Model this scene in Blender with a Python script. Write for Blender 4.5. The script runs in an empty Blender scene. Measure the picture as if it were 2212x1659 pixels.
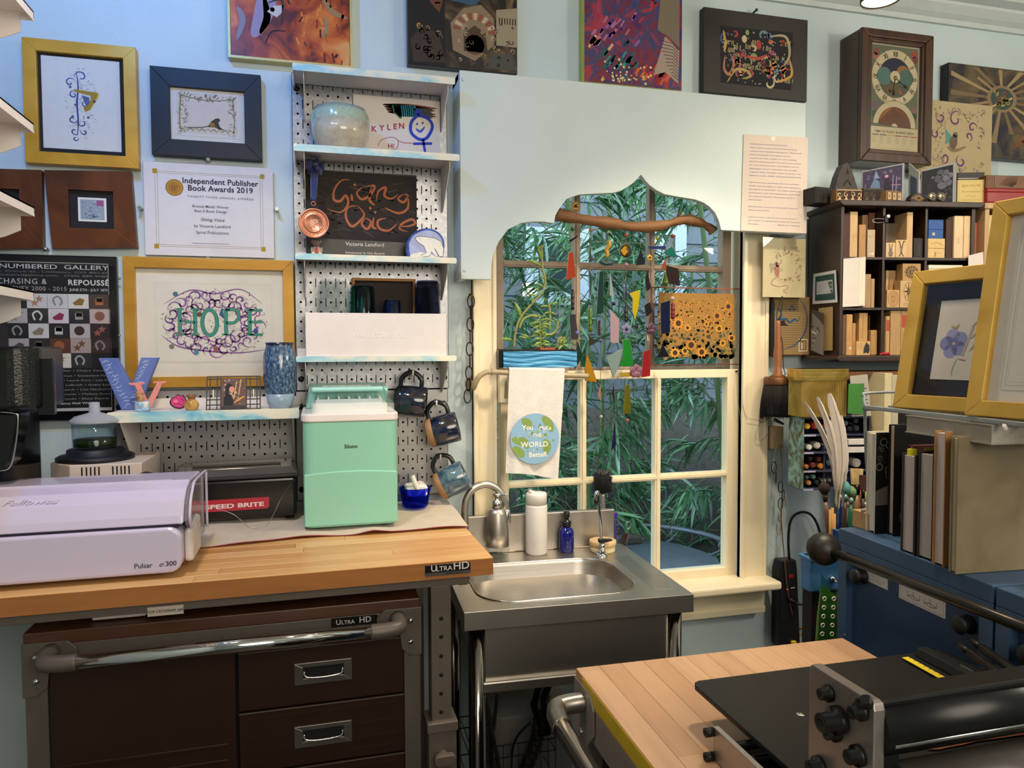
import bpy,bmesh,math,random
from mathutils import Vector as V,Matrix,Euler
random.seed(11)
sc=bpy.context.scene
COL=sc.collection
PI=math.pi
# camera (measured from the photograph's vanishing points)
FPX=1582.62
YAW,PIT,ROL=0.258935,0.044082,-0.003918
CAM=V((0,-2.01,1.45))
_f=V((math.sin(YAW)*math.cos(PIT),math.cos(YAW)*math.cos(PIT),-math.sin(PIT)))
_r=V((math.cos(YAW),-math.sin(YAW),0));_u=_r.cross(_f)
RGT=_r*math.cos(ROL) + _u*math.sin(ROL);UP=_u*math.cos(ROL) - _r*math.sin(ROL)
cd=bpy.data.cameras.new('camera');cam=bpy.data.objects.new('camera',cd);COL.objects.link(cam)
cd.sensor_fit='HORIZONTAL';cd.sensor_width=36;cd.lens=FPX/2212*36;cd.clip_start=.02
cam.matrix_world=Matrix(((RGT.x,UP.x,-_f.x,CAM.x),(RGT.y,UP.y,-_f.y,CAM.y),(RGT.z,UP.z,-_f.z,CAM.z),(0,0,0,1)))
sc.camera=cam
# view, world, lights
vs=sc.view_settings
vs.view_transform='Standard';vs.look='None';vs.gamma=1;vs.use_curve_mapping=False
vs.exposure=0.22
w=bpy.data.worlds.new('sky');sc.world=w;w.use_nodes=True
wn=w.node_tree
bg=wn.nodes['Background'];sky=wn.nodes.new('ShaderNodeTexSky')
sky.sky_type='NISHITA';sky.sun_elevation=math.radians(28);sky.sun_rotation=math.radians(200);sky.sun_disc=False
sky.air_density=1.2;sky.dust_density=2.0;sky.ozone_density=2.0
hs=wn.nodes.new('ShaderNodeHueSaturation');hs.inputs['Saturation'].default_value=.5
wn.links.new(sky.outputs[0],hs.inputs['Color']);wn.links.new(hs.outputs[0],bg.inputs[0]);bg.inputs[1].default_value=1.05
def lamp(name,typ,loc,tgt,power,color,size=.1,blend=.5,ang=120):
 l=bpy.data.lights.new(name,typ);o=bpy.data.objects.new(name,l);COL.objects.link(o)
 o.location=loc;o.rotation_euler=(V(tgt)-V(loc)).to_track_quat('-Z','Y').to_euler()
 l.energy=power;l.color=color
 if typ == 'AREA':l.shape='DISK';l.size=size
 elif typ == 'SPOT':l.shadow_soft_size=size;l.spot_size=math.radians(ang);l.spot_blend=blend
 else:l.shadow_soft_size=size
 return o
WARM=(1.0,.83,.62)
lamp('ceiling_spot_light','SPOT',(-.25,-.95,2.5),(-.2,-.5,1.0),36,WARM,.05,.8,96)
lamp('ceiling_spot_light','SPOT',(.95,-.75,2.5),(.95,-.42,1.0),62,WARM,.05,.7,80)
lamp('ceiling_spot_light','SPOT',(1.45,-.75,2.45),(1.42,-.3,1.0),20,WARM,.05,.8,110)
lamp('front_fill_light','AREA',(.6,-3.2,2.1),(.6,0,1.4),34,(1.0,.88,.74),1.4)  # unseen fill lamp, added to light the back wall evenly from the front
lamp('right_fill_light','POINT',(2.3,-1.7,2.15),(0,0,0),30,(1.0,.87,.72),.15)  # unseen fill lamp, added to brighten the ceiling and the right side
lamp('daylight_lamp','SPOT',(-.42,-.75,2.52),(-.42,0,1.95),17,(.08,.34,1.0),.03,.9,150)
# pixel measuring (2212x1659 frame) onto real planes
def ray(x,y):return RGT*((x-1106)/FPX) - UP*((y-829.5)/FPX) + _f
def aY(x,y,Y):d=ray(x,y);return CAM + d*((Y-CAM.y)/d.y)
def aX(x,y,X):d=ray(x,y);return CAM + d*((X-CAM.x)/d.x)
def aZ(x,y,Z):d=ray(x,y);return CAM + d*((Z-CAM.z)/d.z)
def aN(x,y,p,n):d=ray(x,y);n=V(n);return CAM + d*((V(p)-CAM).dot(n)/d.dot(n))
def R4(x0,y0,x1,y1,Y):
 a=aY(x0,y0,Y);b=aY(x1,y1,Y);return a.x,b.z,b.x,a.z
def proj(p):
 q=V(p)-CAM;z=q.dot(_f);return 1106+FPX*q.dot(RGT)/z,829.5-FPX*q.dot(UP)/z
# materials
def lin(h):
 if isinstance(h,tuple):return h if len(h) == 4 else h+(1,)
 c=[int(h[i:i+2],16)/255 for i in (0,2,4)]
 return tuple((x/12.92 if x <= .04045 else ((x+.055)/1.055)**2.4) for x in c)+(1,)
MATS={}
def nodes(name):
 m=bpy.data.materials.new(name);m.use_nodes=True;nt=m.node_tree
 return m,nt,nt.nodes['Principled BSDF']
def MG(name,h,rough=.02):      # thin clear or tinted glass: straight-through tint plus a Fresnel gloss
 m,nt,b=nodes(name);nt.nodes.remove(b);out=nt.nodes['Material Output']
 tr=nt.nodes.new('ShaderNodeBsdfTransparent');gs=nt.nodes.new('ShaderNodeBsdfGlossy');gs.inputs['Roughness'].default_value=max(rough,.02);fr=nt.nodes.new('ShaderNodeFresnel');fr.inputs['IOR'].default_value=1.4
 nz=nt.nodes.new('ShaderNodeTexNoise');nz.inputs['Scale'].default_value=12;c=lin(h);mx=nt.nodes.new('ShaderNodeMix');mx.data_type='RGBA';mx.inputs[6].default_value=c;mx.inputs[7].default_value=tuple(v*.96 for v in c[:3])+(1,)
 nt.links.new(nz.outputs[0],mx.inputs[0]);nt.links.new(mx.outputs[2],tr.inputs[0]);ms=nt.nodes.new('ShaderNodeMixShader')
 ge=nt.nodes.new('ShaderNodeNewGeometry');mu=nt.nodes.new('ShaderNodeMath');mu.operation='MULTIPLY_ADD';mu.inputs[1].default_value=-1;mu.inputs[2].default_value=1;nt.links.new(ge.outputs['Backfacing'],mu.inputs[0]);m2=nt.nodes.new('ShaderNodeMath');m2.operation='MULTIPLY';nt.links.new(mu.outputs[0],m2.inputs[0]);nt.links.new(fr.outputs[0],m2.inputs[1]);nt.links.new(m2.outputs[0],ms.inputs[0]);nt.links.new(tr.outputs[0],ms.inputs[1]);nt.links.new(gs.outputs[0],ms.inputs[2]);nt.links.new(ms.outputs[0],out.inputs[0]);MATS[name]=m;return m
def M(name,h='888888',rough=.5,metal=0,var=.10,scale=30,bump=.0,trans=0,alpha=1,ior=1.45,stretch=None,h2=None,emit=0,coat=0,bscale=None,sheen=0):
 if name in MATS:return MATS[name]
 if trans == 1:return MG(name,h,rough)
 m,nt,b=nodes(name);c=lin(h)
 tc=nt.nodes.new('ShaderNodeTexCoord');mp=nt.nodes.new('ShaderNodeMapping')
 nt.links.new(tc.outputs['Object'],mp.inputs[0])
 if stretch:mp.inputs['Scale'].default_value=stretch
 nz=nt.nodes.new('ShaderNodeTexNoise');nz.inputs['Scale'].default_value=scale;nz.inputs['Detail'].default_value=4
 nt.links.new(mp.outputs[0],nz.inputs['Vector'])
 cr=nt.nodes.new('ShaderNodeValToRGB')
 cr.color_ramp.elements[0].position=.3;cr.color_ramp.elements[1].position=.7
 c2=lin(h2) if h2 else tuple(min(1,x*(1+var)) for x in c[:3])+(1,)
 c1=c if h2 else tuple(x*(1-var) for x in c[:3])+(1,)
 cr.color_ramp.elements[0].color=c1;cr.color_ramp.elements[1].color=c2
 nt.links.new(nz.outputs[0],cr.inputs[0]);nt.links.new(cr.outputs[0],b.inputs['Base Color'])
 b.inputs['Roughness'].default_value=rough;b.inputs['Metallic'].default_value=metal
 b.inputs['Transmission Weight'].default_value=trans;b.inputs['IOR'].default_value=ior
 b.inputs['Alpha'].default_value=alpha
 if coat:b.inputs['Coat Weight'].default_value=coat;b.inputs['Coat Roughness'].default_value=.05
 if sheen:b.inputs['Sheen Weight'].default_value=sheen
 if emit:b.inputs['Emission Color'].default_value=c;b.inputs['Emission Strength'].default_value=emit
 if bump:
  n2=nz
  if bscale:
   n2=nt.nodes.new('ShaderNodeTexNoise');n2.inputs['Scale'].default_value=bscale;nt.links.new(mp.outputs[0],n2.inputs['Vector'])
  bp=nt.nodes.new('ShaderNodeBump');bp.inputs['Strength'].default_value=bump;bp.inputs['Distance'].default_value=.003
  nt.links.new(n2.outputs[0],bp.inputs['Height']);nt.links.new(bp.outputs[0],b.inputs['Normal'])
 MATS[name]=m;return m
def MP(name='print',rough=.7,trans=0,alpha=1,metal=0):     # flat print / enamel: colour comes from the drawn face
 if name in MATS:return MATS[name]
 m,nt,b=nodes(name);a=nt.nodes.new('ShaderNodeAttribute');a.attribute_name='Col'
 nz=nt.nodes.new('ShaderNodeTexNoise');nz.inputs['Scale'].default_value=60
 mx=nt.nodes.new('ShaderNodeMix');mx.data_type='RGBA';mx.blend_type='MULTIPLY';mx.inputs[0].default_value=.12
 nt.links.new(a.outputs['Color'],mx.inputs[6]);nt.links.new(nz.outputs[0],mx.inputs[7])
 nt.links.new(mx.outputs[2],b.inputs['Base Color']);b.inputs['Roughness'].default_value=rough
 b.inputs['Transmission Weight'].default_value=trans;b.inputs['Alpha'].default_value=alpha;b.inputs['Metallic'].default_value=metal
 MATS[name]=m;return m
def MR(name,stops,scale=8,rough=.6,detail=6,dist=1.5,typ='noise',stretch=None,metal=0,bump=.2,coat=0):     # many-coloured painted / glazed surface
 if name in MATS:return MATS[name]
 m,nt,b=nodes(name);tc=nt.nodes.new('ShaderNodeTexCoord');mp=nt.nodes.new('ShaderNodeMapping')
 nt.links.new(tc.outputs['Object'],mp.inputs[0])
 if stretch:mp.inputs['Scale'].default_value=stretch
 if typ == 'noise':
  nz=nt.nodes.new('ShaderNodeTexNoise');nz.inputs['Scale'].default_value=scale;nz.inputs['Detail'].default_value=detail;nz.inputs['Distortion'].default_value=dist
 elif typ == 'voronoi':
  nz=nt.nodes.new('ShaderNodeTexVoronoi');nz.inputs['Scale'].default_value=scale
 else:
  nz=nt.nodes.new('ShaderNodeTexWave');nz.inputs['Scale'].default_value=scale;nz.inputs['Distortion'].default_value=dist;nz.inputs['Detail'].default_value=detail
 nt.links.new(mp.outputs[0],nz.inputs['Vector'])
 cr=nt.nodes.new('ShaderNodeValToRGB');e=cr.color_ramp.elements
 while len(e) < len(stops):e.new(.5)
 for i,(p,h) in enumerate(stops):e[i].position=p;e[i].color=lin(h)
 nt.links.new(nz.outputs[0],cr.inputs[0]);nt.links.new(cr.outputs[0],b.inputs['Base Color'])
 b.inputs['Roughness'].default_value=rough;b.inputs['Metallic'].default_value=metal
 if coat:b.inputs['Coat Weight'].default_value=coat
 if bump:
  bp=nt.nodes.new('ShaderNodeBump');bp.inputs['Strength'].default_value=bump;bp.inputs['Distance'].default_value=.002
  nt.links.new(nz.outputs[0],bp.inputs['Height']);nt.links.new(bp.outputs[0],b.inputs['Normal'])
 MATS[name]=m;return m
# geometry
class G:
 def __init__(s):s.v=[];s.f=[];s.m=[];s.c=[];s.s=[];s.mi=0;s.col=(1,1,1,1);s.sm=False
 def add(s,vs,fs,smooth=None):
  n=len(s.v);s.v += [tuple(p) for p in vs]
  sm=s.sm if smooth is None else smooth
  for f in fs:s.f.append([i+n for i in f]);s.m.append(s.mi);s.c.append(s.col);s.s.append(sm)
  return s
 def mat(s,i):s.mi=i;return s
 def box(s,x0,y0,z0,x1,y1,z1):
  x0,x1=min(x0,x1),max(x0,x1);y0,y1=min(y0,y1),max(y0,y1);z0,z1=min(z0,z1),max(z0,z1)
  return s.add([(x0,y0,z0),(x1,y0,z0),(x1,y1,z0),(x0,y1,z0),(x0,y0,z1),(x1,y0,z1),(x1,y1,z1),(x0,y1,z1)],
     [(0,3,2,1),(4,5,6,7),(0,1,5,4),(1,2,6,5),(2,3,7,6),(3,0,4,7)],False)
 def prism(s,poly,y0,y1):          # outline in XZ, extruded along Y
  n=len(poly);a=sum(poly[i][0]*poly[(i+1) % n][1]-poly[(i+1) % n][0]*poly[i][1] for i in range(n))
  if a < 0:poly=poly[::-1]
  if y0 > y1:y0,y1=y1,y0
  vs=[(x,y0,z) for x,z in poly]+[(x,y1,z) for x,z in poly]
  return s.add(vs,[list(range(n)),list(range(2*n-1,n-1,-1))]+[(i,i+n,(i+1) % n+n,(i+1) % n) for i in range(n)],False)
 def ext(s,poly,d):                 # planar 3-D outline extruded by vector d
  n=len(poly);d=V(d);poly=[V(p) for p in poly]
  vs=poly+[p+d for p in poly]
  nn=sum(((poly[i]-poly[0]).cross(poly[(i+1) % n]-poly[0]) for i in range(n)),V((0,0,0)))
  fs=[list(range(n))[::-1],list(range(n,2*n))]+[(i,(i+1) % n,(i+1) % n+n,i+n) for i in range(n)]
  if nn.dot(d) < 0:fs=[tuple(reversed(f)) for f in fs]
  return s.add(vs,fs,False)
 def lathe(s,prof,n=24,o=(0,0,0),ax=None,smooth=True,cap=True):
  o=V(o);q=V((0,0,1)).rotation_difference(V(ax)) if ax else None;vs=[]
  for r,z in prof:
   for i in range(n):
    p=V((r*math.cos(2*PI*i/n),r*math.sin(2*PI*i/n),z));vs.append(o+(q @ p if q else p))
  fs=[(j*n+i,j*n+(i+1) % n,(j+1)*n+(i+1) % n,(j+1)*n+i) for j in range(len(prof)-1) for i in range(n)]
  s.add(vs,fs,smooth)
  if cap:
   k=len(s.v)-len(vs)
   for j,rev in ((0,True),(len(prof)-1,False)):
    if prof[j][0] > 1e-5:
     idx=[k+j*n+i for i in range(n)];s.f.append(idx[::-1] if rev else idx);s.m.append(s.mi);s.c.append(s.col);s.s.append(False)
  return s
 def cyl(s,a,b,r,r2=None,n=12):
  a=V(a);b=V(b);L=(b-a).length
  return s.lathe([(r,0),(r if r2 is None else r2,L)],n,a,(b-a))
 def ball(s,c,r,n=12,sc=(1,1,1)):
  k=len(s.v);m=n//2
  s.lathe([(max(1e-6,r*math.sin(PI*j/m)),-r*math.cos(PI*j/m)) for j in range(m+1)],n,(0,0,0),cap=False)
  for i in range(k,len(s.v)):p=s.v[i];s.v[i]=(c[0]+p[0]*sc[0],c[1]+p[1]*sc[1],c[2]+p[2]*sc[2])
  return s
 def tube(s,pts,r,n=8,closed=False):
  pts=[V(p) for p in pts];L=len(pts);rs=r if isinstance(r,(list,tuple)) else [r]*L
  vs=[];pn=None
  for i,p in enumerate(pts):
   if closed:t=pts[(i+1) % L]-pts[i-1]
   else:t=pts[min(i+1,L-1)]-pts[max(i-1,0)]
   t.normalize()
   if pn is None:pn=t.orthogonal().normalized()
   pn=(pn-t*pn.dot(t)).normalized();bn=t.cross(pn)
   for k in range(n):a=2*PI*k/n;vs.append(p+(pn*math.cos(a)+bn*math.sin(a))*rs[i])
  fs=[(j*n+k,j*n+(k+1) % n,(j+1)*n+(k+1) % n,(j+1)*n+k) for j in range(L-1) for k in range(n)]
  if closed:fs += [((L-1)*n+k,(L-1)*n+(k+1) % n,(k+1) % n,k) for k in range(n)]
  else:fs += [list(range(n))[::-1],list(range((L-1)*n,L*n))]
  return s.add(vs,fs,True)
 def xf(s,mtx,k=0):
  for i in range(k,len(s.v)):s.v[i]=tuple(mtx @ V(s.v[i]))
  return s
def smooth_path(pts,n=6,closed=False):
 pts=[V(p) for p in pts];L=len(pts);out=[]
 for i in range(L if closed else L-1):
  if closed:p0,p1,p2,p3=pts[i-1],pts[i],pts[(i+1) % L],pts[(i+2) % L]
  else:p0,p1,p2,p3=pts[max(i-1,0)],pts[i],pts[i+1],pts[min(i+2,L-1)]
  for k in range(n):
   t=k/n;out.append(.5*((2*p1)+(p2-p0)*t+(2*p0-5*p1+4*p2-p3)*t*t+(3*p1-p0-3*p2+p3)*t**3))
 if not closed:out.append(pts[-1])
 return out
def rrect(x0,z0,x1,z1,r,n=4):
 o=[]
 for cx,cz,a in ((x1-r,z0+r,-90),(x1-r,z1-r,0),(x0+r,z1-r,90),(x0+r,z0+r,180)):
  for k in range(n+1):t=math.radians(a+90*k/n);o.append((cx+r*math.cos(t),cz+r*math.sin(t)))
 return o
# things, parts, setting
def wm(o):
 m=Matrix.LocRotScale(o.location,o.rotation_euler,None)
 return wm(o.parent) @ m if o.parent else m
def tag(o,label=None,cat=None,group=None,kind=None):
 if label:o['label']=label
 if cat:o['category']=cat
 if group:o['group']=group
 if kind:o['kind']=kind
 return o
def T(name,label,cat,loc=(0,0,0),rot=0,group=None):
 o=bpy.data.objects.new(name,None);COL.objects.link(o);o.empty_display_size=.05
 o.location=loc;o.rotation_euler=rot if isinstance(rot,(tuple,list,Euler)) else (0,0,rot)
 return tag(o,label,cat,group)
def O(g,name,mats,parent=None,local=False,bev=0,label=None,cat=None,group=None,kind=None,seg=2,base=True,smooth=False):
 if not isinstance(mats,(list,tuple)):mats=[mats]
 me=bpy.data.meshes.new(name)
 vs=g.v;loc=V((0,0,0))
 if parent and not local:
  mi=wm(parent).inverted();vs=[mi @ V(p) for p in vs]
 elif not parent and not local and base:
  xs,ys,zs=zip(*vs);loc=V(((min(xs)+max(xs))/2,(min(ys)+max(ys))/2,min(zs)));vs=[V(p)-loc for p in vs]
 me.from_pydata([tuple(p) for p in vs],[],g.f)
 for m in mats:me.materials.append(m)
 me.polygons.foreach_set('material_index',g.m);me.polygons.foreach_set('use_smooth',[True]*len(g.s) if smooth else g.s)
 if any(c != (1,1,1,1) for c in g.c):
  at=me.color_attributes.new('Col','FLOAT_COLOR','CORNER');buf=[]
  for f,c in zip(g.f,g.c):buf += list(c)*len(f)
  at.data.foreach_set('color',buf)
 me.update()
 o=bpy.data.objects.new(name,me);COL.objects.link(o);o.location=loc
 if parent:o.parent=parent
 if bev:
  b=o.modifiers.new('edge','BEVEL');b.width=bev;b.segments=seg;b.limit_method='ANGLE';b.angle_limit=math.radians(40);b.harden_normals=False
 return tag(o,label,cat,group,kind)
def copy_thing(o,loc=None,rot=None,label=None,parent=None):
 c=o.copy();COL.objects.link(c)
 if parent:c.parent=parent
 if loc is not None:c.location=loc
 if rot is not None:c.rotation_euler=rot
 if label:c['label']=label
 for ch in list(o.children):copy_thing(ch,parent=c)
 return c
# flat drawings (prints, lettering): local frame x right, z up, facing -y
_fonts={}
class D(G):
 def __init__(s,x0=0,z0=0,w=1,h=1,Y=0,step=.00012):
  super().__init__();s.o=(x0,z0,w,h);s.Y=Y;s.st=step;s.ly=0
 def up(s):s.ly += 1;return s
 def P(s,u,v):return (s.o[0]+u*s.o[2],s.Y-s.st*s.ly,s.o[1]+v*s.o[3])
 def poly(s,pts,h):
  s.col=lin(h);a=sum(pts[i-1][0]*pts[i][1]-pts[i][0]*pts[i-1][1] for i in range(len(pts)))
  if a < 0:pts=pts[::-1]
  s.add([s.P(*p) for p in pts],[list(range(len(pts)))],False);return s
 def rect(s,a,b,c,d,h):return s.poly([(a,b),(c,b),(c,d),(a,d)],h)
 def disc(s,u,v,r,h,n=14,ry=None,a0=0,a1=2*PI):      # r in units of width
  ry=(r*s.o[2]/s.o[3]) if ry is None else ry
  k=n if a1-a0 < 6.2 else n-1
  return s.poly([(u+r*math.cos(a0+(a1-a0)*i/k*(1 if a1-a0 < 6.2 else (n-1)/n)),v+ry*math.sin(a0+(a1-a0)*i/k*(1 if a1-a0 < 6.2 else (n-1)/n))) for i in range(n)],h)
 def line(s,pts,wd,h,taper=False,n=0):
  if n:pts=[(p.x,p.y) for p in smooth_path([(a,b,0) for a,b in pts],n)]
  s.col=lin(h);q=[V((p[0]*s.o[2],p[1]*s.o[3])) for p in pts];L=len(q);vs=[]
  for i in range(L):
   t=q[min(i+1,L-1)]-q[max(i-1,0)]
   if t.length < 1e-9:t=V((1,0))
   t.normalize();nn=V((-t.y,t.x))
   k=wd*.5*s.o[2]*(math.sin(PI*(i+.4)/(L-.2))**.7 if taper else 1)
   for sg in (-1,1):
    p=q[i]+nn*k*sg;vs.append((s.o[0]+p.x,s.Y-s.st*s.ly,s.o[1]+p.y))
  s.add(vs,[(2*i,2*i+2,2*i+3,2*i+1) for i in range(L-1)],False);return s
 def curl(s,u,v,r,a0,turns,wd,h,sq=1,n=16):
  pts=[]
  for i in range(n+1):
   t=i/n;a=a0+turns*2*PI*t;rr=r*(1-.82*t)
   pts.append((u+rr*math.cos(a),v+rr*math.sin(a)*s.o[2]/s.o[3]*sq))
  return s.line(pts,wd,h,True)
 def text(s,t,u,v,hh,h,align='CENTER',bold=0,sh=0,sx=1,space=1,maxw=None):    # hh: cap height in metres, (u,v) baseline anchor
  cu=bpy.data.curves.new('t','FONT');cu.body=t;cu.size=hh/.71;cu.align_x=align;cu.offset=bold*hh;cu.shear=sh;cu.space_character=space;cu.resolution_u=3
  ob=bpy.data.objects.new('t',cu);COL.objects.link(ob)
  me=ob.to_mesh()
  s.col=lin(h);p=s.P(u,v)
  if me.vertices:
   xs=[q.co.x for q in me.vertices];wd=max(xs)-min(xs)
   if maxw:sx=maxw/wd
   s.add([(p[0]+q.co.x*sx,p[1],p[2]+q.co.y) for q in me.vertices],[tuple(f.vertices) for f in me.polygons],False)
  ob.to_mesh_clear();bpy.data.objects.remove(ob);bpy.data.curves.remove(cu);return s
# == setting
paint=M('aqua_wall_paint','c3d3d6',.55,var=.03,scale=6,bump=.15,bscale=120)
white_paint=M('ceiling_paint','b9bdb8',.7,var=.03,scale=5)
cream=M('cream_gloss_paint','efe0bd',.35,var=.05,scale=12,stretch=(1,1,.15),bump=.1)
oldwood=M('weathered_window_wood','a08c78',.6,var=.25,scale=14,stretch=(1,1,.1))
floor_m=M('dark_floor','3a3028',.6,scale=5,var=.2)
def ST(g,name,m,**k):return O(g,name,m,kind='structure',**k)
XL,XR,YF,ZC=-1.05,2.75,-3.6,2.585
WX0,WX1,WZ0,WZ1=.447,1.30,.742,2.05           # window opening
g=G()
for a in ((XL,WX0,0,ZC),(WX1,XR,0,ZC),(WX0,WX1,0,WZ0),(WX0,WX1,WZ1,ZC)):g.box(a[0],0,a[2],a[1],.14,a[3])
ST(g,'wall_back',paint)
ST(G().box(XL-.1,YF,0,XL,.14,ZC),'wall_left',paint)
ST(G().box(XR,YF,0,XR+.1,.14,ZC),'wall_right',paint)
ST(G().box(XL-.1,YF-.1,0,XR+.1,YF,ZC),'wall_front',paint)
ST(G().box(XL-.1,YF-.1,-.1,XR+.1,.14,0),'floor',floor_m)
ST(G().box(XL-.1,YF-.1,ZC,XR+.1,.14,ZC+.1),'ceiling',white_paint)
g=G()                                                # stepped crown moulding
prof=[(0,2.515),(-.012,2.515),(-.014,2.53),(-.03,2.54),(-.05,2.56),(-.052,2.568),(-.085,2.575),(-.09,ZC),(0,ZC)]
g.ext([(XL,y,z) for y,z in prof],(XR-XL,0,0));ST(g,'trim_1',M('crown_paint','c4cbc9',.5,var=.03))
ST(G().box(XL,-.015,0,XR,0,.12),'baseboard_back',cream)
# ---- window: casing, sashes, panes, stool
win=T('window_1','cream painted sash window of many panes above the steel sink','window',((WX0+WX1)/2,0,WZ0));win['kind']='structure'
cL=aY(1023,800,-.025).x;cR=aY(1661,800,-.025).x
for n_,x0,x1 in (('casing',cL,aY(1073,800,-.02).x),('casing',aY(1603,800,-.02).x,cR)):
 g=G().box(x0,-.02,WZ0,x1,0,2.1);d=(x1-x0)
 g.box(x0,-.027,WZ0,x0+.014,0,2.1).box(x1-.012,-.025,WZ0,x1,0,2.1)
 O(g,n_,cream,win,bev=.003)
x0=aY(1073,800,-.02).x;x1=aY(1603,800,-.02).x
O(G().box(cL,-.02,2.05,cR,0,2.13),'casing',cream,win)
O(G().box(x0,-.008,WZ0,WX0+.03,.012,2.05).box(WX0,.0,WZ0,WX0+.022,.13,2.05),'jamb',cream,win)
O(G().box(WX1-.022,0,WZ0,WX1,.13,2.05),'jamb',cream,win)
LY,UY=.012,.05                                     # lower and upper sash front faces
glass=M('window_glass','f4fafa',.02,var=0,trans=1,ior=1.02)
def sash(name,Y,xs,zs,m,stile,mun=.009):
 """xs, zs: pane boundaries (muntin centres inside, sash opening edges outside)"""
 s=O(G().box(xs[0]-stile[0],Y,zs[0]-stile[2],xs[0],Y+.032,zs[-1]+stile[3]).box(xs[-1],Y,zs[0]-stile[2],xs[-1]+stile[1],Y+.032,zs[-1]+stile[3])
  .box(xs[0],Y,zs[0]-stile[2],xs[-1],Y+.032,zs[0]).box(xs[0],Y,zs[-1],xs[-1],Y+.032,zs[-1]+stile[3]),name,m,win,bev=.002)
 for x in xs[1:-1]:O(G().box(x-mun,Y+.003,zs[0],x+mun,Y+.03,zs[-1]).box(x-.004,Y-.001,zs[0],x+.004,Y+.01,zs[-1]),'muntin',m,s)
 for z in zs[1:-1]:O(G().box(xs[0],Y+.004,z-mun,xs[-1],Y+.029,z+mun).box(xs[0],Y,z-.004,xs[-1],Y+.01,z+.004),'muntin',m,s)
 for i in range(len(xs)-1):
  for j in range(len(zs)-1):O(G().box(xs[i]+.001,Y+.015,zs[j]+.001,xs[i+1]-.001,Y+.018,zs[j+1]-.001),'pane',glass,s)
zl=lambda y:aY(1400,y,LY).z
sash('lower_sash',LY,[aY(1099,1000,LY).x,aY(1261,1000,LY).x,aY(1422,1000,LY).x,aY(1570,1000,LY).x],
 [zl(1240),zl(1033),zl(818)],cream,(.024,.036,.045,.026))
zu=lambda y:aY(1400,y,UY).z
sash('upper_sash',UY,[aY(1088,600,UY).x,aY(1248,600,UY).x,aY(1409,600,UY).x,aY(1561,600,UY).x],
 [zu(792),zu(577),zu(340)],oldwood,(.022,.030,.03,.04))
O(G().box(cL-.02,-.09,.720,cR+.012,.02,.746),'window_stool',cream,win,bev=.008,seg=3)
O(G().box(cL,-.03,.635,cR-.01,0,.72).box(cL,-.036,.635,cR-.01,-.03,.655),'apron',cream,win,bev=.002)
o_=aY(1590,802,LY-.001);O(G().cyl(o_,o_+V((0,-.004,0)),.003),'sash_screw',M('black_iron','15120f',.5),win)
a=aY(1076,806,-.03);b=aY(1098,868,-.03)       # corbel under the planter
O(G().prism([(a.x,a.z),(b.x,a.z),(b.x,a.z-.012),(a.x+.014,a.z-.026),(a.x+.012,b.z+.012),(b.x-.004,b.z+.008),(b.x-.004,b.z),(a.x,b.z)],-.05,.0),'corbel',cream,win)
# ---- painted plywood valance with a cusped arch
VY=-.10
arch=[(1061,604),(1061.5,580),(1065,552),(1078,522),(1097,496),(1126,482),(1150,479),(1175,479),(1197,483),(1200,466),(1208,451),(1224,430),(1250,420.5),(1285,418.5),(1322,417),(1340,413),(1354,405),(1370,394),(1384.6,377.6),
  (1394,390),(1403,400),(1418,411),(1436,420),(1470,426),(1501,431),(1520,438),(1533,447),(1545,460),(1553,477),(1558,497)]
P_=[aY(x,y,VY) for x,y in arch]
vx0,vx1,vz=.368,1.411,2.183
pl=[(p.x,p.z) for p in P_]+[(vx1,aY(1700,505,VY).z),(vx1,vz),(vx0,vz),(vx0,P_[0].z)]
val=T('window_valance','pale aqua plywood valance with a pointed cusped arch over the window','valance',(.89,0,1.645))
vp=M('valance_paint','ccd8d6',.42,var=.03,scale=5,bump=.12,bscale=90)
O(G().prism(pl,VY,VY+.018),'front_panel',vp,val,bev=.0015)
O(G().box(vx0,VY+.018,P_[0].z,vx0+.018,0,vz),'side_panel',vp,val,bev=.001)
O(G().box(vx1-.018,VY+.018,aY(1700,505,VY).z,vx1,0,vz),'side_panel',vp,val)
O(G().box(vx0,VY+.018,vz-.018,vx1,0,vz),'top_panel',vp,val)
for x,y in ((1000,172),(1003,584)):
 p=aY(x,y,VY);O(G().lathe([(.004,0),(.0045,.0015),(.002,.002)],12,p,(0,-1,0)),'screw',vp,val)
# ---- outdoors
gm=M('garden_soil','55524a',.9,var=.4,scale=10,bump=.6)
ST(G().box(-3,.16,-.1,6,6,-.02),'trim_ground',gm)
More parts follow.
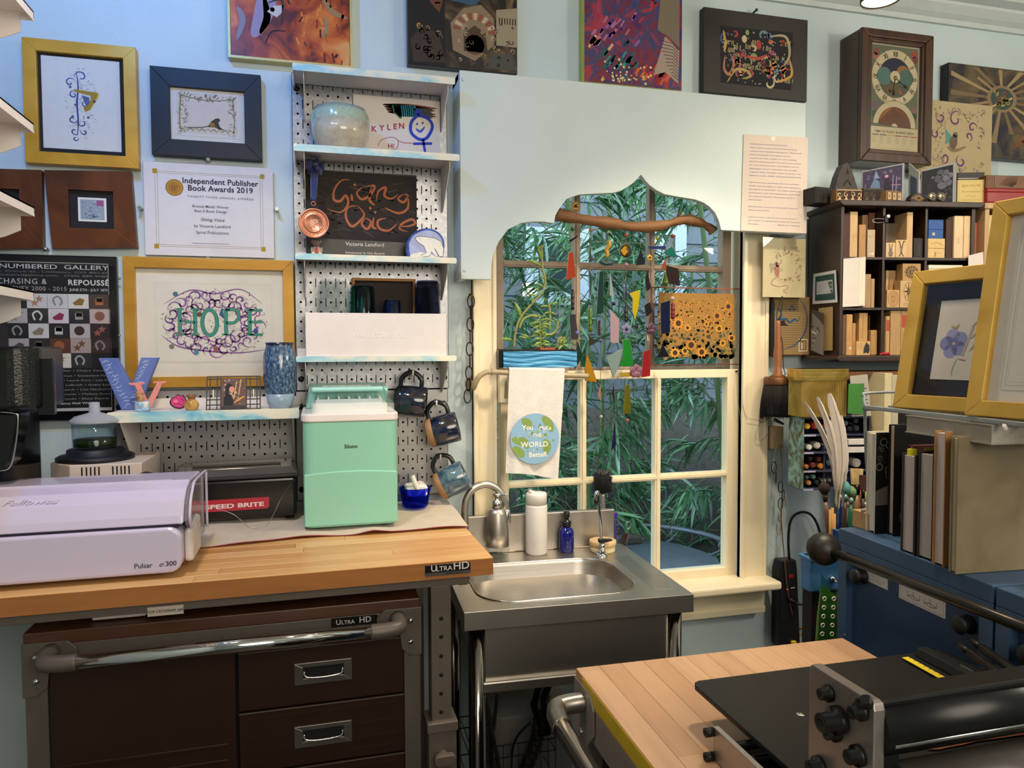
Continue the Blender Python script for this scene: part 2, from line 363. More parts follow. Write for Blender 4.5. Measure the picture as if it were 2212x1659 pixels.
# == pictures on the back wall
PR=MP('print',.75)
PRG=MP('enamel_print',.3)
clear=M('picture_glass','fbfbfb',.02,var=0,trans=1,ior=1.12)
gold=MR('gold_leaf',[(.25,'b5821c'),(.5,'d09a30'),(.75,'e0b04a')],9,.36,5,.6,metal=.25,bump=.05)
oldgold=MR('satin_old_gold',[(.3,'a4741a'),(.5,'b4842a'),(.7,'c09236')],14,.4,5,.6,metal=.3,bump=.05,stretch=(.2,1,1))
black_lacquer=M('black_lacquer','0b0d14',.5,var=.3)
copper_f=MR('brown_patinated_copper',[(.3,'4a2a18'),(.5,'6a3c20'),(.7,'7c4a2a')],6,.38,6,1,metal=.5,bump=.05)
card_b=M('black_mat_board','1b1b1f',.8)
card_w=M('white_mat_board','e9e6df',.8,var=.02)
def ring(g,x0,z0,x1,z1,r,y0,y1):
 rb,rt,rl,rr=r if isinstance(r,tuple) else (r,r,r,r)
 g.ext([(x0,y0,z0),(x1,y0,z0),(x1-rr,y0,z0+rb),(x0+rl,y0,z0+rb)],(0,y1-y0,0)).ext([(x0,y0,z1),(x1,y0,z1),(x1-rr,y0,z1-rt),(x0+rl,y0,z1-rt)],(0,y1-y0,0))
 g.ext([(x0,y0,z0),(x0,y0,z1),(x0+rl,y0,z1-rt),(x0+rl,y0,z0+rb)],(0,y1-y0,0)).ext([(x1,y0,z0),(x1,y0,z1),(x1-rr,y0,z1-rt),(x1-rr,y0,z0+rb)],(0,y1-y0,0))
 return g
def picture(name,label,cat,box,Y,rail,fm,board,art=None,glazed=True,sheet=None,sheet_h='f2f0ea',yb=-.002,group=None,bev=.0008,back=True):
 """box: pixel corners of the front of the frame; sheet: pixel corners of the paper inside"""
 x0,z0,x1,z1=R4(*box,Y)
 t=T(name,label,cat,((x0+x1)/2,yb,z0),group=group)
 O(ring(G(),x0,z0,x1,z1,rail,Y,yb),'frame',fm,t,bev=bev)
 rb,rt,rl,rr=rail if isinstance(rail,tuple) else (rail,)*4
 ym=Y+.45*(yb-Y)
 O(G().box(x0+rl,ym,z0+rb,x1-rr,ym+.004,z1-rt),'mat_board',board,t)
 s=R4(*sheet,ym) if sheet else (x0+rl,z0+rb,x1-rr,z1-rt)
 if art:
  d=D(s[0],s[1],s[2]-s[0],s[3]-s[1],ym-.0006);d.rect(0,0,1,1,sheet_h);d.up();art(d)
  O(d,'print',PR,t)
 if glazed:O(G().box(x0+rl,Y+.25*(yb-Y),z0+rb,x1-rr,Y+.25*(yb-Y)+.0015,z1-rt),'glazing',clear,t)
 return t
rnd=random.Random(5)
def sprigs(d,n,f,cols,wd=.004,r=(.015,.04),kind='curl'):
 """little curls, leaves and flowers scattered where f() says"""
 k=0
 for i in range(n*4):
  u,v=rnd.random(),rnd.random()
  if not f(u,v):continue
  h=rnd.choice(cols);rr=rnd.uniform(*r);a=rnd.uniform(0,6.28)
  if rnd.random() < .6:d.curl(u,v,rr,a,rnd.choice((-1,1))*rnd.uniform(.5,1.1),wd,h,n=9)
  else:
   c,s_=math.cos(a)*rr*.7,math.sin(a)*rr*.7*d.o[2]/d.o[3];d.line([(u-c,v-s_),(u+s_*.15,v+c*.15),(u+c,v+s_)],wd*2.2,h,True)
  k += 1
  if k >= n:break
# ---- gold frame with a blue and gold illuminated letter
def art_harp(d):
 inside=lambda u,v:((u-.5)/.2)**2+((v-.5)/.4)**2 < 1
 sprigs(d,150,inside,['6a7ab8','8c8fa8','a6a27c','9a86b4','b87c94'],.0035,(.012,.03));d.up()
 B='23479c'
 d.line([(.44,.86),(.46,.7),(.44,.5),(.45,.3),(.43,.14)],.022,B,True,6)
 for u,v,r,a,t in ((.5,.8,.09,3.4,-.95),(.36,.73,.07,.3,1),(.4,.6,.06,1,1.1),(.38,.33,.06,0,-1),(.5,.3,.07,2.6,.9),(.4,.2,.055,5.8,-.9),(.52,.2,.05,2.4,1),(.41,.12,.04,.5,-1),(.55,.5,.05,1.6,1)):
  d.curl(u,v,r,a,t,.017,B)
 d.up();d.poly([(.4,.66),(.7,.64),(.71,.6),(.6,.44),(.54,.42),(.52,.46),(.62,.56),(.62,.6),(.42,.63)],'b8952f');d.up()
 d.poly([(.5,.6),(.6,.58),(.6,.52),(.56,.47)],'5f6f9e');d.line([(.7,.64),(.71,.6),(.6,.44)],.02,'d8b94e',True,4)
 for u,v in ((.36,.68),(.66,.54),(.42,.49),(.38,.36),(.58,.36)):d.disc(u,v,.018,'7a4f8e',8)
picture('gold_framed_picture','gold leaf framed drawing of a blue scrolled letter with a golden harp','picture',(46,79,299,364),-.03,.028,gold,card_b,art_harp,sheet=(88,119,263,329))
# ---- black frame with a monkey miniature
def art_monkey(d):
 d.rect(.06,.06,.94,.94,'e8ddd0');d.up()
 edge=lambda u,v:(u < .2 or u > .82 or v > .78) and .08 < u < .92 and v < .93
 sprigs(d,110,edge,['6b6a52','8a7c4e','a89a68','55503f','7d7460'],.006,(.02,.05));d.up()
 d.line([(.1,.14),(.1,.5),(.12,.9)],.02,'a08c50',False,4);d.line([(.12,.88),(.5,.8),(.9,.86)],.012,'8a7a44',False,4);d.line([(.88,.86),(.9,.4),(.88,.1)],.012,'8a7a44',False,4)
 for i in range(9):d.line([(.12+i*.085,.12),(.17+i*.085,.17),(.21+i*.085,.1)],.022,['c8b478','9a9a86'][i % 2],True,3)
 d.up();d.poly([(.5,.22),(.55,.34),(.62,.42),(.67,.43),(.69,.38),(.66,.33),(.68,.24),(.72,.18),(.66,.18),(.62,.22)],'4a4438');d.up()
 d.line([(.52,.24),(.4,.2),(.2,.18)],.014,'5b5246',False,4);d.line([(.64,.3),(.68,.22),(.74,.17)],.02,'39342c',True,3);d.disc(.57,.27,.04,'a8782e',10)
picture('black_framed_picture','small drawing of a sitting monkey in a wide flat black frame','picture',(323,141,566,347),-.028,(.040,.045,.043,.040),black_lacquer,card_w,art_monkey,sheet=(372,192,522,301),sheet_h='efe9e2')
# ---- two copper frames with slanted sides
def copper(pts,opening,inner,label,art):
 q=[aY(x,y,-.022) for x,y in pts];t=T('copper_framed_picture',label,'picture',(sum(p.x for p in q)/4,-.002,q[2].z),group=None)
 a=R4(*opening,-.022);g=G()
 c=[(a[0],a[3]),(a[2],a[3]),(a[2],a[1]),(a[0],a[1])];P4=[(p.x,p.z) for p in q]
 for i in range(4):j=(i+1) % 4;g.ext([(P4[i][0],-.022,P4[i][1]),(P4[j][0],-.022,P4[j][1]),(c[j][0],-.022,c[j][1]),(c[i][0],-.022,c[i][1])],(0,.02,0))
 O(g,'frame',copper_f,t,bev=.0003);O(G().box(a[0],-.012,a[1],a[2],-.008,a[3]),'mat_board',card_b,t)
 s=R4(*inner,-.012);d=D(s[0],s[1],s[2]-s[0],s[3]-s[1],-.0125);d.rect(0,0,1,1,'e6e2dc');d.up();art(d);O(d,'print',PR,t)
def art_small(d):
 d.rect(.08,.08,.92,.92,'8fa0ac');d.up()
 for i in range(38):
  u,v=rnd.uniform(.12,.8),rnd.uniform(.12,.85);d.line([(u,v),(u+rnd.uniform(.04,.14),v+rnd.uniform(-.05,.05))],rnd.uniform(.02,.05),rnd.choice(['5f7f98','a9a8b8','7a6a86','3c5a86','c9c6c0','6a8a92']),True)
 d.up();d.rect(.66,.66,.9,.9,'9a4f86')
copper([(95,367),(283,370),(296,535),(113,537)],(147,409,246,495),(168,426,231,480),'brown copper frame with slanted sides round a small blue abstract',art_small)
copper([(-80,362),(89,367),(93,536),(-70,538)],(-20,406,43,470),(-12,420,4,460),'brown copper frame half hidden behind the white shelf brackets',art_small)
# ---- award certificate in an acrylic holder
x0,z0,x1,z1=R4(308,347,592,557,-.02)
t=T('award_certificate','white award certificate with gold corners in a clear acrylic holder','certificate',((x0+x1)/2,0,z0))
d=D(x0,z0,x1-x0,z1-z0,-.0145);d.rect(.0,.0,1,1,'f0eef2');d.up()
A,B,C_,E_=.085,.095,.915,.905
for k in (0,.018):
 for a,b in (((A+k,B+k),(C_-k,B+k)),((A+k,E_-k),(C_-k,E_-k)),((A+k,B+k),(A+k,E_-k)),((C_-k,B+k),(C_-k,E_-k))):d.line([a,b],.0025,'a08a3a')
d.up()
for u in (A,C_):
 for v in (B,E_):d.rect(u-.018,v-.025,u+.018,v+.025,'bfa12c')
d.disc(.23,.735,.068,'a8742a',28);d.up();d.disc(.23,.735,.06,'c9983c',28);d.up();d.disc(.23,.735,.047,'b8842e',28);d.up();d.text('IP',.23,.70,.014,'8a5c1e')
W_=x1-x0
for s_,u,v,hh,h,b in (('Independent Publisher',.585,.79,.0128,'2c2a44',.02),('Book Awards 2019',.585,.712,.0128,'2c2a44',.02),('TWENTY THIRD ANNUAL AWARDS',.585,.635,.005,'55526a',0),('Bronze Medal Winner',.505,.53,.0062,'55526a',0),('Best E-Book Design',.505,.48,.0062,'55526a',0),('by Victoria Lansford',.515,.315,.0068,'3a3850',0),('Spiral Publications',.515,.245,.0068,'55526a',0),('Presented by Jenkins Group & IndependentPublisher.com',.5,.135,.0024,'55526a',0)):
 d.text(s_,u,v,hh*1.08,h,bold=b+.008,space=1.35 if 'TWENTY' in s_ else 1.02)
d.text('Giving Voice',.515,.385,.0078,'2c2a44',bold=.01,sh=.3)
O(d,'print',PR,t);O(G().box(x0,-.014,z0,x1,-.011,z1),'backing',M('acrylic_back','e8e8ee',.3,var=.02),t);O(G().box(x0,-.02,z0,x1,-.0165,z1),'acrylic_front',clear,t,bev=.0006)
steel=M('bright_steel','c8c8c6',.22,1,var=.05)
for x,y in ((450,344),(450,557),(302,449),(598,452)):p=aY(x,y,-.02);O(G().cyl((p.x,0,p.z),(p.x,-.026,p.z),.0045),'standoff_pin',steel,t)
p=aY(102,539,-.01);tag(O(G().cyl((p.x,0,p.z),(p.x,-.02,p.z),.0035).ball((p.x,-.022,p.z),.005),'wall_hook',steel),'small brass wall hook below the gap between the copper frames','hook')
# ---- HOPE in a gold frame
def art_hope(d):
 d.line([(.02,.015),(.98,.015),(.98,.985),(.02,.985),(.02,.015)],.003,'d8d4c8');d.up()
 O2=lambda u,v:((u-.5)/.44)**2+((v-.5)/.42)**2
 sprigs(d,420,lambda u,v:O2(u,v) < 1,['7c9a6e','8fa784','9bb08c','b07a86','8a7a9c','6f8f74'],.0028,(.008,.02));d.up()
 PU=['8d5a98','a070a8','7a4a8c']
 for i in range(60):
  a=i/60*6.283*1.0;k=.92 if i % 2 else .66
  u,v=.5+.4*k*math.cos(a),.5+.38*k*math.sin(a)
  d.curl(u,v,rnd.uniform(.03,.075),rnd.uniform(0,6.28),rnd.choice((-1,1))*rnd.uniform(.7,1.2),.015,rnd.choice(PU))
 d.line([(.06,.34),(.2,.2),(.45,.14),(.7,.12),(.92,.16)],.014,'8d5a98',True,6);d.line([(.1,.3),(.3,.36),(.4,.3),(.7,.16)],.013,'a070a8',True,6);d.line([(.08,.72),(.3,.9),(.5,.86),(.72,.92),(.9,.74)],.012,'8d5a98',True,6)
 d.up();TE='3f9a8c';TO='5c7a3c'
 for w_,h in ((.034,TO),(.024,TE)):
  d.line([(.21,.36),(.21,.66)],w_,h);d.line([(.335,.36),(.335,.66)],w_,h);d.line([(.21,.52),(.335,.5)],w_*.7,h)
  d.line([(.455+.062*math.cos(a*.3142),.5+.16*math.sin(a*.3142)) for a in range(21)],w_,h)
  d.line([(.59,.34),(.59,.66)],w_,h);d.line([(.59,.66),(.68,.66),(.7,.58),(.66,.5),(.59,.5)],w_*.85,h,False,4)
  d.line([(.79,.35),(.79,.66)],w_,h)
  for v in (.35,.51,.66):d.line([(.79,v),(.9,v)],w_*.7,h)
  for u in (.21,.335,.59,.79):
   for v in (.35,.665):d.line([(u-.035,v),(u+.035,v)],w_*.45,h)
  d.up()
 d.poly([(.535,.6),(.56,.7),(.57,.62),(.575,.55),(.555,.57)],'2f5f8e')
 for u,v,h in ((.18,.85,'4a7f92'),(.37,.6,'6b5340'),(.34,.13,'4f9aa8'),(.5,.17,'a0644c'),(.84,.4,'4450a0'),(.14,.2,'8a8070')):d.disc(u,v,.022,h,9)
 for i in range(22):d.disc(rnd.uniform(.1,.9),rnd.uniform(.12,.9),.007,rnd.choice(['b84a4a','8c6a3a','6a8fb0']),7)
picture('gold_framed_picture','wide gold framed illuminated word HOPE in teal and purple scrolls','picture',(264,553,638,833),-.03,.0265,oldgold,M('cream_mat_board','ece6d6',.85,var=.015),art_hope,sheet=(330,608,594,782),sheet_h='efeadb')
# ---- black gallery poster
x0,z0,x1,z1=R4(-70,546,261,905,-.018)
t=T('gallery_poster','black framed gallery poster with a checkerboard of jewellery photographs','poster',((x0+x1)/2,0,z0))
O(G().box(x0,-.018,z0,x1,-.003,z1),'frame',M('black_poster_frame','0e0e10',.25),t,bev=.001)
for y in (602,725):p=aY(258,y,-.018);O(G().ball((p.x,-.019,p.z),.003),'standoff_pin',steel,t)
a=R4(-60,561,242,886,-.0185);d=D(a[0],a[1],a[2]-a[0],a[3]-a[1],-.0184);d.rect(0,0,1,1,'0a0a0b');d.up()
W_=a[2]-a[0];H_=a[3]-a[1]
fu=lambda x:(aY(x,700,-.0185).x-a[0])/W_
fv=lambda y:(aY(120,y,-.0185).z-a[1])/H_
for s_,xr,y,hh,b,mw in (('OUTNUMBERED  GALLERY',238,581,.0105,.008,.285),('709 S. Prince St., Littleton, CO 80120',238,589,.0038,0,.268),('outnumberedgallery.com   (720) 389-9085',238,597,.0042,0,.266)):
 d.text(s_,fu(xr),fv(y),hh,'d0d0d0' if b else '8e8e8e','RIGHT',b,maxw=mw)
d.text('CHASING &',fu(104),fv(614),.0128,'d4d4d4','RIGHT',0,space=1.15);d.text('REPOUSSÉ',fu(238),fv(615),.0128,'e4e4e4','RIGHT',.03,space=1.12)
d.text('SURVEY 2000 - 2015',fu(147),fv(628),.0100,'b4b4b4','RIGHT',0,space=1.1);d.text('JUNE 5TH - JULY 18TH',fu(238),fv(628),.0062,'d0d0d0','RIGHT',.02)
d.rect(0,0,1,.02,'c9c9c9');d.line([(0,.02),(0,1)],.004,'888888');d.line([(1,.02),(1,.99)],.004,'c8c8b8');d.line([(0,.995),(1,.992)],.004,'c8c8b8')
cw=44.6
tiles=[['8a8a8a','2a2a2c','d4d4d8','cfd2d4','dcdcd8','4a3226'],['1c1c1e','b8b4b4','26262a','d4d0d6','202022','c0b0ae'],['302c2a','1a1a1c','d0d2d4','1a1a1c','b8b4b4','2a1c1a'],['3a3032','b0aab0','262222','5a3420','a89a96','3a2420'],['1c1c1e','1c1c1e','d8d6ce','d8d6ce','2a2a2e','121214']]
shapes=[['','','b08a6a','8a8a8c','8a6a2a','b86a3a'],['','8a8078','d8d8d4','8a2a4a','9a9a9c','8a5a40'],['','9a9a9c','8a7a68','c8c8c8','3a2420','9a5a48'],['','4a4450','4a4038','9a5c34','6a4a34','8a8280'],['','','b8902a','c08a1e','a8a8a8','']]
for r in range(5):
 for c in range(6):
  u0,u1=fu(238-cw*(6-c)+ (r*.8)),fu(238-cw*(5-c)+(r*.8));v1,v0=fv(634+r*32.2),fv(634+(r+1)*32.2)
  if u0 < 0:continue
  d.rect(u0,v0,u1-.002,v1-.002,tiles[r][c])
d.up()
for r in range(5):
 for c in range(6):
  h=shapes[r][c]
  if not h:continue
  u,v=fu(238-cw*(5.5-c)),fv(650+r*32.2)
  if u < .05:continue
  k=(r*6+c) % 5
  if k == 0:d.rect(u-.03,v-.025,u+.03,v+.02,h);d.rect(u-.022,v-.005,u+.025,v+.03,'6a6058')
  elif k == 1:d.disc(u,v,.04,h,12)
  elif k == 2:
   for q,w2 in ((-.02,-.015),(.015,.012)):d.poly([(u+q+(.036 if i % 2 == 0 else .014)*math.sin(i*PI/5),v+w2+(.036 if i % 2 == 0 else .014)*math.cos(i*PI/5)*W_/H_) for i in range(10)],h)
  elif k == 3:d.line([(u-.02,v-.03),(u-.035,v+.01),(u,v+.03),(u+.03,v),(u+.015,v-.03)],.014,h,False,4)
  else:d.poly([(u-.045,v-.012),(u-.03,v-.028),(u+.03,v-.028),(u+.045,v+.01),(u+.01,v+.022)],h)
d.up()
rows=[('Rebecca Bassett • Nancy Blair • Chiara Cavallo •',800),('Ann Darwin • Martine Eischen • Genevieve Flynn',811),('Bill Frost • Everett Hoffman • Laurie Kern • Lisa Klein',821),('Mary Lansford • Rodger LaBrash • Avery Lucas',831),('Kate McDonah • Joe Muench • Liza Nechamkin',841),('David Priest • Sage Reynolds • Melissa Russell',851),('Kim Turner • Logan Woodle • Eliana Zepeda',861)]
for i,(s_,y) in enumerate(rows):d.text(s_,fu(244-(4,6,0,0,0,0,12)[i]),fv(y+3),.0046,'a4a4a4','RIGHT',0,maxw=(.235,.225,.235,.225,.225,.225,.2)[i])
d.text('Davide Bigazzi • Sally Tresca • Nancy Meli Walker',fu(205),fv(874),.0052,'d8d8d8','RIGHT',.02,maxw=.22)
O(d,'print',PR,t)
O(G().box(a[0]-.02,-.0205,a[1]-.015,x1-.003,-.0192,z1-.005),'glazing',clear,t)
# ---- unframed paintings along the top
def canvas(name,label,pts,Y,mat,side,depth=.03,relief=None):
 x0,z0,x1,z1=pts;t=T(name,label,'painting',((x0+x1)/2,Y+depth,z0))
 O(G().box(x0,Y+.002,z0,x1,Y+depth,z1),'stretcher',side,t,bev=.001)
 O(G().box(x0+.001,Y,z0+.001,x1-.001,Y+.002,z1-.001),'painted_face',mat,t)
 if relief:
  d=D(x0,z0,x1-x0,z1-z0,Y-.0003);relief(d);O(d,'brushwork',PR,t,kind='stuff')
 return t
rp=random.Random(3)
def px(Y,*b):return R4(*b,Y)
# orange abstract
a=px(-.028,495,-60,757,143);m1=MR('orange_abstract_paint',[(.2,'1c1830'),(.36,'5a1c14'),(.48,'9c3a12'),(.58,'c86420'),(.7,'d89a5a'),(.85,'b8a8b0')],11,.4,9,.9)
def rel_or(d):
 for pts,w_,h in (([(.05,.2),(.1,.45),(.06,.6)],.05,'8a8494'),([(.18,.25),(.26,.5),(.3,.8),(.2,.95)],.16,'9a8ca8'),([(.24,.3),(.3,.5),(.28,.75)],.06,'c89a6a')):d.line(pts,w_,h,True,5)
 d.up();d.poly([(.3,.58),(.36,.66),(.44,.68),(.42,.58),(.38,.52)],'c9c0bc');d.disc(.345,.61,.02,'3a3a4a',10)
 d.line([(.3,.68),(.42,.74),(.43,.55),(.41,.42)],.02,'3a3020',True,5);d.line([(.28,.18),(.34,.34),(.46,.36)],.014,'2a1c14',True,5);d.line([(.78,.6),(.8,.45),(.77,.32)],.03,'8a8460',True,5);d.line([(.75,.9),(.84,.68),(.98,.6)],.05,'9a7a54',True,5)
 for i in range(34):
  u,v=rp.uniform(.45,.95),rp.uniform(.05,.95);d.line([(u,v),(u+rp.uniform(-.03,.03),v-rp.uniform(.03,.12))],rp.uniform(.01,.03),rp.choice(['b8501a','6a1c14','d88238','4a1614','8c2c18']),True)
t=canvas('abstract_painting','orange and red abstract painting with a pale gilt edge',a,-.026,m1,M('pale_gilt','c8b878',.4,metal=.3),relief=rel_or)
O(ring(G(),a[0]-.006,a[1]-.006,a[2]+.006,a[3],.006,-.03,-.002),'gilt_edge',M('pale_gilt'),t)
# collage with an arch
a=px(-.03,880,-60,1118,160);m2=MR('collage_ground',[(.3,'0a0808'),(.5,'1e1612'),(.62,'5a4630'),(.75,'8a7450')],14,.35,8,1.0)
def rel_co(d):
 d.rect(0,0,.33,.75,'14100e');d.poly([(.37,.75),(.42,1),(.8,1),(.6,.72)],'34526a');d.up()
 d.poly([(.02,.28),(.12,.42),(.26,.38),(.3,.24),(.33,.05),(.05,.03)],'3a2c20')
 for i in range(16):u,v=rp.uniform(.08,.3),rp.uniform(.1,.44);d.curl(u,v,.03,rp.uniform(0,6),1,.012,rp.choice(['b08a54','8a6038','c8a878']),n=8)
 d.poly([(.18,.98),(.2,.7),(.28,.6),(.31,.72),(.29,.95)],'6a3a22');d.line([(.2,.92),(.26,.96),(.3,.9)],.025,'b8742e',True,4);d.line([(.23,.8),(.28,.79)],.012,'1a0e08');d.line([(.24,.7),(.29,.71)],.018,'8c3a24',True)
 d.poly([(.4,.2),(.38,.5),(.5,.68),(.66,.74),(.78,.6),(.78,.3),(.6,.1)],'8a7458');d.up()
 for i in range(11):a0=PI*i/11;d.poly([(.6+r_*math.cos(q),.42+r_*1.1*math.sin(q)) for r_,q in ((.2,a0),(.2,a0+.2),(.13,a0+.2),(.13,a0))],['8c4a3a','c8a888'][i % 2])
 d.poly([(.5,.2),(.5,.4),(.6,.5),(.7,.42),(.72,.2)],'4a3420');d.disc(.6,.28,.09,'6a4c34',14);d.up()
 d.poly([(.8,.3),(.8,.7),(1,.75),(1,.3)],'9a8c70');d.poly([(.72,.03),(.75,.2),(.95,.22),(1,.03)],'4c4a40')
 for i in range(30):u,v=rp.uniform(.45,.98),rp.uniform(.04,.6);d.curl(u,v,rp.uniform(.01,.03),rp.uniform(0,6),1,.008,rp.choice(['a88a4a','2a241c','c0ae88','6a5c44']),n=7)
 for i in range(7):d.line([(.83+i*.025,.55),(.83+i*.025,.62)],.008,'6a5c44')
canvas('collage_painting','dark collage painting with a striped arch and a bronze face',a,-.03,m2,M('black_edge','0b0b0c',.4),relief=rel_co)
# purple and red
a=px(-.04,1262,-60,1473,196);m3=MR('jewel_paint',[(.22,'141a4a'),(.36,'3a1c5e'),(.46,'7a1c2c'),(.54,'1c3a6a'),(.64,'a8242a'),(.76,'6a4a7a'),(.9,'c89a5a')],16,.45,9,1.0)
def rel_pu(d):
 for u0,v0,s_,cols,n in ((.3,.5,.2,['4a2a7a','6a3a8a','8a5aa0','b06a90'],24),(.32,.2,.16,['1a6a6e','2a8a8a','14384a','1a5a5a'],26),(.7,.12,.2,['a8221a','c83a22','7a1c1c','d85a2a'],26),(.55,.8,.22,['a01c28','c02a34','1c3a7a','2a4a92'],26),(.1,.35,.1,['c86a7a','d8a88a','8a3a6a'],14)):
  for i in range(n):
   u,v=u0+rp.gauss(0,s_*.55),v0+rp.gauss(0,s_*.4)
   if .02 < u < .96 and .02 < v < .9:a0=rp.uniform(-1,1);d.line([(u,v),(min(.97,u+.05*math.cos(a0)),v+.06)],rp.uniform(.02,.05),rp.choice(cols),True)
 d.up();d.poly([(.78,.95),(.74,.55),(.86,.5),(.97,.4),(.97,.98)],'7a6e5c');d.poly([(.82,.5),(.7,.12),(.82,.16),(.96,.06),(.97,.38)],'a89484');d.up()
 for i in range(11):d.line([(.76+.012*i+rp.uniform(-.01,.01),.46-.034*i),(.9,.44-.03*i),(.96,.38-.028*i)],.006,'4a2c34')
 for i in range(46):d.disc(.18+rp.random()*.5,.03+abs(rp.gauss(0,.08)),rp.uniform(.006,.016),rp.choice(['e0d08a','d8c46a','eae2b0']),6)
canvas('abstract_painting','purple, teal and red abstract painting with yellow edge standing on the valance',a,-.04,m3,M('yellow_canvas_edge','c8cf5a',.6),.036,rel_pu)
# doodle on a dark mount
a=px(-.03,1521,14,1743,220)
def rel_do(d):
 d.poly([(.16,.13),(.84,.12),(.85,.82),(.15,.8)],'17151c');d.up();pal=['b8a060','a83a3a','6a8a92','c86a4a','4a5a8a','c8b88a','8a9a5a','d8884a','9a4a5a']
 for i in range(58):
  u,v=rp.uniform(.2,.8),rp.uniform(.18,.76);k=rp.random()
  if k < .45:d.curl(u,v,rp.uniform(.03,.075),rp.uniform(0,6.28),rp.choice((-1,1))*.75,.02,rp.choice(pal))
  elif k < .7:d.disc(u,v,rp.uniform(.015,.035),rp.choice(pal),9,ry=rp.uniform(.02,.06))
  else:
   for j in range(6):d.line([(u+.014*j,v),(u+.014*j+.006,v+.05)],.006,rp.choice(['c8b88a','b8a060','1a1a1e']))
 d.up()
 for i in range(95):d.disc(rp.uniform(.18,.82),rp.uniform(.15,.78),.0055,'c8bca0',6)
 for pts,h in (([(.18,.75),(.2,.6),(.19,.5)],'c8a44a'),([(.22,.14),(.3,.3),(.4,.3),(.44,.24),(.36,.2)],'b8a060'),([(.62,.74),(.78,.76),(.82,.55),(.76,.4)],'b0a47a'),([(.2,.46),(.19,.3),(.24,.24),(.28,.36),(.25,.48)],'b87a5a'),([(.3,.5),(.5,.46),(.6,.52)],'b84a4a'),([(.7,.2),(.84,.3),(.82,.5)],'c8984a')):d.line(pts,.026,h,True,6)
canvas('doodle_painting','colourful doodle painting on a wide dark brown mount standing on the valance',a,-.03,M('dark_brown_mount','37302e',.45,var=.06),M('dark_mount_side','1c1818',.5),.026,rel_do)
p=aY(1634,23,-.02);tag(O(G().cyl((p.x,0,p.z),(p.x,-.02,p.z+.002),.003).ball((p.x,-.021,p.z+.002),.0045),'nail',M('nail_steel','55524e',.4,1)),'nail head above the dark mounted doodle painting','nail')
# sunburst
a=px(-.035,2050,134,2290,352);m4=MR('smoky_paint',[(.25,'15131c'),(.4,'2a2230'),(.52,'4a4034'),(.65,'6a5638'),(.8,'3a4a52')],12,.4,8,1.0)
def rel_su(d):
 for i in range(17):
  an=i*2*PI/17+.15;r2=rp.uniform(.3,.6);u,v=.46,.66;cl=lambda p:(min(.98,max(.02,p[0])),min(.98,max(.02,p[1])))
  d.poly([cl(p_) for p_ in [(u+.1*math.cos(an-.09),v+.12*math.sin(an-.09)),(u+.1*math.cos(an+.09),v+.12*math.sin(an+.09)),(u+r2*math.cos(an+.05),v+r2*math.sin(an+.05)),(u+r2*math.cos(an-.05),v+r2*math.sin(an-.05))]],rp.choice(['9a8058','7a6648','a08a64']))
 d.up();d.disc(.46,.66,.13,'8a7450',20,ry=.15);d.up();d.disc(.46,.66,.10,'3a4a44',20,ry=.12);d.up()
 for i in range(14):d.curl(.46+rp.uniform(-.06,.06),.66+rp.uniform(-.07,.07),.025,rp.uniform(0,6),1,.01,rp.choice(['a88a3a','6a7a3a','8a4a3a','c8a85a']),n=7)
 d.line([(.35,.55),(.55,.68)],.012,'c8b080');d.line([(.55,.1),(.68,.22),(.76,.17),(.98,.06)],.02,'8a4a24',True,5);d.line([(.6,.18),(.66,.26),(.64,.12)],.012,'9a5a2a',True,4)
canvas('sunburst_painting','dark painting of a tan sunburst with rays beside the clock',a,-.035,m4,M('black_edge'),.034,rel_su)
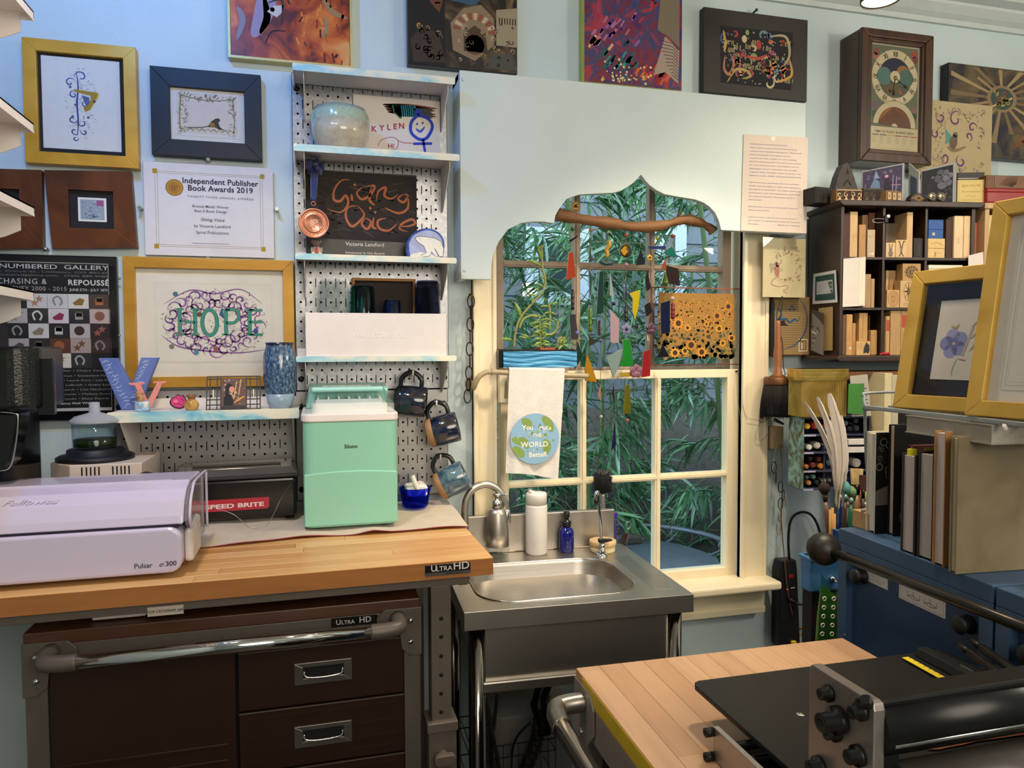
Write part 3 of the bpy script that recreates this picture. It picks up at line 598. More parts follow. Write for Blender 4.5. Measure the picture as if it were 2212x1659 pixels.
# == pegboards and metal shelves
galv=MR('galvanised_steel',[(.3,'8c8e90'),(.5,'98999b'),(.7,'a6a8a8')],90,.38,4,.3,typ='noise',metal=.85,bump=0)
sheet=M('brushed_pegboard_steel','a4a2a0',.36,.65,var=.05,scale=8)
powder=M('white_powder_coat','e4dcd6',.4,var=.02)
marble=MR('blue_cloud_tape',[(.3,'5ab0cc'),(.42,'9ccdd6'),(.55,'e0dfcc'),(.7,'efe6cc')],9,.4,3,.8,bump=0,stretch=(1,1,2))
IN=.0254
def pegboard(label,x0,x1,z0,z1,X0,Z0,so,Y=-.02,m=galv):
 t=T('pegboard',label,'pegboard',((x0+x1)/2,0,z0));g=G()
 def rect(a,b,c,d):g.add([(a,Y,b),(c,Y,b),(c,Y,d),(a,Y,d)],[(0,1,2,3)],False)
 oc=[(math.cos(k*PI/4),math.sin(k*PI/4)) for k in range(8)]
 i0=math.ceil((x0+.012-X0)/IN);i1=math.floor((x1-.012-X0)/IN);j0=math.ceil((z0+.014-Z0)/IN);j1=math.floor((z1-.014-Z0)/IN)
 xa=X0+(i0-.25)*IN;xb=X0+(i1+.25)*IN;za=Z0+(j0-.5)*IN;zb=Z0+(j1+.5)*IN
 rect(x0,z0,xa,z1);rect(xb,z0,x1,z1);rect(xa,z0,xb,za);rect(xa,zb,xb,z1)
 h=IN/4;q=IN/2;r=.0031
 for i in range(i0,i1+1):
  for j in range(j0,j1+1):
   cx,cz=X0+i*IN,Z0+j*IN
   ou=[(h,0),(h,q),(0,q),(-h,q),(-h,0),(-h,-q),(0,-q),(h,-q)]
   g.add([(cx+a,Y,cz+b) for a,b in ou]+[(cx+a*r,Y,cz+b*r) for a,b in oc],[(k,(k+1) % 8,(k+1) % 8+8,k+8) for k in range(8)],False)
   if i < i1:
    sx=cx+q;a,b=cz-q,cz+q
    if (j-j0) % 2 == so:
     s0,s1=(a+.001,b-.001);w_=.0011
     g.add([(sx-h,Y,a),(sx+h,Y,a),(sx+h,Y,b),(sx-h,Y,b),(sx-w_,Y,s0),(sx+w_,Y,s0),(sx+w_,Y,s1),(sx-w_,Y,s1)],[(k,(k+1) % 4,(k+1) % 4+4,k+4) for k in range(4)],False)
    else:rect(sx-h,a,sx+h,b)
 O(g,'perforated_sheet',m,t)
 O(G().box(x0,Y,z0,x0+.0012,-.001,z1).box(x1-.0012,Y,z0,x1,-.001,z1).box(x0,Y,z1-.0012,x1,-.001,z1).box(x0,Y,z0,x1,-.001,z0+.0012),'flange',m,t)
 O(G().box(x0+.002,-.004,z0+.002,x1-.002,-.001,z1-.002),'hole_shade_sheet',M('hole_shade','141414',.9),t)  # added dark sheet: the shade behind the holes put into its colour
 for x in (x0+.012,x1-.012):
  for z in (z0+.03,z1-.04):O(G().lathe([(.007,0),(.008,.001),(.004,.003),(.0,.003)],14,(x,Y,z),(0,-1,0)),'mounting_screw',M('black_iron'),t)
 return t
jz=aY(800,842,-.02).z
pegboard('tall galvanised pegboard behind the column of marbled shelves',aY(635,500,-.02).x,aY(967,500,-.02).x,jz+.001,aY(640,157,-.02).z,-.0149,2.140,0)
pegboard('steel pegboard behind the mint ice maker and hanging mugs',aY(640,950,-.02).x,aY(968,950,-.02).x,1.06,jz-.001,aY(870.5,912,-.02).x,aY(870,912,-.02).z,1,m=sheet)
pegboard('steel pegboard behind the black ultrasonic cleaner',aY(248,950,-.02).x,aY(639,950,-.02).x,1.06,aY(400,842,-.02).z,aY(315.7,924.5,-.02).x,aY(315.7,924.5,-.02).z,1,m=sheet)
def shelf(label,tl,tr,lip,Y,brk,bh=.10):
 """tl/tr: pixels of the top corners of the front edge"""
 a=aY(*tl,Y);b=aY(*tr,Y);z1=(a.z+b.z)/2;z0=z1-lip;x0,x1=a.x,b.x
 t=T('metal_shelf',label,'shelf',((x0+x1)/2,-.02,z0),group=None)
 O(G().box(x0,Y+.001,z1-.004,x1,-.021,z1-.002).box(x0,-.0225,z1-.004,x1,-.021,z1+.02).box(x0,Y+.001,z0,x0+.0012,-.021,z1-.002),'deck',powder,t)
 O(G().prism(rrect(x0-.001,z0,x1+.001,z1,.004),Y-.0012,Y+.001),'front_edge',marble,t)
 for px_ in brk:
  x=aY(px_[0],px_[1],Y+.02).x
  O(G().ext([(x,-.021,z1-.005),(x,Y+.012,z1-.005),(x,Y+.012,z1-.03),(x,-.021-.02,z1-bh),(x,-.021,z1-bh)],(.0016,0,0)),'bracket',powder,t)
 return z1-.002
S1=shelf('topmost marbled edge shelf of the pegboard column, empty on top',(632,135),(982,168.7),.017,-.15,((655,160),(966,190)))
S2=shelf('marbled edge shelf holding the ceramic bowl and a child drawing',(634.7,307.4),(991.9,335.8),.017,-.165,((656,330),(970,360)),.12)
S3=shelf('marbled edge shelf holding the dark art book and bronze medal',(638.6,543.2),(985.3,560.7),.0145,-.15,((657,570),(966,580)))
S4=shelf('marbled edge shelf below the white bin of glasses',(639.8,767.6),(985.2,770),.014,-.15,((659,790),(966,790)))
S5=shelf('low wide marbled edge shelf holding letters, figurine and blue vase',(232,893),(645,880),.024,-.19,((262,915),(632,905)),.16)
# things on the shelves
bowl_m=MR('celadon_glaze',[(.3,'b0a58f'),(.5,'bdb39c'),(.72,'c9c0aa')],60,.18,4,.4,bump=.1,coat=.5)
bowl_r=MR('teal_rim_glaze',[(.35,'bfb7a0'),(.5,'a9bba6'),(.65,'86b0a6')],220,.15,4,.6,bump=.1,coat=.5)
c=aY(736,315,-.095);r_=(aY(800,280,-.095).x-aY(672,280,-.095).x)/2;zt=aY(736,240,-.095).z
t=T('ceramic_bowl','round celadon ceramic bowl with a teal crackled rim','bowl',(c.x,-.095,S2))
H=zt-S2
O(G().lathe([(r_*.55,S2),(r_*.75,S2+.012),(r_*.95,S2+H*.4),(r_,S2+H*.68)],36,(c.x,-.095,0)),'body',bowl_m,t)
O(G().lathe([(r_,S2+H*.68),(r_*.99,S2+H*.85),(r_*.9,S2+H),(r_*.84,S2+H*.97),(r_*.9,S2+H*.7),(r_*.7,S2+.02),(0,S2+.015)],36,(c.x,-.095,0),cap=False),'rim',bowl_r,t)
# child's drawing
a=R4(763,203,951,330,-.032);a=(a[0],S2,a[2],a[3]);t=T('child_drawing','childs marker drawing of a smiling blue stick person under a rainbow','drawing',((a[0]+a[2])/2,-.03,S2))
O(G().box(a[0],-.031,a[1],a[2],-.0295,a[3]),'paper',M('drawing_paper','d9d0c8',.8,var=.02),t)
d=D(a[0],a[1],a[2]-a[0],a[3]-a[1],-.0312);rk=random.Random(2)
YB=proj(V(((a[0]+a[2])/2,-.03,S2)))[1];BX=lambda x,y:((x-763)/188,(YB-y+(x-857)*.06)/(YB-210))
for i in range(9):d.line([BX(826+i*1.5,222+i*2.2+rk.random()*4),BX(880,226+i*2.4),BX(930+rk.random()*14,232+i*2.6)],.035,rk.choice(['7a3a24','5a2c20','6a3020','4a3a34']),True,3)
d.up()
for i in range(5):d.line([BX(848+i*3,226),BX(852+i*3,243+i*3)],.03,'1f7a4a')
for i in range(8):d.line([BX(862+i*4.5,226),BX(864+i*4.5,251)],.035,['2a8fa0','2a7ab0','1f9a90'][i % 3])
for i in range(7):d.line([BX(896+i*5,232),BX(900+i*5,250)],.03,'4a4a52')
for s_,x in (('K',806),('Y',823),('L',838),('E',852),('N',866)):d.text(s_,*BX(x,284-(x-806)*.12),.0145,'b03a48',bold=.045)
d.up();BL='1f3fb8'
d.line([BX(903,246),BX(888,262),BX(887,285),BX(905,300),BX(922,296),BX(934,272),BX(925,255),BX(903,246)],.036,BL,False,5)
d.disc(*BX(902,240),.035,BL,10);d.line([BX(913,300),BX(917,328)],.03,BL);d.line([BX(891,310),BX(933,309)],.03,BL)
d.up();d.line([BX(898,268),BX(902,265)],.02,BL);d.line([BX(911,266),BX(914,262)],.02,BL);d.line([BX(897,276),BX(907,283),BX(917,272)],.03,'3a5ab8',True,4)
d.line([BX(815,315),BX(822,302),BX(846,296),BX(858,304),BX(855,320),BX(838,326)],.008,'b86a78',False,5);d.line([BX(858,303),BX(870,308),BX(890,309)],.009,'b86a78');d.text('HI',*BX(842,320),.012,'b04a58',bold=.03)
O(d,'marker_drawing',PR,t)
# dark art book
a=R4(659,365,901,552,-.05);a=(a[0],S3,a[2],a[3]);t=T('art_book','large dark art book with copper lettering standing on the shelf','book',((a[0]+a[2])/2,-.04,S3))
O(G().box(a[0],-.052,a[1],a[2],-.05,a[3]).box(a[0],-.034,a[1],a[2],-.032,a[3]).box(a[0],-.052,a[1],a[0]+.002,-.032,a[3]),'cover',M('book_black_cover','17130f',.35),t,bev=.0005)
O(G().box(a[0]+.003,-.0495,a[1]+.003,a[2]-.003,-.0345,a[3]-.003),'pages',M('book_pages','d8cfb8',.8,scale=80,stretch=(1,20,1)),t)
YK=proj(V(((a[0]+a[2])/2,-.05,S3)))[1];BU=lambda x,y:((x-659)/(901-659),(YK-y+(x-780)*.04)/(YK-372))
d=D(a[0],a[1],a[2]-a[0],a[3]-a[1],-.0522);d.poly([(0,.24),(1,.22),(1,.985),(0,.99)],'1e1611');d.up()
for i in range(120):
 u,v=rk.uniform(.03,.93),rk.uniform(.3,.94);an=rk.uniform(-.9,.5);L_=rk.uniform(.05,.13)
 d.line([(u,v),(min(.98,u+L_*.5),v+L_*.4*math.sin(an)),(min(.99,u+L_),max(.24,v+L_*math.sin(an)))],rk.uniform(.006,.018),rk.choice(['3a2c22','2c221a','48382a','110c09']),True)
d.up();CO='b0643e';Z3=lambda x,y:BU(600+x/3.317,100+y/3.317)
for w_,h in ((.030,'5a2a18'),(.021,CO)):
 for p in ([(515,960),(450,965),(400,1030),(395,1100),(440,1110),(480,1070),(495,1130),(440,1190),(345,1165)],[(520,1060),(525,1110)],[(600,1010),(560,1050),(590,1095),(650,1070),(690,1000),(600,1010)],[(665,1010),(650,1100),(690,1140)],[(700,1110),(715,1040),(770,1010),(760,1070),(810,1090),(860,1060)],[(900,1055),(860,1090),(900,1115),(935,1070),(900,1055)],[(935,1070),(930,1160),(860,1195),(760,1155)],
   [(560,1140),(490,1160),(480,1230),(520,1290),(580,1250),(610,1200),(560,1140)],[(620,1230),(590,1270),(630,1310),(660,1260),(620,1230)],[(680,1225),(670,1290),(700,1310)],[(770,1230),(710,1250),(720,1305),(790,1320),(850,1270)],[(860,1290),(930,1290),(985,1270),(960,1240),(890,1270),(870,1310),(930,1330)]):
  d.line([Z3(*q) for q in p],w_,h,True,5)
 d.up()
for x,y in ((545,995),(675,1000),(655,1160),(690,1190)):u,v=Z3(x,y);d.poly([(u-.014,v),(u,v-.02),(u+.014,v),(u,v+.02)],CO)
d.text('Victoria Lansford',*BU(785,532),.0095,'d8ccc0',bold=.02,space=1.05);d.text('Introduction by Nick Bantock',*BU(785,549),.0056,'d8ccc0',bold=.02,space=1.05)
O(d,'cover_print',PR,t)
# medal on a blue ribbon, hanging from a peg
blue_rib=M('navy_ribbon','17265e',.6,var=.25,scale=60,sheen=.3)
bronze=M('polished_bronze','c8866a',.42,.8,var=.12,scale=150,bump=.3)
p0=aY(680,352,-.06);pm=aY(678,482,-.165);t=T('bronze_medal','bronze award medal hanging from a bunched navy ribbon','medal',(pm.x,-.165,aY(678,516,-.165).z))
g=G();
for k in range(5):
 an=k*1.25;g.tube(smooth_path([(p0.x,-.06,p0.z),(p0.x+.018*math.cos(an),-.08-.008*k,p0.z-.012+.012*math.sin(an)),(p0.x+.012*math.cos(an+1),-.085,p0.z-.03),(p0.x+.003,-.08,p0.z-.022)],5),[.003]+[.0065]*14+[.003],6)
for dx in (-.004,.004):g.tube(smooth_path([(p0.x+dx,-.075,p0.z-.01),(p0.x-.002+dx,-.11,p0.z-.05),(pm.x+dx*.4,-.155,aY(678,432,-.16).z)],5),.005,6)
O(g,'ribbon',blue_rib,t)
q=aY(677,440,-.163);O(G().tube([(q.x+.005*math.cos(k*PI/6),-.163,q.z+.005*math.sin(k*PI/6)) for k in range(12)],.0009,6,True),'ring',bronze,t)
R_=.036;O(G().lathe([(R_*.97,-.0025),(R_,0),(R_*.97,.002),(R_*.9,.002),(R_*.88,.0008),(R_*.62,.0008),(R_*.6,.0018),(R_*.56,.0018),(R_*.54,.0008),(0,.0008)],48,pm,(0,-1,0)),'disc',bronze,t)
g=G();
for k in range(40):a_=k*2*PI/40;g.ball((pm.x+R_*.75*math.cos(a_),pm.y-.001,pm.z+R_*.75*math.sin(a_)),.0014,6)
O(g,'raised_lettering_band',bronze,t,kind='stuff')
d=D(pm.x,pm.z,1,1,pm.y-.0022);d.text('IP',0,-.009,.018,'c89a7c',bold=.03);O(d,'monogram',PRG,t)
# little dog figurine and polar bear
fig=M('ivory_resin','cdbfae',.5);fig2=M('grey_resin','7a6a60',.5);redm=M('red_enamel','b02a24',.4)
p=aY(684,543,-.13);z=S3;t=T('dog_figurine','tiny ivory dog figurine with a red tie beside the book','figurine',(p.x,-.13,z))
O(G().ball((p.x,-.13,z+.012),.011,12,(1,.8,1.15)).ball((p.x-.008,-.138,z+.004),.005).ball((p.x+.008,-.138,z+.004),.005).ball((p.x-.011,-.132,z+.014),.004,8,(.8,.8,1.8)).ball((p.x+.011,-.132,z+.014),.004,8,(.8,.8,1.8)),'body',fig,t)
O(G().ball((p.x,-.133,z+.030),.009,12).ball((p.x,-.141,z+.027),.0045,8),'head',fig2,t)
for s_ in (-1,1):O(G().ball((p.x+s_*.009,-.132,z+.034),.004,8,(1,.5,1.4)),'ear',fig2,t)
O(G().ext([(p.x-.0025,-.142,z+.02),(p.x+.0025,-.142,z+.02),(p.x+.004,-.142,z+.008),(p.x,-.142,z+.004),(p.x-.004,-.142,z+.008)],(0,.003,0)),'tie',redm,t)
a=R4(876,492,960,556,-.12);t=T('bear_ornament','domed blue and white pottery ornament painted with a polar bear','ornament',((a[0]+a[2])/2,-.12,S3))
cx=(a[0]+a[2])/2;rw=(a[2]-a[0])/2;hh=a[3]-S3
dome=[(cx+rw*math.cos(k*PI/20-.12)*(1 if 0 < k < 20 else .93),S3+max(0,(hh*.42+hh*.58*math.sin(k*PI/20-.0)))) for k in range(21)]
dome=[(cx+rw*.86,S3),(cx+rw*.97,S3+hh*.25)]+dome[1:-1]+[(cx-rw*.97,S3+hh*.25),(cx-rw*.86,S3)]
O(G().prism(dome,-.13,-.095),'body',MR('blue_white_pottery',[(.35,'2a4690'),(.5,'4a68b0'),(.62,'6a84bc')],14,.25,5,1,bump=.1,coat=.4),t,bev=.006,seg=3)
BE=lambda x,y:((600+x/3.317-876)/84,(556-(100+y/3.317))/64)
d=D(a[0],S3,a[2]-a[0],hh,-.1305);d.poly([(.1,.02),(.1,.12),(.35,.22),(.6,.16),(.92,.05),(.9,.02)],'dcd8cc');d.up()
bear=[(975,1370),(1000,1400),(1040,1425),(1060,1470),(1020,1490),(1045,1498),(1085,1492),(1095,1460),(1120,1490),(1145,1498),(1135,1470),(1120,1440),(1150,1490),(1178,1496),(1185,1440),(1165,1390),(1120,1368),(1060,1362),(1015,1360)]
d.poly([BE(*q) for q in bear],'e6e2d6');d.up();d.line([BE(*q) for q in bear+bear[:1]],.016,'2a3050');d.disc(*BE(1012,1376),.012,'20243a',6)
O(d,'painted_bear',PRG,t)
# white bin with drinking glasses
a=R4(658.5,675,966,765.5,-.14);BZ=aY(660,765,-.14).z;t=T('storage_bin','white metal storage bin with embossed lettering holding drinking glasses','bin',((a[0]+a[2])/2,-.08,S4))
g=G().box(a[0],-.14,S4,a[2],-.138,a[3]).box(a[0],-.03,S4,a[2],-.028,a[3]).box(a[0],-.14,S4,a[0]+.002,-.028,a[3]).box(a[2]-.002,-.14,S4,a[2],-.028,a[3]).box(a[0],-.14,S4,a[2],-.028,S4+.002)
O(g,'body',powder,t,bev=.0008)
d=D(a[0],S4,a[2]-a[0],a[3]-S4,-.1402);d.text('WALL CONTROL',.515,.43,.0115,'cfc6c0',bold=.02,space=1.05);d.up();d.text('WALL CONTROL',.512,.445,.0115,'f4ece6',bold=.02,space=1.05);O(d,'shaded_lettering',PRG,t)  # relief shade and highlight put into two offset flat letterings
def tumbler(name,label,cx,w_top,w_bot,ytop,mat,Y=-.085,ribs=0,inv=True):
 p=aY(cx,ytop,Y);r1=abs(aY(cx+w_top/2,ytop,Y).x-p.x);r2=abs(aY(cx+w_bot/2,ytop,Y).x-p.x);z0=S4+.003;h=p.z-z0
 t=T(name,label,'glass',(p.x,Y,z0))
 prof=[(r2,0),(r2*.98,h*.3),(r1*1.04,h*.95),(r1*.9,h),(r1*.85,h-.004),(r2*.92,h*.3),(r2*.93,0)]
 O(G().lathe(prof,12 if ribs else 28,(p.x,Y,z0),smooth=not ribs,cap=False),'body',mat,t)
 O(G().lathe([(r1*.86,h-.008),(r1*.88,h-.003),(0,h-.003)],20,(p.x,Y,z0),cap=False),'base',mat,t)
gl=lambda n,h:M(n,h,.03,var=.02,trans=1,ior=1.08)
tumbler('drinking_glass','clear ribbed tumbler upside down at the left of the bin',720,62,82,606,gl('clear_glass','f4f6f6'),ribs=1)
tumbler('drinking_glass','teal glass tumbler upside down in the bin',783,50,58,616,gl('teal_glass','9cdce2'),Y=-.065)
tumbler('drinking_glass','short blue glass upside down in the bin',847,36,48,648,gl('blue_glass','9cc4f2'),Y=-.10)
tumbler('drinking_glass','dark smoky faceted tumbler upside down at the right of the bin',923,50,62,607,gl('smoky_glass','a6a8ba'),ribs=1)
p=aY(852,676,-.07);g=G().lathe([(.036,-.002),(.037,0),(.0,.004),(.0,.003)],30,(p.x,-.066,S4+.045),(0,-1,0),cap=False);tag(O(g,'glass_plate',gl('clear_glass','f4f6f6')),'small clear glass plate standing on edge behind the blue glass','plate')
a=R4(760,600,898,672,-.045);t=T('cardboard_frame','open dark cardboard box lid leaning behind the glasses','box',((a[0]+a[2])/2,-.045,S4));O(ring(G(),a[0],S4+.003,a[2],a[3],.007,-.05,-.03),'rim',M('kraft_card','a8794a',.8),t);O(G().box(a[0]+.007,-.034,S4+.01,a[2]-.007,-.031,a[3]-.007),'inside',M('dark_brown_card','2a1e18',.7),t)
# low shelf: letters, figurine, vase, photo frame
script=MR('blue_script_paper',[(.3,'4a62a8'),(.7,'6a80bc')],6,.6,3,.5,bump=0)
VQ=lambda x,y,Y:(lambda p:(p.x,p.z))(aY(x,y,Y))
def letterV(name,label,pts,Y0,Y1,m,scr=None):
 q=[VQ(x,y,Y0) for x,y in pts];zmin=min(z for _,z in q);q=[(x,z-zmin+S5) for x,z in q]
 t=T(name,label,'letter',(sum(x for x,_ in q)/len(q),Y0,S5));O(G().prism(q,Y0,Y1),'body',m,t,bev=.0012)
 if scr:
  d=D(0,0,1,1,Y0-.0004);rs=random.Random(8)
  for (xa,ya),(xb,yb) in scr:
   for i in range(13):
    f=(i+.5)/13;x=xa+(xb-xa)*f+rs.uniform(-6,2);y=ya+(yb-ya)*f
    pts_=[(x+j*2.6,y-j*.8+rs.uniform(-3,3)) for j in range(7)]
    d.line([(lambda p:(p[0],p[1]-zmin+S5))(VQ(a_,b_,Y0)) for a_,b_ in pts_],.0011,'d4dcf0',True,3)
  O(d,'handwriting',PR,t)
letterV('wooden_letter','large blue letter V covered with white handwriting',[(212,772),(251,772),(284,832),(305,771),(342,771),(296,884),(262,884)],-.10,-.078,script,[((222,778),(272,880)),((308,778),(282,870))])
pinkm=M('salmon_pink_paint','dd8e82',.5)
letterV('wooden_letter','small salmon pink letter V with serifs behind the mouse figurine',[(277,822),(312,820),(312,824),(304,827),(318,862),(338,822),(330,823),(330,819),(358,818),(358,822),(350,824),(324,880),(314,882),(291,828),(279,826)],-.135,-.127,pinkm)
p=aY(308,882,-.155);x,z=p.x,S5;t=T('mouse_figurine','little mouse figurine peeking out of a blue and white teacup','figurine',(x,-.155,z))
O(G().lathe([(.011,0),(.015,.003),(.017,.018),(.016,.024),(.014,.022)],20,(x,-.155,z)),'cup',MR('cup_glaze',[(.4,'8ab0d0'),(.5,'d8d8c8'),(.6,'e8e0cc')],30,.3,3,1,bump=0),t)
O(G().ball((x-.004,-.155,z+.03),.009,12,(1,.9,1.2)).ball((x-.007,-.163,z+.036),.004,8),'body',M('mouse_tan','b88a5c',.7),t)
for s_ in (-1,1):O(G().ball((x-.004+s_*.006,-.155,z+.042),.0035,8,(1,.4,1)),'ear',M('mouse_tan'),t)
O(G().ball((x+.006,-.166,z+.006),.009,10,(1.3,.6,.6)).ball((x-.006,-.168,z+.004),.007,10,(1.4,.6,.5)),'cloth',M('pale_blue_resin','8fb4d0',.5),t)
p=aY(388,878,-.11);x,z=p.x,S5;t=T('cutout_card','pink cartoon animal cut out card standing behind the ochre vase','card',(x,-.11,z))
out=[(.019*math.cos(k*PI/9)*(1.15 if 6 < k < 13 else .9),.018+.016*math.sin(k*PI/9)+(.004 if k in (3,5) else 0)) for k in range(18)]
O(G().prism([(x+a_,z+b_-.001) for a_,b_ in out],-.111,-.1095),'card',M('black_card','18141a',.7),t)
d=D(x,z,1,1,-.1112);d.poly([(a_*.86,.0025+b_*.85) for a_,b_ in out],'d8407e');d.up();d.disc(-.008,.02,.005,'e87aa8',10,ry=.004);d.line([(-.014,.012),(-.002,.014),(.006,.01)],.0015,'7a1e44');d.line([(.002,.028),(.01,.02)],.0012,'7a1e44');d.disc(-.004,.026,.0012,'18141a',6);O(d,'print',PR,t)
p=aY(414,880,-.15);x,z=p.x,S5;t=T('bud_vase','small ochre pottery bud vase with a flared brown neck','vase',(x,-.15,z))
O(G().lathe([(.010,0),(.015,.006),(.017,.013),(.013,.021),(.008,.026)],24,(x,-.15,z)),'body',MR('ochre_glaze',[(.35,'9a7030'),(.5,'c09a4c'),(.7,'d0b068')],30,.3,4,.5,bump=.1),t);O(G().lathe([(.008,.026),(.0085,.03),(.012,.037),(.010,.037),(.007,.03)],24,(x,-.15,z),cap=False),'neck',M('brown_glaze','8a5c34',.3),t)
p=aY(606,880,-.14);x,z=p.x,S5;k=abs(aY(642,800,-.14).x-aY(568,800,-.14).x)/2;h=aY(606,740,-.14).z-z;t=T('pottery_vase','tall mottled blue pottery vase with a grey bare foot','vase',(x,-.14,z))
vb=MR('mottled_blue_glaze',[(.32,'1f3150'),(.46,'35506f'),(.56,'55728c'),(.7,'8aa0ae')],240,.16,5,.2,bump=.1,coat=.6,stretch=(1,1,.5))
O(G().lathe([(k*.62,0),(k*.75,h*.08),(k*.86,h*.22)],40,(x,-.14,z)),'foot',MR('grey_blue_glaze',[(.35,'7f97a8'),(.6,'a0b4c0')],20,.3,4,.6,bump=.1),t)
O(G().lathe([(k*.86,h*.22),(k*.98,h*.45),(k,h*.66),(k*.93,h*.84),(k*.82,h*.92),(k*.8,h*.955)],40,(x,-.14,z),cap=False),'body',vb,t)
O(G().lathe([(k*.8,h*.955),(k*.84,h),(k*.78,h),(k*.74,h*.93),(k*.85,h*.6),(k*.6,h*.06),(0,h*.05)],40,(x,-.14,z),cap=False),'rim',M('dark_blue_glaze','16203a',.2,coat=.5),t)
# leaning wrought photo frame with glass panels
a0=aY(446,878,-.165);b0=aY(562,882,-.165);w_=b0.x-a0.x;t=T('photo_frame','leaning black leaded glass frame holding a photo of a dark haired woman','photo',(a0.x+w_/2,-.165,S5+.001),rot=(-.38,0,math.radians(2)))
iron=M('black_iron');hF=.083;g=G();X=lambda u:-w_/2+u*w_
for u in (0,.06,.19,.26,.74,.81,.94,1):g.box(X(u)-.0012,-.001,0,X(u)+.0012,.001,hF)
for v in (0,.14,.3,.62,.92,1):
 g.box(X(0),-.001,v*hF-.0011,X(.26),.001,v*hF+.0011).box(X(.74),-.001,v*hF-.0011,X(1),.001,v*hF+.0011)
g.box(X(.26),-.001,hF-.0012,X(.74),.001,hF+.0012).box(X(.26),-.001,.92*hF-.001,X(.74),.001,.92*hF+.001)
O(g,'lattice',iron,t,local=True)
O(G().box(X(.27),-.003,0,X(.73),.001,.1*hF),'ledge',iron,t,local=True)
g=G()
for u in (.12,.875):g.box(X(u)-.0012,-.0006,.34*hF,X(u)+.0012,.0004,.6*hF)
O(g,'pale_glass_strip',M('pale_yellow_glass','d8dca0',.2),t,local=True)
d=D(X(.27),.1*hF,w_*.46,hF*.82,-.0012);rs=random.Random(4);d.rect(0,0,1,1,'6a4a40');d.up()
for i in range(60):d.disc(rs.uniform(.05,.95),rs.uniform(.05,.95),rs.uniform(.02,.06),rs.choice(['9a7a68','b89a80','7a5a58','4a3a40','c8a888','5a6a6a']),7)
d.up();d.poly([(.1,.02),(.1,.3),(.24,.45),(.4,.4),(.5,.2),(.48,.02)],'14161c');d.poly([(.14,.42),(.16,.75),(.3,.85),(.46,.78),(.42,.6),(.3,.5),(.26,.4)],'1a1c24');d.up();d.disc(.42,.6,.11,'d8907a',12,ry=.12);d.line([(.5,.25),(.62,.9)],.04,'d8b070');d.line([(.7,.4),(.8,.98)],.05,'c8a468');d.line([(.5,.1),(.75,.25),(.95,.35)],.08,'d89a4a',True,4)
O(d,'photo',PR,t,local=True)
# == mugs on pegs, chain, towel rail
def mug(label,c,tilt,ms,L=.082,R=.040,Y=-.085,hook=None):
 p=aY(*c,Y);t=T('pottery_mug',label,'mug',p,rot=(0,-math.radians(tilt),math.radians(-12)))
 ax=(1,0,0)
 O(G().lathe([(R*.78,-L/2),(R*.95,-L/2+.006),(R*1.02,0),(R,L/2-.003),(R*.95,L/2),(R*.9,L/2-.004),(R*.93,0),(R*.8,-L/2+.01),(0,-L/2+.008)],32,(0,0,0),ax,cap=False).lathe([(0,-L/2+.002),(R*.7,-L/2+.001),(R*.78,-L/2)],32,(0,0,0),ax,cap=False),'body',ms[0],t,local=True)
 O(G().lathe([(R*.8,-L/2-.0006),(R*.96,-L/2+.0055),(R*.985,-L/2+.016)],32,(0,0,0),ax,cap=False).lathe([(0,-L/2-.0006),(R*.8,-L/2-.0006)],32,(0,0,0),ax,cap=False),'bare_foot',ms[1],t,local=True)
 O(G().tube(smooth_path([(-L*.36,0,R*.92),(-L*.33,0,R*1.5),(-.004,0,R*1.9),(L*.26,0,R*1.55),(L*.3,0,R*.95)],6),.0062,8),'handle',ms[2],t,local=True)
 h=wm(t) @ V((-.002,0,R*1.9-.0075));g=G().tube([(h.x,-.02,h.z-.002),(h.x,h.y-.012,h.z-.002),(h.x,h.y-.016,h.z+.012)],.0022,8)
 tag(O(g,'peg_hook',powder),'white peg hook holding the '+hook,'hook')
gz=lambda n,a,b,c,d_:MR(n,[(.3,a),(.45,b),(.58,c),(.75,d_)],38,.12,7,.8,bump=.06,coat=.7)
drk=M('black_blue_glaze','12141c',.18,coat=.5);bare=M('bare_stoneware','a87c54',.6)
mug('dark blue and brown glazed mug hanging highest on the pegboard',(887,866),-6,(gz('night_glaze','0c0d12','16203a','242424','4a3e38'),drk,drk),hook='highest mug')
mug('navy and olive glazed mug hanging in the middle, overlapping the wall',(957,928),14,(gz('navy_olive_glaze','0f1015','17213f','2c2c28','54463a'),bare,drk),Y=-.10,hook='middle mug')
mug('mottled light blue glazed mug hanging lowest above the faucet',(976,1038),26,(gz('sky_mottle_glaze','2a4054','45606f','627c88','6a5c4c'),bare,drk),hook='lowest mug')
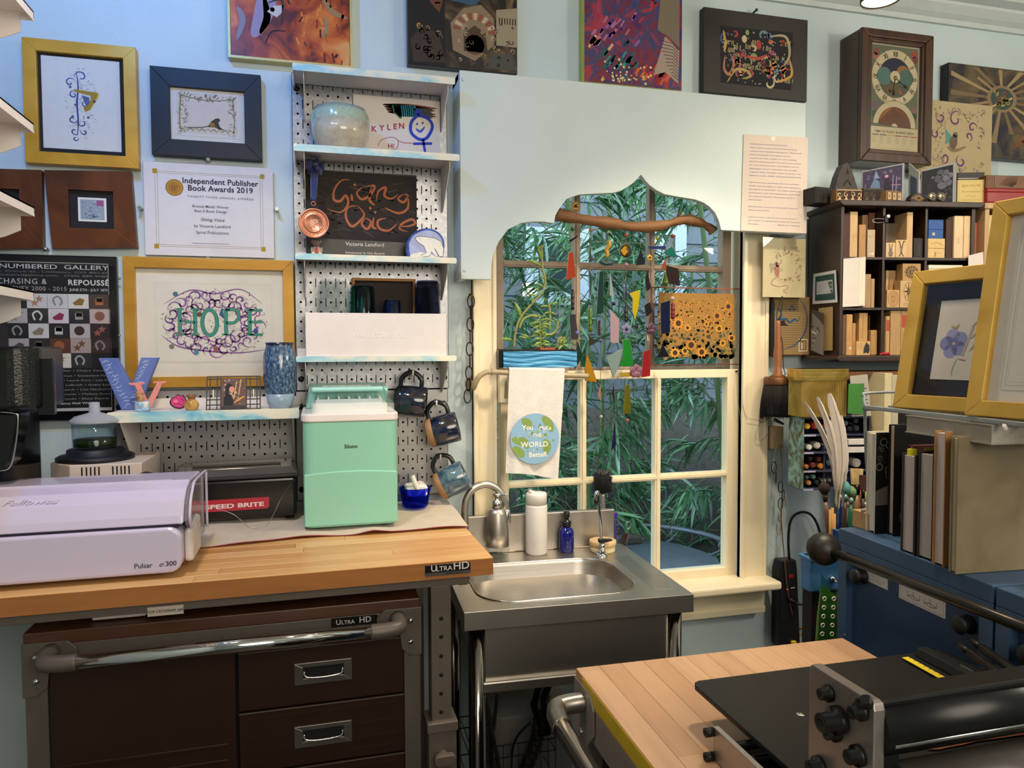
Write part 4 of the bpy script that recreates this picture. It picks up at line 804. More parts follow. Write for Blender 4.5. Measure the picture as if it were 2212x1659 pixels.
# chain beside the window
irn=M('oiled_bronze_wire','3a261e',.4,.8);brass=M('aged_brass','a8803a',.35,.8)
p=aY(1017,640,-.02);t=T('hanging_chain','dark chain of long oval links on a brass hook left of the window','chain',(p.x,-.02,aY(1012,872,-.03).z))
O(G().tube(smooth_path([(p.x,0,p.z+.006),(p.x,-.012,p.z+.008),(p.x+.001,-.03,p.z-.004),(p.x,-.034,p.z+.004)],5),.0016,6),'hook',brass,t)
def link(c,L,w_,turn,r=.0017):
 pts=[]
 for k in range(18):a=2*PI*k/18;x,z=w_*math.cos(a),L*math.sin(a);pts.append((c[0]+x*math.cos(turn),c[1]+x*math.sin(turn),c[2]+z))
 return G().tube(pts,r,6,True)
for x,y,L,w_,tn in ((1017.5,651,14.6,7.6,.0),(1016.5,675,14.5,7.6,1.45),(1016,701,15,7.6,.1),(1015.5,727,15,7.6,1.35),(1014.5,754,15,7.6,.1),(1015,780,15,7.6,1.3),(1013,806,15,7.6,.15),(1012,831,14,7,.7),(1010,856,15,8,.1)):
 q=aY(x,y,-.032);O(link((q.x,-.032,q.z),L/800,w_/800,tn),'link',irn,t)
# bent towel rail
pipe=M('putty_painted_pipe','a89878',.4)
t=T('towel_rail','bent putty coloured pipe rail crossing in front of the window','rail',aY(1016,850,0))
f0=aY(1018,852,-.004);e=aY(1260,812,-.075);s0=aY(1062,803.5,-.075)
pts=smooth_path([(f0.x,-.004,f0.z+.03),(f0.x+.003,-.03,f0.z+.033),aY(1023,838,-.06),aY(1033,816,-.075),aY(1046,806,-.075),s0,aY(1150,807.5,-.075),e,(e.x+.006,-.06,e.z),(e.x+.007,-.0,e.z)],5)
O(G().tube(pts,.0072,12),'pipe',pipe,t)
O(G().lathe([(.0,0),(.016,0),(.016,.003),(.009,.006)],20,(f0.x,0,f0.z+.03),(0,-1,0)),'flange',pipe,t)
O(G().tube([(s0.x+.0085*0,-.075+.0085*math.cos(k*PI/6),s0.z+.0085*math.sin(k*PI/6)) for k in range(12)],.0012,6,True),'wire_tie',pipe,t)
# tea towel over the rail
lin_m=M('white_linen','ded8d0',.9,var=.05,scale=40,bump=.35,bscale=220,sheen=.2)
def sheetmesh(f,nu,nv,th=None):
 g=G();g.add([f(i/nu,j/nv) for j in range(nv+1) for i in range(nu+1)],[(j*(nu+1)+i,j*(nu+1)+i+1,(j+1)*(nu+1)+i+1,(j+1)*(nu+1)+i) for j in range(nv) for i in range(nu)],True);return g
YT=-.084;tl=aY(1100,797,YT);tr=aY(1220,799,YT);bl=aY(1092,1022,YT);br=aY(1203,1031,YT)
def ft(u,v):
 p=tl.lerp(tr,u).lerp(bl.lerp(br,u),v);fold=.004*math.sin(u*9+v*2.5)*v+.002*math.sin(u*23+1)*v
 return (p.x,YT-.001+fold-.004*v,p.z+.003*math.sin(u*5)*v)
t=T('tea_towel','white linen tea towel with a painted globe hanging on the rail','towel',(tl.x*.5+tr.x*.5,YT,bl.z))
def fb(u,v):p=ft(u,0);return (p[0],p[1]+.003+(.014)*v,p[2]-.13*v) if v > .02 else ft(u,0)
def ftop(u,v):a=PI*v;q=ft(u,0);return (q[0],-.075-.0095*math.cos(a),q[2]+.0045*math.sin(a))
O(sheetmesh(ft,24,30),'front_fall',lin_m,t);O(sheetmesh(ftop,24,6),'fold',lin_m,t);O(sheetmesh(lambda u,v:(ft(u,0)[0],-.0655+.001*math.sin(u*9),ft(u,0)[2]-.12*v),12,8),'back_fall',lin_m,t)
c=aY(1154,947,YT-.004);rr=abs(aY(1205,947,YT).x-c.x)
d=D(c.x,c.z,rr,rr,YT-.0115,.0002);d.disc(0,0,1,'8fb8d4',40);d.up()
rg=random.Random(6)
def blob(pts,h):d.line(pts,.34,h,True,5);
for pts in ([(-.95,0),(-.7,-.05),(-.4,-.15),(-.3,-.4)],[(-.9,-.3),(-.65,-.5),(-.45,-.7)],[(-.55,.75),(-.3,.62),(-.2,.4)],[(.3,.85),(.55,.6),(.72,.25)],[(.35,-.05),(.5,-.3),(.42,-.65)]):blob(pts,'86a052')
d.up()
for i in range(26):a=rg.uniform(0,6.28);q=rg.uniform(.2,.8);d.disc(q*math.cos(a),q*math.sin(a),rg.uniform(.03,.07),rg.choice(['a8c8dc','7aa8c8','98b464','7c9a4a']),8)
d.up()
for s_,u,v,hh,sp in (('You',-.3,.36,.0135,1.0),('MaKe',.42,.34,.0105,1.0),('THE',.08,.06,.010,1.05),('WORLD',-.02,-.32,.0145,1.05),('BetteR',.12,-.72,.0135,1.0)):d.text(s_,u,v,hh,'eef0ea',bold=.035,space=sp)
k=len(d.v)
O(d,'globe_print',PR,t)
# == helpers for rotated things
def pl(x,y,root,off=0):
 """pixel -> local (x, z) on the root's plane local y = off"""
 m=wm(root);n=m.to_3x3() @ V((0,1,0));p=aN(x,y,m @ V((0,off,0)),n);q=m.inverted() @ p;return q.x,q.z
def plr(x0,y0,x1,y1,root,off=0):
 a=pl(x0,y0,root,off);b=pl(x1,y1,root,off);return a[0],b[1],b[0],a[1]
def staves(root,x0,x1,y0,y1,z0,z1,w_,along,mats,rs,lo=.35,hi=.8,name='stave'):
 """butcher block: every stave is a piece of its own with a hairline joint"""
 e=.0002
 if along == 'x':a0,a1,b0,b1=x0,x1,y0,y1
 else:a0,a1,b0,b1=y0,y1,x0,x1
 n=round((b1-b0)/w_);w_=(b1-b0)/n
 for i in range(n):
  p=a0-rs.uniform(0,hi*.7)
  while p < a1:
   q=p+rs.uniform(lo,hi);s,f=max(p,a0),min(q,a1)
   if f-s > .004:
    c0,c1=b0+i*w_,b0+(i+1)*w_
    bx=(s+e,c0+e,z0,f-e,c1-e,z1) if along == 'x' else (c0+e,s+e,z0,c1-e,f-e,z1)
    O(G().box(*bx),name,rs.choice(mats),root,local=True,bev=.0004,seg=1)
   p=q
# == workbench
def woodm(n,a,b,st,sc_=3,rough=.35,coat=.0,d=.6):return MR(n,[(.25,a),(.5,b),(.75,a),(.9,b)],sc_,rough,6,d,stretch=st,bump=.04,coat=coat)
bw=[woodm('oiled_beech_honey','c08a52','d09c62',(1.2,14,14)),woodm('oiled_beech_amber','c8945a','d8a86e',(1.2,14,14)),woodm('oiled_beech_pale','d2a066','e0b47c',(1.2,14,14)),woodm('oiled_beech_red','b67e48','c69056',(1.2,14,14))]
greige=M('greige_powder_steel','5f564e',.42,.2,var=.05,scale=60)
B=T('workbench','butcher block workbench on an adjustable grey steel frame','workbench',(.331,-.6075,0),rot=math.radians(.775))
BZ=1.0415;rsb=random.Random(21)
staves(B,-1.34,0,.0,.594,BZ-.0345,BZ,.037,'x',bw,rsb,.5,1.1)
O(G().box(-1.34,-.001,BZ-.034,0,.0002,BZ-.0015),'front_face',woodm('beech_edge','8e5a2c','9f6836',(1.2,14,10)),B,local=True)
O(G().box(-1.32,.012,BZ-.053,-.045,.03,BZ-.035).box(-1.32,.56,BZ-.06,-.045,.58,BZ-.035).box(-.063,.03,BZ-.06,-.045,.56,BZ-.035),'top_rail',greige,B,local=True,bev=.001)
def leg(y):
 x0,x1=pl(931,1300,B,.015)[0],pl(974,1300,B,.015)[0];z=pl(950,1556,B,.015)[1]
 g=G().box(x0,y,z-.05,x1,y+.04,BZ-.053);l=O(g,'leg',greige,B,local=True,bev=.0015)
 g=G()
 for yy in (1336,1376,1417,1458,1498,1538):
  hx,hz=pl(953,yy,B,.015);g.lathe([(0,0),(.0042,0),(.0042,.0006),(0,.0006)],14,(hx,y+.0002,hz),(0,-1,0))
 O(g,'adjustment_hole',M('hole_black','060606',.9),l,local=True,kind='stuff')
 s=O(G().box(x0-.008,y-.008,0,x1+.008,y+.048,z-.012).box(x0-.011,y-.011,z-.02,x1+.011,y+.051,z),'leg_sleeve',greige,B,local=True,bev=.002)
 kx,kz=pl(958,1634,B,.0);O(G().cyl((kx,y-.006,kz),(kx,y-.022,kz),.01,.01).prism(rrect(kx-.02,kz-.011,kx+.022,kz+.011,.01),y-.034,y-.02),'clamp_knob',greige,s,local=True,bev=.002)
leg(.015)
for x in (-1.3,):O(G().box(x,.015,0,x+.05,.055,BZ-.053),'leg',greige,B,local=True)
for x in (-1.3,-.11):O(G().box(x,.53,0,x+.05,.57,BZ-.06),'leg',greige,B,local=True)
a=plr(918,1221,1016,1247,B,-.001);a=(a[0],pl(918,1247,B)[1]+.0018,a[2],pl(1016,1213,B)[1])
O(G().box(a[0],-.003,a[1],a[2],-.001,a[3]),'badge',M('badge_black','0a0a0a',.25),B,local=True,bev=.0005)
d=D(a[0],a[1],a[2]-a[0],a[3]-a[1],-.0032,.0001);d.rect(0,.0,1,.3,'4a4642');d.up();d.text('U',.12,.42,.0125,'c8c4c0','LEFT',.02);d.text('LTRA',.235,.42,.0092,'c8c4c0','LEFT',.02,sx=1.05);d.text('HD',.61,.44,.0145,'c8c4c0','LEFT',.02,sx=1.1);d.text('seville classics',.64,.08,.0045,'1c1a18','CENTER',.02);d.disc(.94,.85,.012,'9a9690',10)
O(d,'badge_lettering',PRG,B,local=True)
a=plr(318,1307,397,1330,B,.012);d=D(a[0],a[1]+.004,a[2]-a[0],.0165,.0116,.0001);d.rect(0,0,1,1,'b8aca0');d.up();d.text('TOP CROSSBAR (#4)',.5,.35,.0048,'3a342e',bold=.03)
O(d,'paper_label',PR,B,local=True)
fx=plr(198,1345,400,1362,B,.06);t=T('light_bar','short white under bench light bar clipped below the top rail','light',wm(B) @ V((fx[0],.06,BZ-.07)),rot=math.radians(.775))
L_=fx[2]-fx[0];O(G().box(0,0,-.004,L_*.58,.03,.012),'tube_housing',powder,t,local=True,bev=.003);O(G().box(L_*.58,-.004,.0,L_,.034,.017).box(L_*.62,.0,.017,L_*.95,.03,.033),'mounting_clip',powder,t,local=True,bev=.002)
# linen runner
runner=M('oatmeal_linen','c9b8a4',.9,var=.06,scale=30,bump=.4,bscale=260,sheen=.2)
rp2=[aZ(1012,1141,BZ),aZ(860,1151,BZ),aZ(700,1160,BZ),aZ(560,1173,BZ),aZ(408,1188,BZ),aZ(300,1170,BZ)]
def frun(u,v):
 q=u*(len(rp2)-1);i=min(int(q),len(rp2)-2);p=rp2[i].lerp(rp2[i+1],q-i);back=V((p.x*.9+.04,-.03,BZ))
 s=p.lerp(back,v);return (s.x,s.y+.004*math.sin(u*17)*(1-v),BZ+.0045+.0016*math.sin(u*14+v*5)+.0012*math.sin(u*31-v*9)+(.006*max(0,1-abs(u-.27)/.05)*(1-v)**6))
t=T('table_runner','oatmeal linen runner spread over the back of the workbench','cloth',(0,-.2,BZ))
O(sheetmesh(frun,60,16),'cloth',runner,t);g=G().tube([V(frun(i/60,0))+V((0,-.0008,-.0004)) for i in range(61)],.0012,5);O(g,'red_hem',M('red_hem_thread','8a3038',.9),t)
# mint ice maker
ZR=BZ+.0075
mint=M('mint_plastic','8ecab2',.28,var=.03,scale=4);mint_l=M('light_mint_plastic','a9e0d4',.3,var=.02);wht=M('white_plastic','ece4e0',.3,var=.02)
x0=aY(656.5,1140,-.31).x;x1=aY(861,1135,-.31).x;y0,y1=-.31,-.05;zc0=aY(760,910,-.31).z;zc1=aY(760,893,-.31).z
t=T('ice_maker','mint green countertop ice maker with a clear lid','ice maker',((x0+x1)/2,-.18,ZR))
def slab(poly,z0,z1):g=G();n=len(poly);return g.add([(x,y,z0) for x,y in poly]+[(x,y,z1) for x,y in poly],[list(range(n))[::-1],list(range(n,2*n))]+[(i,(i+1) % n,(i+1) % n+n,i+n) for i in range(n)],False)
O(slab(rrect(x0,y0,x1,y1,.022,5),ZR+.004,zc0),'body',mint,t,bev=.004,seg=3)
zp=aY(760,1018,-.312).z
pan=[(x0+.002,ZR+.008),(x1-.002,ZR+.008),(x1-.002,zp-.004)]+[(x1-.002-(x1-x0-.004)*k/12,zp+.006*math.sin(PI*k/12)-.004) for k in range(1,12)]+[(x0+.002,zp-.004)]
O(G().prism(pan,y0-.003,y0+.01),'water_tank_panel',mint,t,bev=.0025,seg=3)
for fx_,fy in ((x0+.03,y0+.03),(x1-.03,y0+.03),(x0+.03,y1-.03),(x1-.03,y1-.03)):O(G().cyl((fx_,fy,ZR-.001),(fx_,fy,ZR+.006),.01),'foot',black_lacquer,t)
O(slab(rrect(x0-.003,y0-.003,x1+.003,y1+.003,.024,5),zc0,zc1),'collar',wht,t,bev=.003)
zt=aY(760,832,-.12).z
O(slab(rrect(x0+.02,y0+.015,x1-.02,-.14,.012,4),zc1,zc1+.02),'ice_tray',wht,t)
g=G()
for i in range(7):xx=x0+.035+i*(x1-x0-.07)/6;g.box(xx-.0012,y0+.05,zc1+.02,xx+.0012,-.15,zc1+.034)
g.box(x0+.03,y0+.045,zc1+.02,x1-.03,y0+.05,zc1+.03)
O(g,'ice_rack',M('rack_grey','dcdedc',.35),t,kind='stuff')
lid=G();
for k in range(2):
 pass
xa,xb=x0+.006,x1-.006
lid.ext([(xa,y0+.004,zc1+.004),(xb,y0+.004,zc1+.004),(xb,y0+.006,zc1+.022),(xa,y0+.006,zc1+.022)],(0,.002,0))
lid.ext([(xa,y0+.006,zc1+.022),(xb,y0+.006,zc1+.022),(xb-.012,-.14,zt-.004),(xa+.012,-.14,zt-.004)],(0,0,.0025))
for sx,in_ in ((xa,.012),(xb,-.012)):lid.ext([(sx,y0+.006,zc1+.004),(sx,y0+.006,zc1+.022),(sx+in_,-.14,zt-.004),(sx,-.14,zc1+.004)],(.0015 if in_ > 0 else -.0015,0,0))
O(lid,'clear_lid',M('clear_lid_plastic','fafefd',.05,var=0,trans=1,ior=1.03),t)
O(G().ext([(x0+.004,-.14,zc1),(x0+.014,-.14,zt-.008),(x0+.014,-.055,zt+.004),(x0+.004,-.055,zc1)],(x1-x0-.018,0,0)).box(x0+.02,-.18,zt-.012,x1-.02,-.135,zt-.002),'control_hump',mint_l,t,bev=.004)
d=D(0,0,1,1,0);cxm=(x0+x1)/2;d.Y=-.1;d.rect(cxm-.06,0,cxm+.06,.04,'e4f0ee');d.up()
for i in range(5):d.disc(cxm-.044+i*.022,.022,.0035,'9aa8a4',8)
d.text('Silonn',cxm,.006,.004,'6a7a76')
k=Matrix.Translation((0,-.138,zt-.0055)) @ Matrix.Rotation(math.radians(-82),4,'X') @ Matrix.Translation((0,.1,0));d.xf(k)
O(d,'control_panel_print',PRG,t)
d=D(cxm,aY(758,968,y0).z,1,1,y0-.0004);d.text('Silonn',0,0,.0085,'1c241f',bold=.03,space=1.02);O(d,'lettering',PRG,t)
# cobalt dish and white scoop
p=aY(897,1090,-.12);rD=abs(aY(931,1060,-.12).x-aY(863,1060,-.12).x)/2;hD=aY(897,1052,-.12).z-ZR
cob=M('cobalt_glass','8c9ef8',.03,var=.02,trans=1,ior=1.06)
tag(O(G().lathe([(0,0),(rD*.68,0),(rD*.74,.004),(rD*.9,hD*.75),(rD*.93,hD),(rD,hD),(rD*1.0,hD*.86),(rD*.95,hD*.8),(rD*.8,.002)],32,(p.x,-.12,ZR),cap=False),'glass_dish',cob),'cobalt blue glass dish beside the ice maker','dish')
t=T('ice_scoop','white plastic ice scoop resting in the cobalt dish','scoop',(p.x-.003,-.12,ZR+.012));z=ZR+hD*.6
O(G().ext([(p.x-.024,-.15,z),(p.x+.028,-.15,z),(p.x+.03,-.15,z+.026),(p.x+.018,-.15,z+.032),(p.x-.026,-.15,z+.026)],(0,.06,0)),'bowl',wht,t,bev=.006,seg=3)
O(G().tube(smooth_path([(p.x+.004,-.152,z+.02),(p.x-.004,-.153,z+.036),(p.x-.01,-.15,z+.056)],4),[.007]*3+[.0065]*3+[.006]*3,10),'handle',wht,t)
# black ultrasonic cleaner with red label
smoke=M('smoked_plastic','1c1a18',.18,var=.15,alpha=1)
a0=(-.335,-.19,-.055);yB=-.185;zU=aY(520,1035,yB).z
t=T('ultrasonic_cleaner','black ultrasonic cleaner with a smoked lid and red label','cleaner',(-.19,-.12,ZR),rot=math.radians(3))
xl,xr=-.145,.137
O(G().box(xl+.004,-.066,.008,xr-.004,.07,zU-ZR),'body',smoke,t,local=True,bev=.008,seg=3)
O(G().box(xl-.004,-.072,zU-ZR,xr+.004,.075,zU-ZR+.008),'lid_rim',M('dark_grey_plastic','2e2c2a',.3),t,local=True,bev=.003)
O(G().ext([(xl,-.068,zU-ZR+.008),(xr,-.068,zU-ZR+.008),(xr-.012,-.045,zU-ZR+.022),(xl+.012,-.045,zU-ZR+.022)],(0,.11,.004)),'lid',M('grey_smoke_lid','55524e',.12,var=.05),t,local=True,bev=.003)
O(G().prism(rrect(xl+.04,.0,xr-.04,.006,.0028),-.01,.03).xf(Matrix.Translation((0,0,zU-ZR+.024))),'lid_handle',M('grey_smoke_lid'),t,local=True,bev=.0015)
for fx_ in (xl+.02,xr-.02):O(G().box(fx_-.01,-.05,-.001,fx_+.01,.05,.008),'foot',M('hole_black'),t,local=True)
e=pl(440,1105,t,-.0665);f_=pl(581,1073,t,-.0665);d=D(e[0],0,f_[0]-e[0],1,-.0668,.0001);zb,zt_=pl(580,1098,t,-.0665)[1],f_[1];d.poly([(0,zb),(.96,zb),(1,zb+.004),(1,zt_),(0,zt_)],'b8283a');d.up();d.text('SPEED BRITE',.02,zb+.007,.0098,'e8dcd8','LEFT',.045,maxw=(f_[0]-e[0])*.9)
O(d,'red_label',PRG,t,local=True)
g=G().tube(smooth_path([wm(t) @ V((xr,-.05,zU-ZR)),(-.085,-.24,1.115),(-.115,-.275,1.062),(-.15,-.28,1.055),(-.19,-.26,1.085),(-.235,-.25,1.1)],8),.0007,5);tag(O(g,'thin_wire',M('grey_wire','8a8680',.3,.8)),'thin grey wire drooping across the red label','wire')
# food processor
t=T('food_processor','beige food processor with vents and a clear lidded bowl','food processor',(-.475,-.20,ZR));beige=M('beige_plastic','d2c2b6',.35,var=.03);Yf=-.27
xl,xr=aY(150,1010,Yf).x,aY(306,1000,Yf).x;zt=aY(215,1003,Yf).z;xs=aY(107,1015,-.22).x
O(slab([(xs,-.2),(xs,-.08),(xr+.0,-.08),(xr,Yf),(xl,Yf),(xs,-.215)],ZR,zt),'base',beige,t,bev=.002)
O(slab([(xs-.02,-.22),(xs-.02,-.1),(xl,-.1),(xl,-.24)],ZR,zt-.045),'side_housing',beige,t,bev=.002)
zv0,zv1=aY(200,1038,Yf).z,aY(200,1009,Yf).z
for i in range(10):
 px_=(177,187,196,205,214,244,253,262,270,279)[i];x=aY(px_,1020,Yf).x;O(G().box(x-.0014,Yf-.0006,zv0,x+.0014,Yf+.002,zv1),'vent_slot',M('hole_black'),t)
cx,cy=aY(205,960,-.19).x,-.185;z=zt
O(G().lathe([(.078,0),(.079,.008),(.072,.012),(.058,.012),(.057,.024),(.052,.026),(0,.026)],40,(cx,cy,z)),'turntable_base',black_lacquer,t)
rB=abs(aY(252,940,cy).x-aY(152,940,cy).x)/2;zb,zh=z+.026,aY(205,912,cy).z
O(G().lathe([(rB*.98,zb),(rB,zh),(rB*.97,zh),(rB*.95,zb+.004),(0,zb+.004)],40,(cx,cy,0),cap=False),'bowl',M('clear_bowl_plastic','eef4f6',.04,var=0,trans=1,ior=1.06),t)
O(G().lathe([(0,zb+.005),(rB*.93,zb+.005),(rB*.94,zb+(zh-zb)*.36),(0,zb+(zh-zb)*.36)],40,(cx,cy,0),cap=False),'green_disc',M('dark_olive_plastic','2a3218',.2),t)
O(G().lathe([(rB*1.08,zh),(rB*1.1,zh+.005),(rB*.85,zh+.014),(rB*.25,zh+.022),(rB*.22,zh+.045),(rB*.17,zh+.045),(rB*.2,zh+.02),(rB*.8,zh+.010),(rB*1.05,zh+.001)],40,(cx,cy,0),cap=False),'lid',M('frosted_lid','d4d8e0',.15,var=.03,trans=.6,ior=1.05),t)
g=G().tube(smooth_path([(xr-.03,-.275,zt-.05),(xr-.01,-.29,zt-.03),(xr+.012,-.28,zt-.022),(xr+.025,-.26,zt-.045),(xr+.02,-.24,ZR+.01)],6),.0035,8);tag(O(g,'power_cable',M('black_rubber','121212',.5)),'black cord looping out beside the food processor','cable')
# black drinks machine at the left edge
t=T('drinks_machine','tall black textured drinks machine with a chrome lined reservoir','machine',(-.6,-.36,ZR))
stip=MR('black_stippled_plastic',[(.3,'090808'),(.6,'121110')],260,.3,2,0,typ='noise',bump=.4)
zA,zB=aY(60,885,-.45).z,aY(60,748,-.45).z;xr=aY(82,800,-.44).x
O(slab(rrect(-.80,-.46,xr,-.26,.045,6),zA,zB),'head',stip,t,bev=.008,seg=3)
O(slab(rrect(-.80,-.40,aY(92,900,-.22).x,-.22,.02,4),ZR,zB-.002),'column',M('black_gloss_plastic','0b0b0b',.15),t,bev=.004)
zC=aY(30,1010,-.44).z;xr2=aY(50,900,-.44).x
O(G().prism([(-.80,zA-.005),(xr2,zA-.005),(xr2-.018,zC+.012),(xr2-.03,zC),(-.80,zC)],-.455,-.40),'reservoir',M('black_gloss_plastic'),t,bev=.004)
O(G().tube(smooth_path([aY(0,890,-.46),aY(30,893,-.46),aY(39,903,-.46),aY(34,960,-.46),aY(22,1008,-.46),aY(0,1017,-.46)],5),.0014,6),'chrome_trim',steel,t)
O(G().box(-.80,-.46,ZR,xr2,-.2,ZR+.03),'drip_base',stip,t,bev=.004)
x=aY(85,800,-.4).x;O(G().box(x,-.42,aY(85,895,-.4).z,x+.03,-.405,aY(85,775,-.4).z),'side_panel',M('black_gloss_plastic'),t,bev=.002)
# lavender comb binding machine
lav=M('lavender_plastic','c9c0da',.22,var=.02,scale=3,coat=.3)
t=T('binding_machine','lavender white comb binding machine lying along the bench front','machine',(-.255,-.44,ZR),rot=math.radians(.6))
prof_lo=[(-.135,.003),(-.145,.012),(-.147,.05),(-.14,.085),(.10,.085),(.10,.003)]
prof_up=[(-.139,.089),(-.134,.105),(-.118,.13),(-.09,.147),(-.06,.154),(-.05,.157),(.085,.152),(.10,.14),(.10,.089)]
L_=.60
def extx(prof,xa,xb):return G().ext([(xa,y,z) for y,z in prof],(xb-xa,0,0))
g=G().prism(rrect(-L_,.003,.01,.086,.022,5),-.146,.10);O(g,'lower_body',lav,t,local=True,bev=.006,seg=3)
O(extx(prof_up,-L_,.012),'lid',lav,t,local=True,bev=.004,seg=3)
O(G().box(-L_,-.1385,.084,.004,.09,.0905),'seam',M('dark_violet_gap','1e1a2c',.6),t,local=True)
O(G().box(-.115,-.143,.0805,-.02,-.13,.0835),'paper_slot',M('hole_black'),t,local=True)
O(G().box(-L_,-.052,.154,-.02,-.044,.1585).box(-L_,-.118,.1285,-.03,-.116,.1305),'lid_ridge',lav,t,local=True,bev=.001)
endc=[(-.128,.092),(-.118,.122),(-.09,.143),(-.055,.151),(.08,.147),(.095,.135),(.095,.02),(-.04,.02),(-.1,.07)]
O(G().ext([(.012,y,z) for y,z in endc],(.006,0,0)),'end_cap',M('smoky_end_cap','7e7a7e',.15,var=.05),t,local=True,bev=.002)
O(G().tube(smooth_path([(.022,y,z) for y,z in [(-.1,.07),(-.128,.092),(-.118,.124),(-.085,.147),(-.05,.155),(.085,.151),(.098,.135),(.098,.03)]],4),.0028,8),'lever_bow',lav,t,local=True)
O(G().ext([(.01,y,z) for y,z in [(-.12,.015),(-.12,.075),(-.02,.085),(-.02,.015)]],(.016,0,0)),'waste_drawer',M('ivory_plastic','cfc6c2',.4),t,local=True,bev=.006)
d=D(0,0,1,1,-.1486);q=pl(290,1228,t,-.147);d.text('Pulsar',q[0],q[1],.0088,'3a3440','LEFT',.012);d.text('e',q[0]+.040,q[1],.0098,'3a3440','LEFT',.0,sh=.35);d.text('/',q[0]+.047,q[1],.009,'8a8490','LEFT');d.text('300',q[0]+.0515,q[1]+.0005,.0088,'3a3440','LEFT',.02)
O(d,'model_lettering',PRG,t,local=True)
d=D(0,0,1,1,0,.00015);d.text('Fellowes',-.285,-.008,.014,'b8aac0','LEFT',.0,sh=.4,sx=1.25);d.up();d.text('Fellowes',-.2848,-.0085,.014,'d8cce0','LEFT',.0,sh=.4,sx=1.25)
d.xf(Matrix.Translation((0,-.1055,.1405)) @ Matrix.Rotation(math.radians(-55),4,'X'));O(d,'shaded_script',PRG,t,local=True)  # flat script: edge shade and highlight put into its two offset colours
# rolling cabinet under the bench
ct=aY(907,1303,-.58);K=T('rolling_cabinet','dark brown rolling tool cabinet with chrome handle under the workbench','cabinet',(ct.x,-.58,0),rot=math.radians(.3))
brown=M('dark_brown_enamel','2c1a12',.38,.25,var=.06,scale=20);frame_m=M('taupe_powder_steel','57504a',.45,.2,var=.05,scale=60)
xl=pl(50,1390,K)[0];zt=.9525
O(G().box(xl,0,.12,pl(103,1500,K)[0],.42,zt-.012).box(pl(873,1450,K)[0],0,.12,0,.42,zt-.012).box(xl,.0,zt-.035,0,.42,zt-.012).box(xl,.0,.12,0,.42,.15),'frame',frame_m,K,local=True,bev=.0015)
wt=[woodm('dark_stained_top','3a2014','4a2a1a',(1.5,12,12),rough=.4)]
O(G().box(xl,-.002,zt-.012,0,.42,zt+.012),'wood_top',wt[0],K,local=True,bev=.002)
O(G().box(xl+.03,.012,.14,-.03,.41,zt-.03),'carcass',M('hole_black'),K,local=True)
x0=pl(107,1500,K)[0];xm=pl(513,1480,K)[0];x1=pl(872,1450,K)[0]
def ribs(pn,xa,xb,zs,gap=None):
 g=G()
 for z in zs:
  if gap:g.box(xa+.012,-.0032,z-.0025,gap[0],-.0018,z+.0025).box(gap[1],-.0032,z-.0025,xb-.012,-.0018,z+.0025)
  else:g.box(xa+.012,-.0032,z-.0025,xb-.012,-.0018,z+.0025)
 return g
z_d=pl(600,1385,K)[1]
dr=O(G().box(x0,-.002,.16,xm-.003,.012,pl(300,1412,K)[1]),'door',brown,K,local=True,bev=.002)
for z in (.72,.69,.66,.63,.60):O(G().box(x0+.015,-.0035,z-.003,xm-.018,-.0015,z+.003),'rib',brown,dr,local=True,bev=.001)
def drawer(za,zb,hy,grooves):
 w_=O(G().box(xm+.002,-.002,za,x1,.012,zb),'drawer',brown,K,local=True,bev=.002)
 O(G().box(xm+.002,-.0026,zb-.0018,x1,-.0005,zb),'lip',frame_m,w_,local=True)
 a=pl(636,hy,K,-.004);b=pl(761,hy,K,-.004);cx=(a[0]+b[0])/2;hw=(b[0]-a[0])/2;cz=pl(699,hy,K,-.004)[1]
 p_=O(ring(G(),cx-hw,cz-.021,cx+hw,cz+.021,(.012,.009,.016,.016),-.005,-.002),'pull_plate',M('satin_steel','6e6a66',.35,.8),w_,local=True,bev=.001)
 O(G().prism(rrect(cx-hw+.018,cz-.011,cx+hw-.018,cz+.013,.009),-.0035,-.002),'pull_recess',M('hole_black'),w_,local=True)
 O(G().tube(smooth_path([(cx-hw+.018,-.004,cz+.004),(cx-hw+.022,-.006,cz-.006),(cx,-.006,cz-.009),(cx+hw-.022,-.006,cz-.006),(cx+hw-.018,-.004,cz+.004)],5),.0022,6),'pull_rim',steel,w_,local=True)
 for z,gp in grooves:O(ribs(None,xm,x1,[z],gp),'rib',brown,w_,local=True)
 return cz
zA=pl(700,1517,K)[1];zB=pl(700,1392,K)[1];zC=pl(700,1647,K)[1]
drawer(zA+.002,zB,1451,[])
gap=(pl(628,1590,K)[0],pl(770,1590,K)[0])
drawer(zC+.002,zA-.002,1586,[(zA-.016,None),(zA-.05,gap),(zA-.078,gap),(zA-.10,None)])
drawer(.5,zC-.002,1705,[(zC-.016,None)])
drawer(.17,.496,1800,[])
for sgn,xs in ((1,xl),(-1,0)):
 pts=[(xs-.002*sgn,zt-.005),(xs+.07*sgn,zt-.005),(xs+.085*sgn,zt-.02),(xs+.085*sgn,zt-.05),(xs+.04*sgn,zt-.058),(xs+.037*sgn,zt-.085),(xs+.02*sgn,zt-.1),(xs-.002*sgn,zt-.1)]
 O(G().prism(pts,-.006,-.002),'corner_plate',frame_m,K,local=True,bev=.001)
 for z in (zt-.03,zt-.072):O(G().lathe([(.0055,0),(.005,.003),(.0,.004)],14,(xs+.02*sgn,-.006,z),(0,-1,0)),'screw',steel,K,local=True)
hl=pl(100,1428,K,-.05);hr=pl(880,1347,K,-.05)
hx0,hx1,hz=xl+.045,-.045,zt-.022
